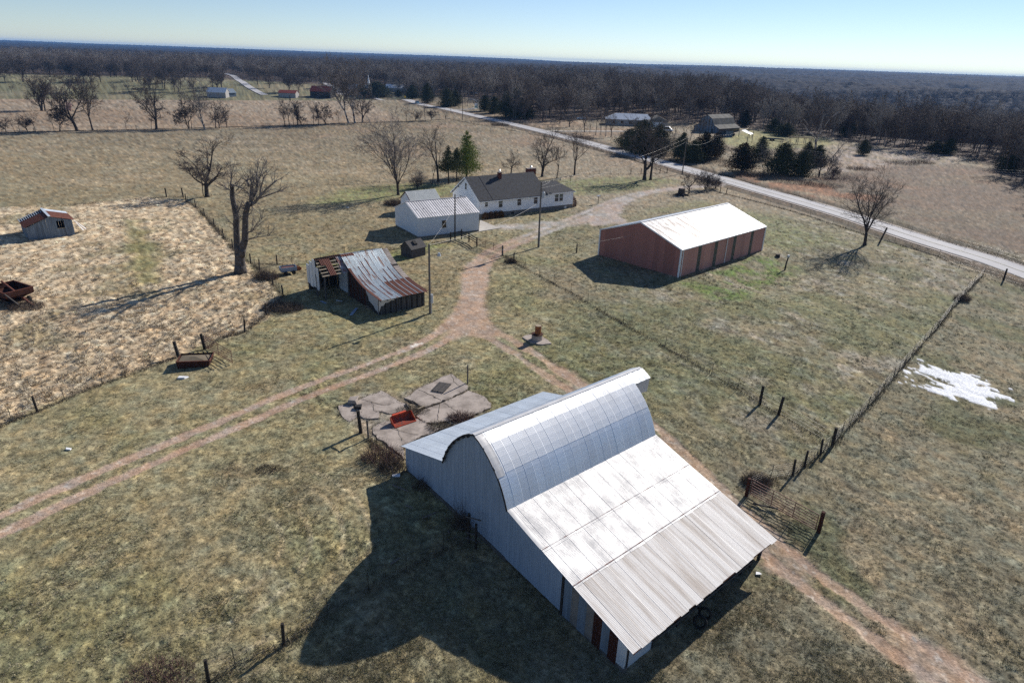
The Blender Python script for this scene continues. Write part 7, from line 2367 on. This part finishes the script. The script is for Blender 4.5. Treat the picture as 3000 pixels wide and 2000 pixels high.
keep = (np.abs(az_) < 47) & (w_ > 0.5) & (rd_ > 9) & (sd_ > 12)
dd_ = np.hypot(sx, sy)
keep &= rng.rand(len(sx)) < np.where(dd_ < 700, 1.0, 0.72)
house2 = G(1865, 372)
keep &= np.hypot(sx - house2.x, sy - house2.y) > 24
sx, sy, dd_ = sx[keep], sy[keep], dd_[keep]
sz = T(sx, sy)
order = np.argsort(sdf_poly(sx, sy, FOREST) + 0.12 * dd_)
near_i = order[:270]
far_i = order[270:]
print('wood trees', len(sx))
for j in near_i:
    me, hh = wood_src[j % 5]
    o = bpy.data.objects.new('woodland_tree', me)
    COL.objects.link(o)
    o.location = (sx[j], sy[j], sz[j] - 0.2)
    s = rng.uniform(0.78, 1.12)
    o.scale = (s * 1.1, s * 1.1, s)
    o.rotation_euler = (0, 0, rng.uniform(0, 6.28))
    tag(o, 'bare brown hardwood at the front edge of the dark wood beyond the road', 'tree', 'woodland edge trees')
# the rest of the wood as one mass of real trees
P_ = np.stack([sx[far_i], sy[far_i], sz[far_i] - 0.2], -1)
mass('woodland', P_, rng.uniform(0.75, 1.15, len(far_i)), [m_ for m_, _ in wood_src])

# canopy of the woods too far off to tell trees apart
def far_canopy():
    az = np.radians(np.arange(-50, 50.01, 0.085))
    r = [1050.0]
    while r[-1] < 9500:
        r.append(r[-1] * 1.0065)
    r = np.array(r)
    A, Rg = np.meshgrid(az, r)
    x, y = (Rg * np.sin(A)).ravel(), (Rg * np.cos(A)).ravel()
    w = WOODF(x, y) * S(np.hypot(x, y), 1180, 1300)
    n1 = vnoise(x, y, 9, 201)
    n2 = fbm(x, y, 26, 202, 3)
    z = T(x, y) - 3 + w * (11 + 7.5 * (n1 ** 1.3) + 7 * (n2 - 0.5)) 
    na, nr = len(az), len(r)
    idx = np.arange(na * nr).reshape(nr, na)
    q = np.stack([idx[:-1, :-1], idx[1:, :-1], idx[1:, 1:], idx[:-1, 1:]], -1).reshape(-1, 4)
    q = q[w[q].max(1) > 0.02]
    used, inv = np.unique(q.ravel(), return_inverse=True)
    me = bpy.data.meshes.new('far_woodland')
    co = np.stack([x, y, z], -1)[used]
    me.vertices.add(len(used))
    me.vertices.foreach_set('co', co.ravel())
    me.loops.add(len(q) * 4)
    me.loops.foreach_set('vertex_index', inv.astype(np.int32))
    me.polygons.add(len(q))
    me.polygons.foreach_set('loop_start', np.arange(0, len(q) * 4, 4, dtype=np.int32))
    me.polygons.foreach_set('loop_total', np.full(len(q), 4, dtype=np.int32))
    me.update(calc_edges=True)
    me.materials.append(mat('far_canopy', (0.048, 0.043, 0.046), 0.95, 0, 0.05, col2=(0.020, 0.018, 0.021), vsc=0.03, thr=(0.35, 0.65), detail=8, bump=1.0, bsc=0.25, bdist=3.0))
    o = bpy.data.objects.new('far_woodland', me)
    COL.objects.link(o)
    o['kind'] = 'stuff'
    print('canopy', len(q))
far_canopy()

# ------------------------------------------------------------------ far things
print('far things')
def far_house(name, label, cat, px, L, Wd, he, hr, roof, wall, rz, base=None, windows=0, dz=0):
    p = G(*px)
    t = thing(name, label, cat, (p.x, p.y, p.z + dz), R(rz))
    MB().prism([(0, -1), (L, -1), (L, he), (0, he)], 0, Wd).obj('wall', wall, t)
    g1 = MB().add([(0, 0, he), (0, Wd, he), (0, Wd / 2, hr), (L, 0, he), (L, Wd, he), (L, Wd / 2, hr)], [(0, 1, 2), (3, 5, 4)])
    g1.obj('gable', wall, t)
    for sg in (-1, 1):
        y1 = Wd / 2 + sg * (Wd / 2 + 0.4)
        z1 = he - (hr - he) / (Wd / 2) * 0.4
        vs = []
        for xx in (-0.3, L + 0.3):
            vs += [(xx, Wd / 2, hr + 0.15), (xx, y1, z1 + 0.15), (xx, y1, z1), (xx, Wd / 2, hr)]
        MB().add(vs, [(0, 1, 5, 4), (1, 2, 6, 5), (2, 3, 7, 6), (3, 2, 1, 0), (4, 5, 6, 7), (0, 4, 7, 3)]).obj('roof_slope', roof, t)
    for i in range(windows):
        x = L * (i + 0.7) / (windows + 0.4)
        MB().box(x - 0.5, x + 0.5, -0.06, 0.02, 1.0, 2.2).obj('window', 'glass', t)
    return t
# old gambrel barn
gb_ = thing('gambrel_barn', 'old grey gambrel barn with mossy roof and faded blue boards', 'barn', (G(2061, 385).x - 3.6, G(2061, 385).y + 4.2, 0), R(-49))
GWd, GLn = 13.5, 17.0
gp = [(-0.6, 2.4), (2.6, 3.9), (4.0, 6.6), (6.75, 8.1), (9.5, 6.6), (10.9, 3.9), (14.1, 2.4)]
for i in range(len(gp) - 1):
    a, b = gp[i], gp[i + 1]
    fn = prof_fn([a, b])
    n_ = 8
    for k in range(n_):
        mb = MB()
        y0, y1 = -0.3 + k * (GLn + .6) / n_, -0.3 + (k + 1) * (GLn + .6) / n_ - 0.02
        jz = 0.02 * (k % 2)
        mb.add([(a[0], y0, a[1] + .1 + jz), (b[0], y0, b[1] + .1 + jz), (b[0], y1, b[1] + .1 + jz), (a[0], y1, a[1] + .1 + jz), (a[0], y0, a[1]), (b[0], y0, b[1]), (b[0], y1, b[1]), (a[0], y1, a[1])],
               [(3, 2, 1, 0), (4, 5, 6, 7), (0, 1, 5, 4), (1, 2, 6, 5), (2, 3, 7, 6), (3, 0, 4, 7)]).obj('roof_section', 'moss_roof', gb_)
def gz(x):
    return float(np.interp(x, [p[0] for p in gp], [p[1] for p in gp]))
n_ = 34
for i in range(n_):
    a, b = i * GWd / n_ + 0.01, (i + 1) * GWd / n_ - 0.01
    pr = 0.02 * (i % 3)
    for y0, y1 in ((-pr, 0.08), (GLn - 0.08, GLn)):
        MB().add([(a, y0, -1), (b, y0, -1), (b, y0, gz(b) - .05), (a, y0, gz(a) - .05), (a, y1, -1), (b, y1, -1), (b, y1, gz(b) - .05), (a, y1, gz(a) - .05)],
                 [(3, 2, 1, 0), (4, 5, 6, 7), (0, 1, 5, 4), (1, 2, 6, 5), (2, 3, 7, 6), (3, 0, 4, 7)]).obj('wall_board', 'blue_wall' if i % 4 else 'wood_grey', gb_)
MB().box(-0.05, 0.05, 0, GLn, -1, 2.5).box(GWd - .05, GWd + .05, 0, GLn, -1, 2.6).obj('side_wall', 'wood_grey', gb_)
for x_ in (5.0, 8.0):
    MB().box(x_ - 0.35, x_ + 0.35, -0.12, -0.06, 5.2, 6.0).obj('loft_opening', 'glass', gb_)
MB().box(9.6, 10.5, -0.12, -0.06, -0.2, 2.2).obj('door', 'wood_dark', gb_)
q = G(2125, 402)
ss_ = thing('open_shed', 'small open-fronted shed with a brilliant white roof sheet by the gambrel barn', 'shed', q, R(25))
MB().add([(0, 0, 3.0), (8, 0.5, 3.4), (8.5, 5, 2.0), (0.5, 5, 1.8), (0, 0, 2.9), (8, 0.5, 3.3), (8.5, 5, 1.9), (0.5, 5, 1.7)], [(0, 1, 2, 3), (7, 6, 5, 4), (0, 4, 5, 1), (1, 5, 6, 2), (2, 6, 7, 3), (3, 7, 4, 0)]).obj('roof', 'moss_roof', ss_)
MB().add([(7.2, -1.6, 3.0), (9.2, -1.4, 3.3), (12.2, -3.8, 1.7), (10.0, -4.2, 1.5), (7.2, -1.6, 2.9), (9.2, -1.4, 3.2), (12.2, -3.8, 1.6), (10.0, -4.2, 1.4)], [(0, 1, 2, 3), (7, 6, 5, 4), (0, 4, 5, 1), (1, 5, 6, 2), (2, 6, 7, 3), (3, 7, 4, 0)]).obj('roof_sheet', 'far_white', ss_)
for x_, y_ in ((0.3, 0.2), (4, 0.3), (8, 0.6), (8.2, 4.6), (0.6, 4.6), (11.8, -3.6), (9.9, -3.9)):
    MB().box(x_ - .08, x_ + .08, y_ - .08, y_ + .08, -0.3, 3.0 if y_ < 1 and y_ > 0 else 1.8).obj('post', 'wood_grey', ss_)
MB().box(0.5, 8.1, 4.6, 4.7, 0, 1.9).box(0, 3.8, -0.1, 0.0, 0, 2.6).obj('wall', 'blue_wall', ss_)
q = G(2134, 399)
tr_ = thing('tractor', 'old faded blue tractor parked under the open shed', 'tractor', q, R(30))
MB().box(0, 2.2, -0.4, 0.4, 0.7, 1.3).obj('bonnet', 'blue_wall', tr_)
MB().box(1.6, 2.6, -0.6, 0.6, 0.8, 1.1).box(2.2, 2.3, -0.5, 0.5, 1.1, 2.0).obj('seat_deck', 'blue_wall', tr_)
for x_, y_, r0_ in ((0.3, -0.75, 0.4), (0.3, 0.75, 0.4), (2.1, -0.9, 0.75), (2.1, 0.9, 0.75)):
    MB().tube((x_, y_ - 0.15, r0_), (x_, y_ + 0.15, r0_), r0_, r0_, 16).obj('wheel', 'rubber', tr_)
# ground trailer
q = G(2263, 412)
tl_ = thing('flat_trailer', 'low dark green flat trailer parked on the barn lawn', 'trailer', q, R(-12))
MB().box(-4.5, 4.5, -1.2, 1.2, 0.55, 0.72).obj('bed', 'leaf_pad', tl_)
MB().box(-4.4, 4.4, -1.15, -1.1, 0.72, 0.95).box(-4.4, 4.4, 1.1, 1.15, 0.72, 0.95).obj('side_rail', 'blue_tarp', tl_)
for x_ in (-0.8, 0.3):
    for y_ in (-1.25, 1.25):
        MB().tube((x_, y_ - .1, 0.36), (x_, y_ + .1, 0.36), 0.36, 0.36, 14).obj('wheel', 'rubber', tl_)
MB().beam((4.5, 0, 0.6), (5.9, 0, 0.5), 0.1, 0.1).obj('drawbar', 'leaf_pad', tl_)
# playset
q = G(2345, 422)
pl = thing('play_frame', 'tan timber play frame with a slanting ramp under the great sycamore', 'play frame', q, R(-8))
for x_ in (-4.5, -1.5, 1.5, 4.5):
    for y_ in (-1.3, 1.3):
        MB().box(x_ - .09, x_ + .09, y_ - .09, y_ + .09, -0.3, 2.6).obj('post', 'tan_wood', pl)
for y_ in (-1.3, 1.3):
    MB().beam((-4.6, y_, 2.6), (4.6, y_, 2.6), 0.14, 0.18).obj('beam', 'tan_wood', pl)
for k in range(16):
    MB().box(-4.5 + k * 0.6, -4.5 + k * 0.6 + 0.12, -1.6, 1.6, 2.7, 2.82).obj('rafter', 'tan_wood', pl)
MB().beam((-4.6, -1.3, 2.5), (-8.2, -1.6, 0.1), 0.5, 0.1).beam((-4.6, 1.3, 2.5), (-8.2, 1.0, 0.1), 0.5, 0.1).obj('ramp', 'tan_wood', pl)
# house in the wood
q = G(1776, 366)
h2 = thing('wood_house', 'long low house with pale blue-white hipped roof half hidden by trees', 'house', (q.x, q.y, q.z), R(-4))
MB().box(0, 22, 0, 9, -1, 2.8).box(20, 29, -4, 6, -1, 2.8).obj('wall', 'far_wall', h2)
MB().add([(-0.6, -0.6, 2.8), (22, -0.6, 2.8), (22, 9.6, 2.8), (-0.6, 9.6, 2.8), (4.5, 4.5, 5.4), (20, 4.5, 5.4)], [(0, 1, 5, 4), (1, 2, 5), (2, 3, 4, 5), (3, 0, 4), (3, 2, 1, 0)]).obj('roof', 'far_white', h2)
MB().add([(19.6, -4.6, 2.86), (29.6, -4.6, 2.86), (29.6, 6.6, 2.86), (19.6, 6.6, 2.86), (24.6, -4.6, 5.2), (24.6, 6.6, 5.2)], [(0, 1, 4), (1, 2, 5, 4), (2, 3, 5), (3, 0, 4, 5), (3, 2, 1, 0)]).obj('wing_roof', 'moss_roof', h2)
for x_ in (3, 7, 11, 15):
    MB().box(x_, x_ + 1.2, -0.06, 0, 0.9, 2.2).obj('window', 'glass', h2)
MB().box(22.5, 26, -4.06, -4, 0, 2.3).obj('garage_door', 'white', h2)
def far_car(name, label, cat, px, paint, rz, L=4.4, h=1.45, dz=0.0, group=None):
    p = G(*px)
    t = thing(name, label, cat, (p.x, p.y, p.z + dz), R(rz), group)
    pr = [(0, 0.35), (0, 0.75), (0.25, 0.92), (L * 0.26, 1.0), (L * 0.38, h), (L * 0.72, h), (L * 0.90, 1.02), (L, 0.92), (L, 0.4)]
    MB().prism(pr, -0.86, 0.86).obj('body', paint, t)
    MB().prism([(L * 0.29, 1.02), (L * 0.395, h - 0.07), (L * 0.71, h - 0.07), (L * 0.86, 1.03)], -0.88, 0.88).obj('side_window', 'glass', t)
    MB().add([(L * 0.265, -0.75, 1.03), (L * 0.265, 0.75, 1.03), (L * 0.375, 0.68, h - 0.03), (L * 0.375, -0.68, h - 0.03), (L * 0.275, -0.75, 0.98), (L * 0.275, 0.75, 0.98), (L * 0.39, 0.68, h - 0.06), (L * 0.39, -0.68, h - 0.06)], [(0, 1, 2, 3), (7, 6, 5, 4), (0, 4, 5, 1), (2, 6, 7, 3)]).obj('windscreen', 'glass', t)
    for x_ in (0.85, L - 0.85):
        for y_ in (-0.8, 0.8):
            MB().tube((x_, y_ - 0.12, 0.33), (x_, y_ + 0.12, 0.33), 0.33, 0.33, 16).obj('wheel', 'rubber', t)
    for y_ in (-0.65, 0.65):
        MB().box(-0.03, 0.02, y_ - 0.16, y_ + 0.16, 0.62, 0.78).obj('headlight', 'white', t)
    return t
rdir = ROAD[-60] - ROAD[-40]
cp = G(1228, 305)
i0 = np.argmin(np.hypot(ROAD[:, 0] - cp.x, ROAD[:, 1] - cp.y))
dv = ROAD[i0 - 3] - ROAD[i0 + 3]
dv /= np.linalg.norm(dv)
car = far_car('car', 'pale blue hatchback driving along the country road', 'car', (1228, 305), 'car_blue', math.degrees(math.atan2(-dv[1], -dv[0])), 4.4, 1.5, 0.14)
off = np.array([dv[1], -dv[0]]) * 1.5
car.location = (ROAD[i0][0] + off[0], ROAD[i0][1] + off[1], float(T(*ROAD[i0])) + 0.12)
far_car('parked_car', 'white car parked at the house in the wood, half hidden by trees', 'car', (1690, 350), 'far_white', 10)
far_car('parked_car', 'pale green-white vehicle parked beyond the black cedars', 'car', (1930, 384), 'far_white', -20, 6.5, 2.2)
for i, (x, y, c) in enumerate([(1352, 272, 'far_white'), (1368, 275, 'car_dark'), (1380, 276, 'car_dark'), (1392, 276, 'far_white')]):
    far_car('parked_car', ['white car at the near end of the church parking', 'first dark car of the church parking', 'second dark car of the church parking', 'white car at the wood end of the church parking'][i], 'car', (x, y), c, 20 * i, group='cars parked in the clearing by the church')
# church and its steeple
q = G(1128, 268)
ch = far_house('church_hall', 'long low hall with bright white roof behind the cedars', 'church hall', (1130, 268), 30, 14, 3.2, 6.2, 'far_white', 'far_wall', 3)
q = G(1081, 262)
stp = thing('steeple', 'slender white church steeple rising above the cedars', 'steeple', q)
MB().box(-0.9, 0.9, -0.9, 0.9, -2, 5.5).obj('tower', 'far_white', stp)
MB().add([(-1.0, -1.0, 5.5), (1.0, -1.0, 5.5), (1.0, 1.0, 5.5), (-1.0, 1.0, 5.5), (0, 0, 13.5)], [(0, 1, 4), (1, 2, 4), (2, 3, 4), (3, 0, 4), (3, 2, 1, 0)]).obj('spire', 'far_white', stp)
far_house('church', 'grey-roofed church building among the sycamores', 'church', (1015, 272), 20, 12, 3.5, 7, 'galv_blue', 'far_wall', -5)
far_house('red_roofed_barn', 'rust-red roofed barn larger of the two beyond the crest', 'barn', (909, 285), 18, 12, 5.0, 9.0, 'tile_red', 'wood_dark', -4, windows=0)
far_house('red_roofed_barn', 'low rust-red roofed shed beside the larger red barn', 'barn', (816, 284), 15, 8, 3.4, 5.4, 'tile_red', 'far_wall', -4)
far_house('white_roofed_shed', 'white roofed shed peeping over the field crest', 'shed', (607, 285), 15, 9, 4.0, 7.2, 'far_white', 'far_wall', 2)
far_house('blue_shed', 'small blue-grey shed peeping over the field crest', 'shed', (672, 285), 7, 7, 3.4, 6.2, 'blue_wall', 'blue_wall', 60)
far_house('long_shed', 'far white-roofed shed first of two against the dark wood', 'shed', (566, 183), 26, 12, 4, 8, 'far_white', 'far_wall', 3)
far_house('long_shed', 'far white-roofed shed second of two against the dark wood', 'shed', (621, 180), 22, 12, 4, 9, 'far_white', 'far_wall', -3)
far_house('far_house', 'far green-roofed pale house on the hillside lawn', 'house', (760, 208), 20, 10, 6, 12, 'blue_tarp', 'far_white', -4, windows=3)
for i, (x, y) in enumerate([(2905, 254), (2765, 300), (2725, 292)]):
    far_house('valley_house', ['tiny pale farm roof in the blue distance highest on the slope', 'tiny white roof deep in the wooded valley', 'second tiny white roof deep in the wooded valley'][i], 'house', (x, y), 26, 14, 5, 9, 'far_white', 'far_white', 10)
# trees around the far farms
FG = 'bare trees around the distant farms'
r_ = random.Random(8)
fw1 = ['round', 'tall', 'broad', 'low', 'dark', 'pale', 'thin', 'spreading', 'ragged', 'full']
for i in range(60):
    x = r_.uniform(390, 1080)
    y = r_.uniform(222, 272) if i % 3 else r_.uniform(205, 225)
    if 690 < x < 790 and i % 4: continue
    p = G(x, y)
    if WOODF(np.array([p.x]), np.array([p.y]))[0] > 0.5: continue
    loc_ = 'before the white roofed sheds' if x < 690 else 'by the side road' if x < 800 else 'around the red-roofed barns' if x < 960 else 'near the church'
    put_tree('%s bare distant tree %s' % (['wide', 'upright', 'dark', 'pale', 'small', 'tall', 'leaning', 'full', 'thin', 'round', 'lopsided', 'low'][i % 12], loc_), (x, y), None, ['oak', 'vase', 'tall', 'oak'][i % 4], 60 + i % 5, rz=i * 1.7, group='distant farm trees ' + loc_)
for i in range(34):
    x = r_.uniform(-20, 420)
    p = G(x, r_.choice((218, 222, 226, 240)))
    put_tree('bare tree of the fence row beyond the green field', (p.x, p.y, p.z), None, ['oak', 'tall', 'vase'][i % 3], 60 + i % 5, rz=i * 2.1, group='trees of the distant fence row')
for i, (x, y, tp, lb) in enumerate([(35, 272, 245, 'small leaning tree just behind the crest near the far left gap'), (335, 272, 236, 'grey tree behind the crest beside the brushy one'), (377, 272, 240, 'brushy dark tree behind the crest'), (425, 272, 215, 'tall slim tree behind the crest'), (205, 272, 215, 'full bare tree behind the crest under the canvas tree'), (240, 272, 212, 'second full bare tree behind the crest')]):
    put_tree(lb.replace('far left ', ''), (x, y), tp, 'vase' if i > 3 else 'tall', 60 + i % 5, group='bare trees just behind the crest')
# signs
q = G(1187, 297)
sg_ = thing('warning_sign', 'yellow diamond warning sign at the roadside', 'road sign', q, R(-10))
MB().box(-0.05, 0.05, -0.05, 0.05, -0.3, 2.6).obj('post', 'steel', sg_)
MB().add([(-0.85, -0.08, 2.7), (0, -0.08, 1.85), (0.85, -0.08, 2.7), (0, -0.08, 3.55), (-0.85, -0.04, 2.7), (0, -0.04, 1.85), (0.85, -0.04, 2.7), (0, -0.04, 3.55)], [(0, 1, 2, 3), (7, 6, 5, 4), (0, 4, 5, 1), (1, 5, 6, 2), (2, 6, 7, 3), (3, 7, 4, 0)]).obj('plate', 'yellow', sg_)
q = G(1395, 319)
s2_ = thing('turning_sign', 'pale green and white board at the church turning', 'sign', q, R(-10))
for x_ in (-0.9, 0.9):
    MB().box(x_ - .06, x_ + .06, -0.06, 0.06, -0.3, 3.2).obj('post', 'white', s2_)
MB().box(-1.0, 1.0, -0.12, -0.06, 1.7, 3.1).obj('board', 'far_white', s2_)
MB().box(-1.0, 1.0, -0.12, -0.06, 0.4, 1.6).obj('lower_board', 'green_sign', s2_)
q = G(1321, 330)
mb_ = thing('mail_box', 'white mailbox on a dark post at the church turning', 'mailbox', q)
MB().box(-0.08, 0.08, -0.08, 0.08, -0.3, 1.6).obj('post', 'post_wood', mb_)
MB().box(-0.3, 0.3, -0.6, 0.6, 1.6, 2.0).obj('box', 'white', mb_)

# ------------------------------------------------------------------ haze
hb_ = MB().box(-11500, 11500, -300, 12500, -80, 60).obj('haze', None)
hb_['kind'] = 'stuff'
hm = bpy.data.materials.new('haze')
hm.use_nodes = True
nt = hm.node_tree
for n_ in list(nt.nodes):
    if n_.type == 'BSDF_PRINCIPLED':
        nt.nodes.remove(n_)
out_ = [n_ for n_ in nt.nodes if n_.type == 'OUTPUT_MATERIAL'][0]
pv = nt.nodes.new('ShaderNodeVolumePrincipled')
pv.inputs['Color'].default_value = (0.22, 0.50, 1.0, 1)
pv.inputs['Density'].default_value = 0.00007
pv.inputs['Density Attribute'].default_value = ''
pv.inputs['Anisotropy'].default_value = 0.0
nt.links.new(pv.outputs[0], out_.inputs['Volume'])
hm.cycles.homogeneous_volume = True
hb_.data.materials.append(hm)
print('done')
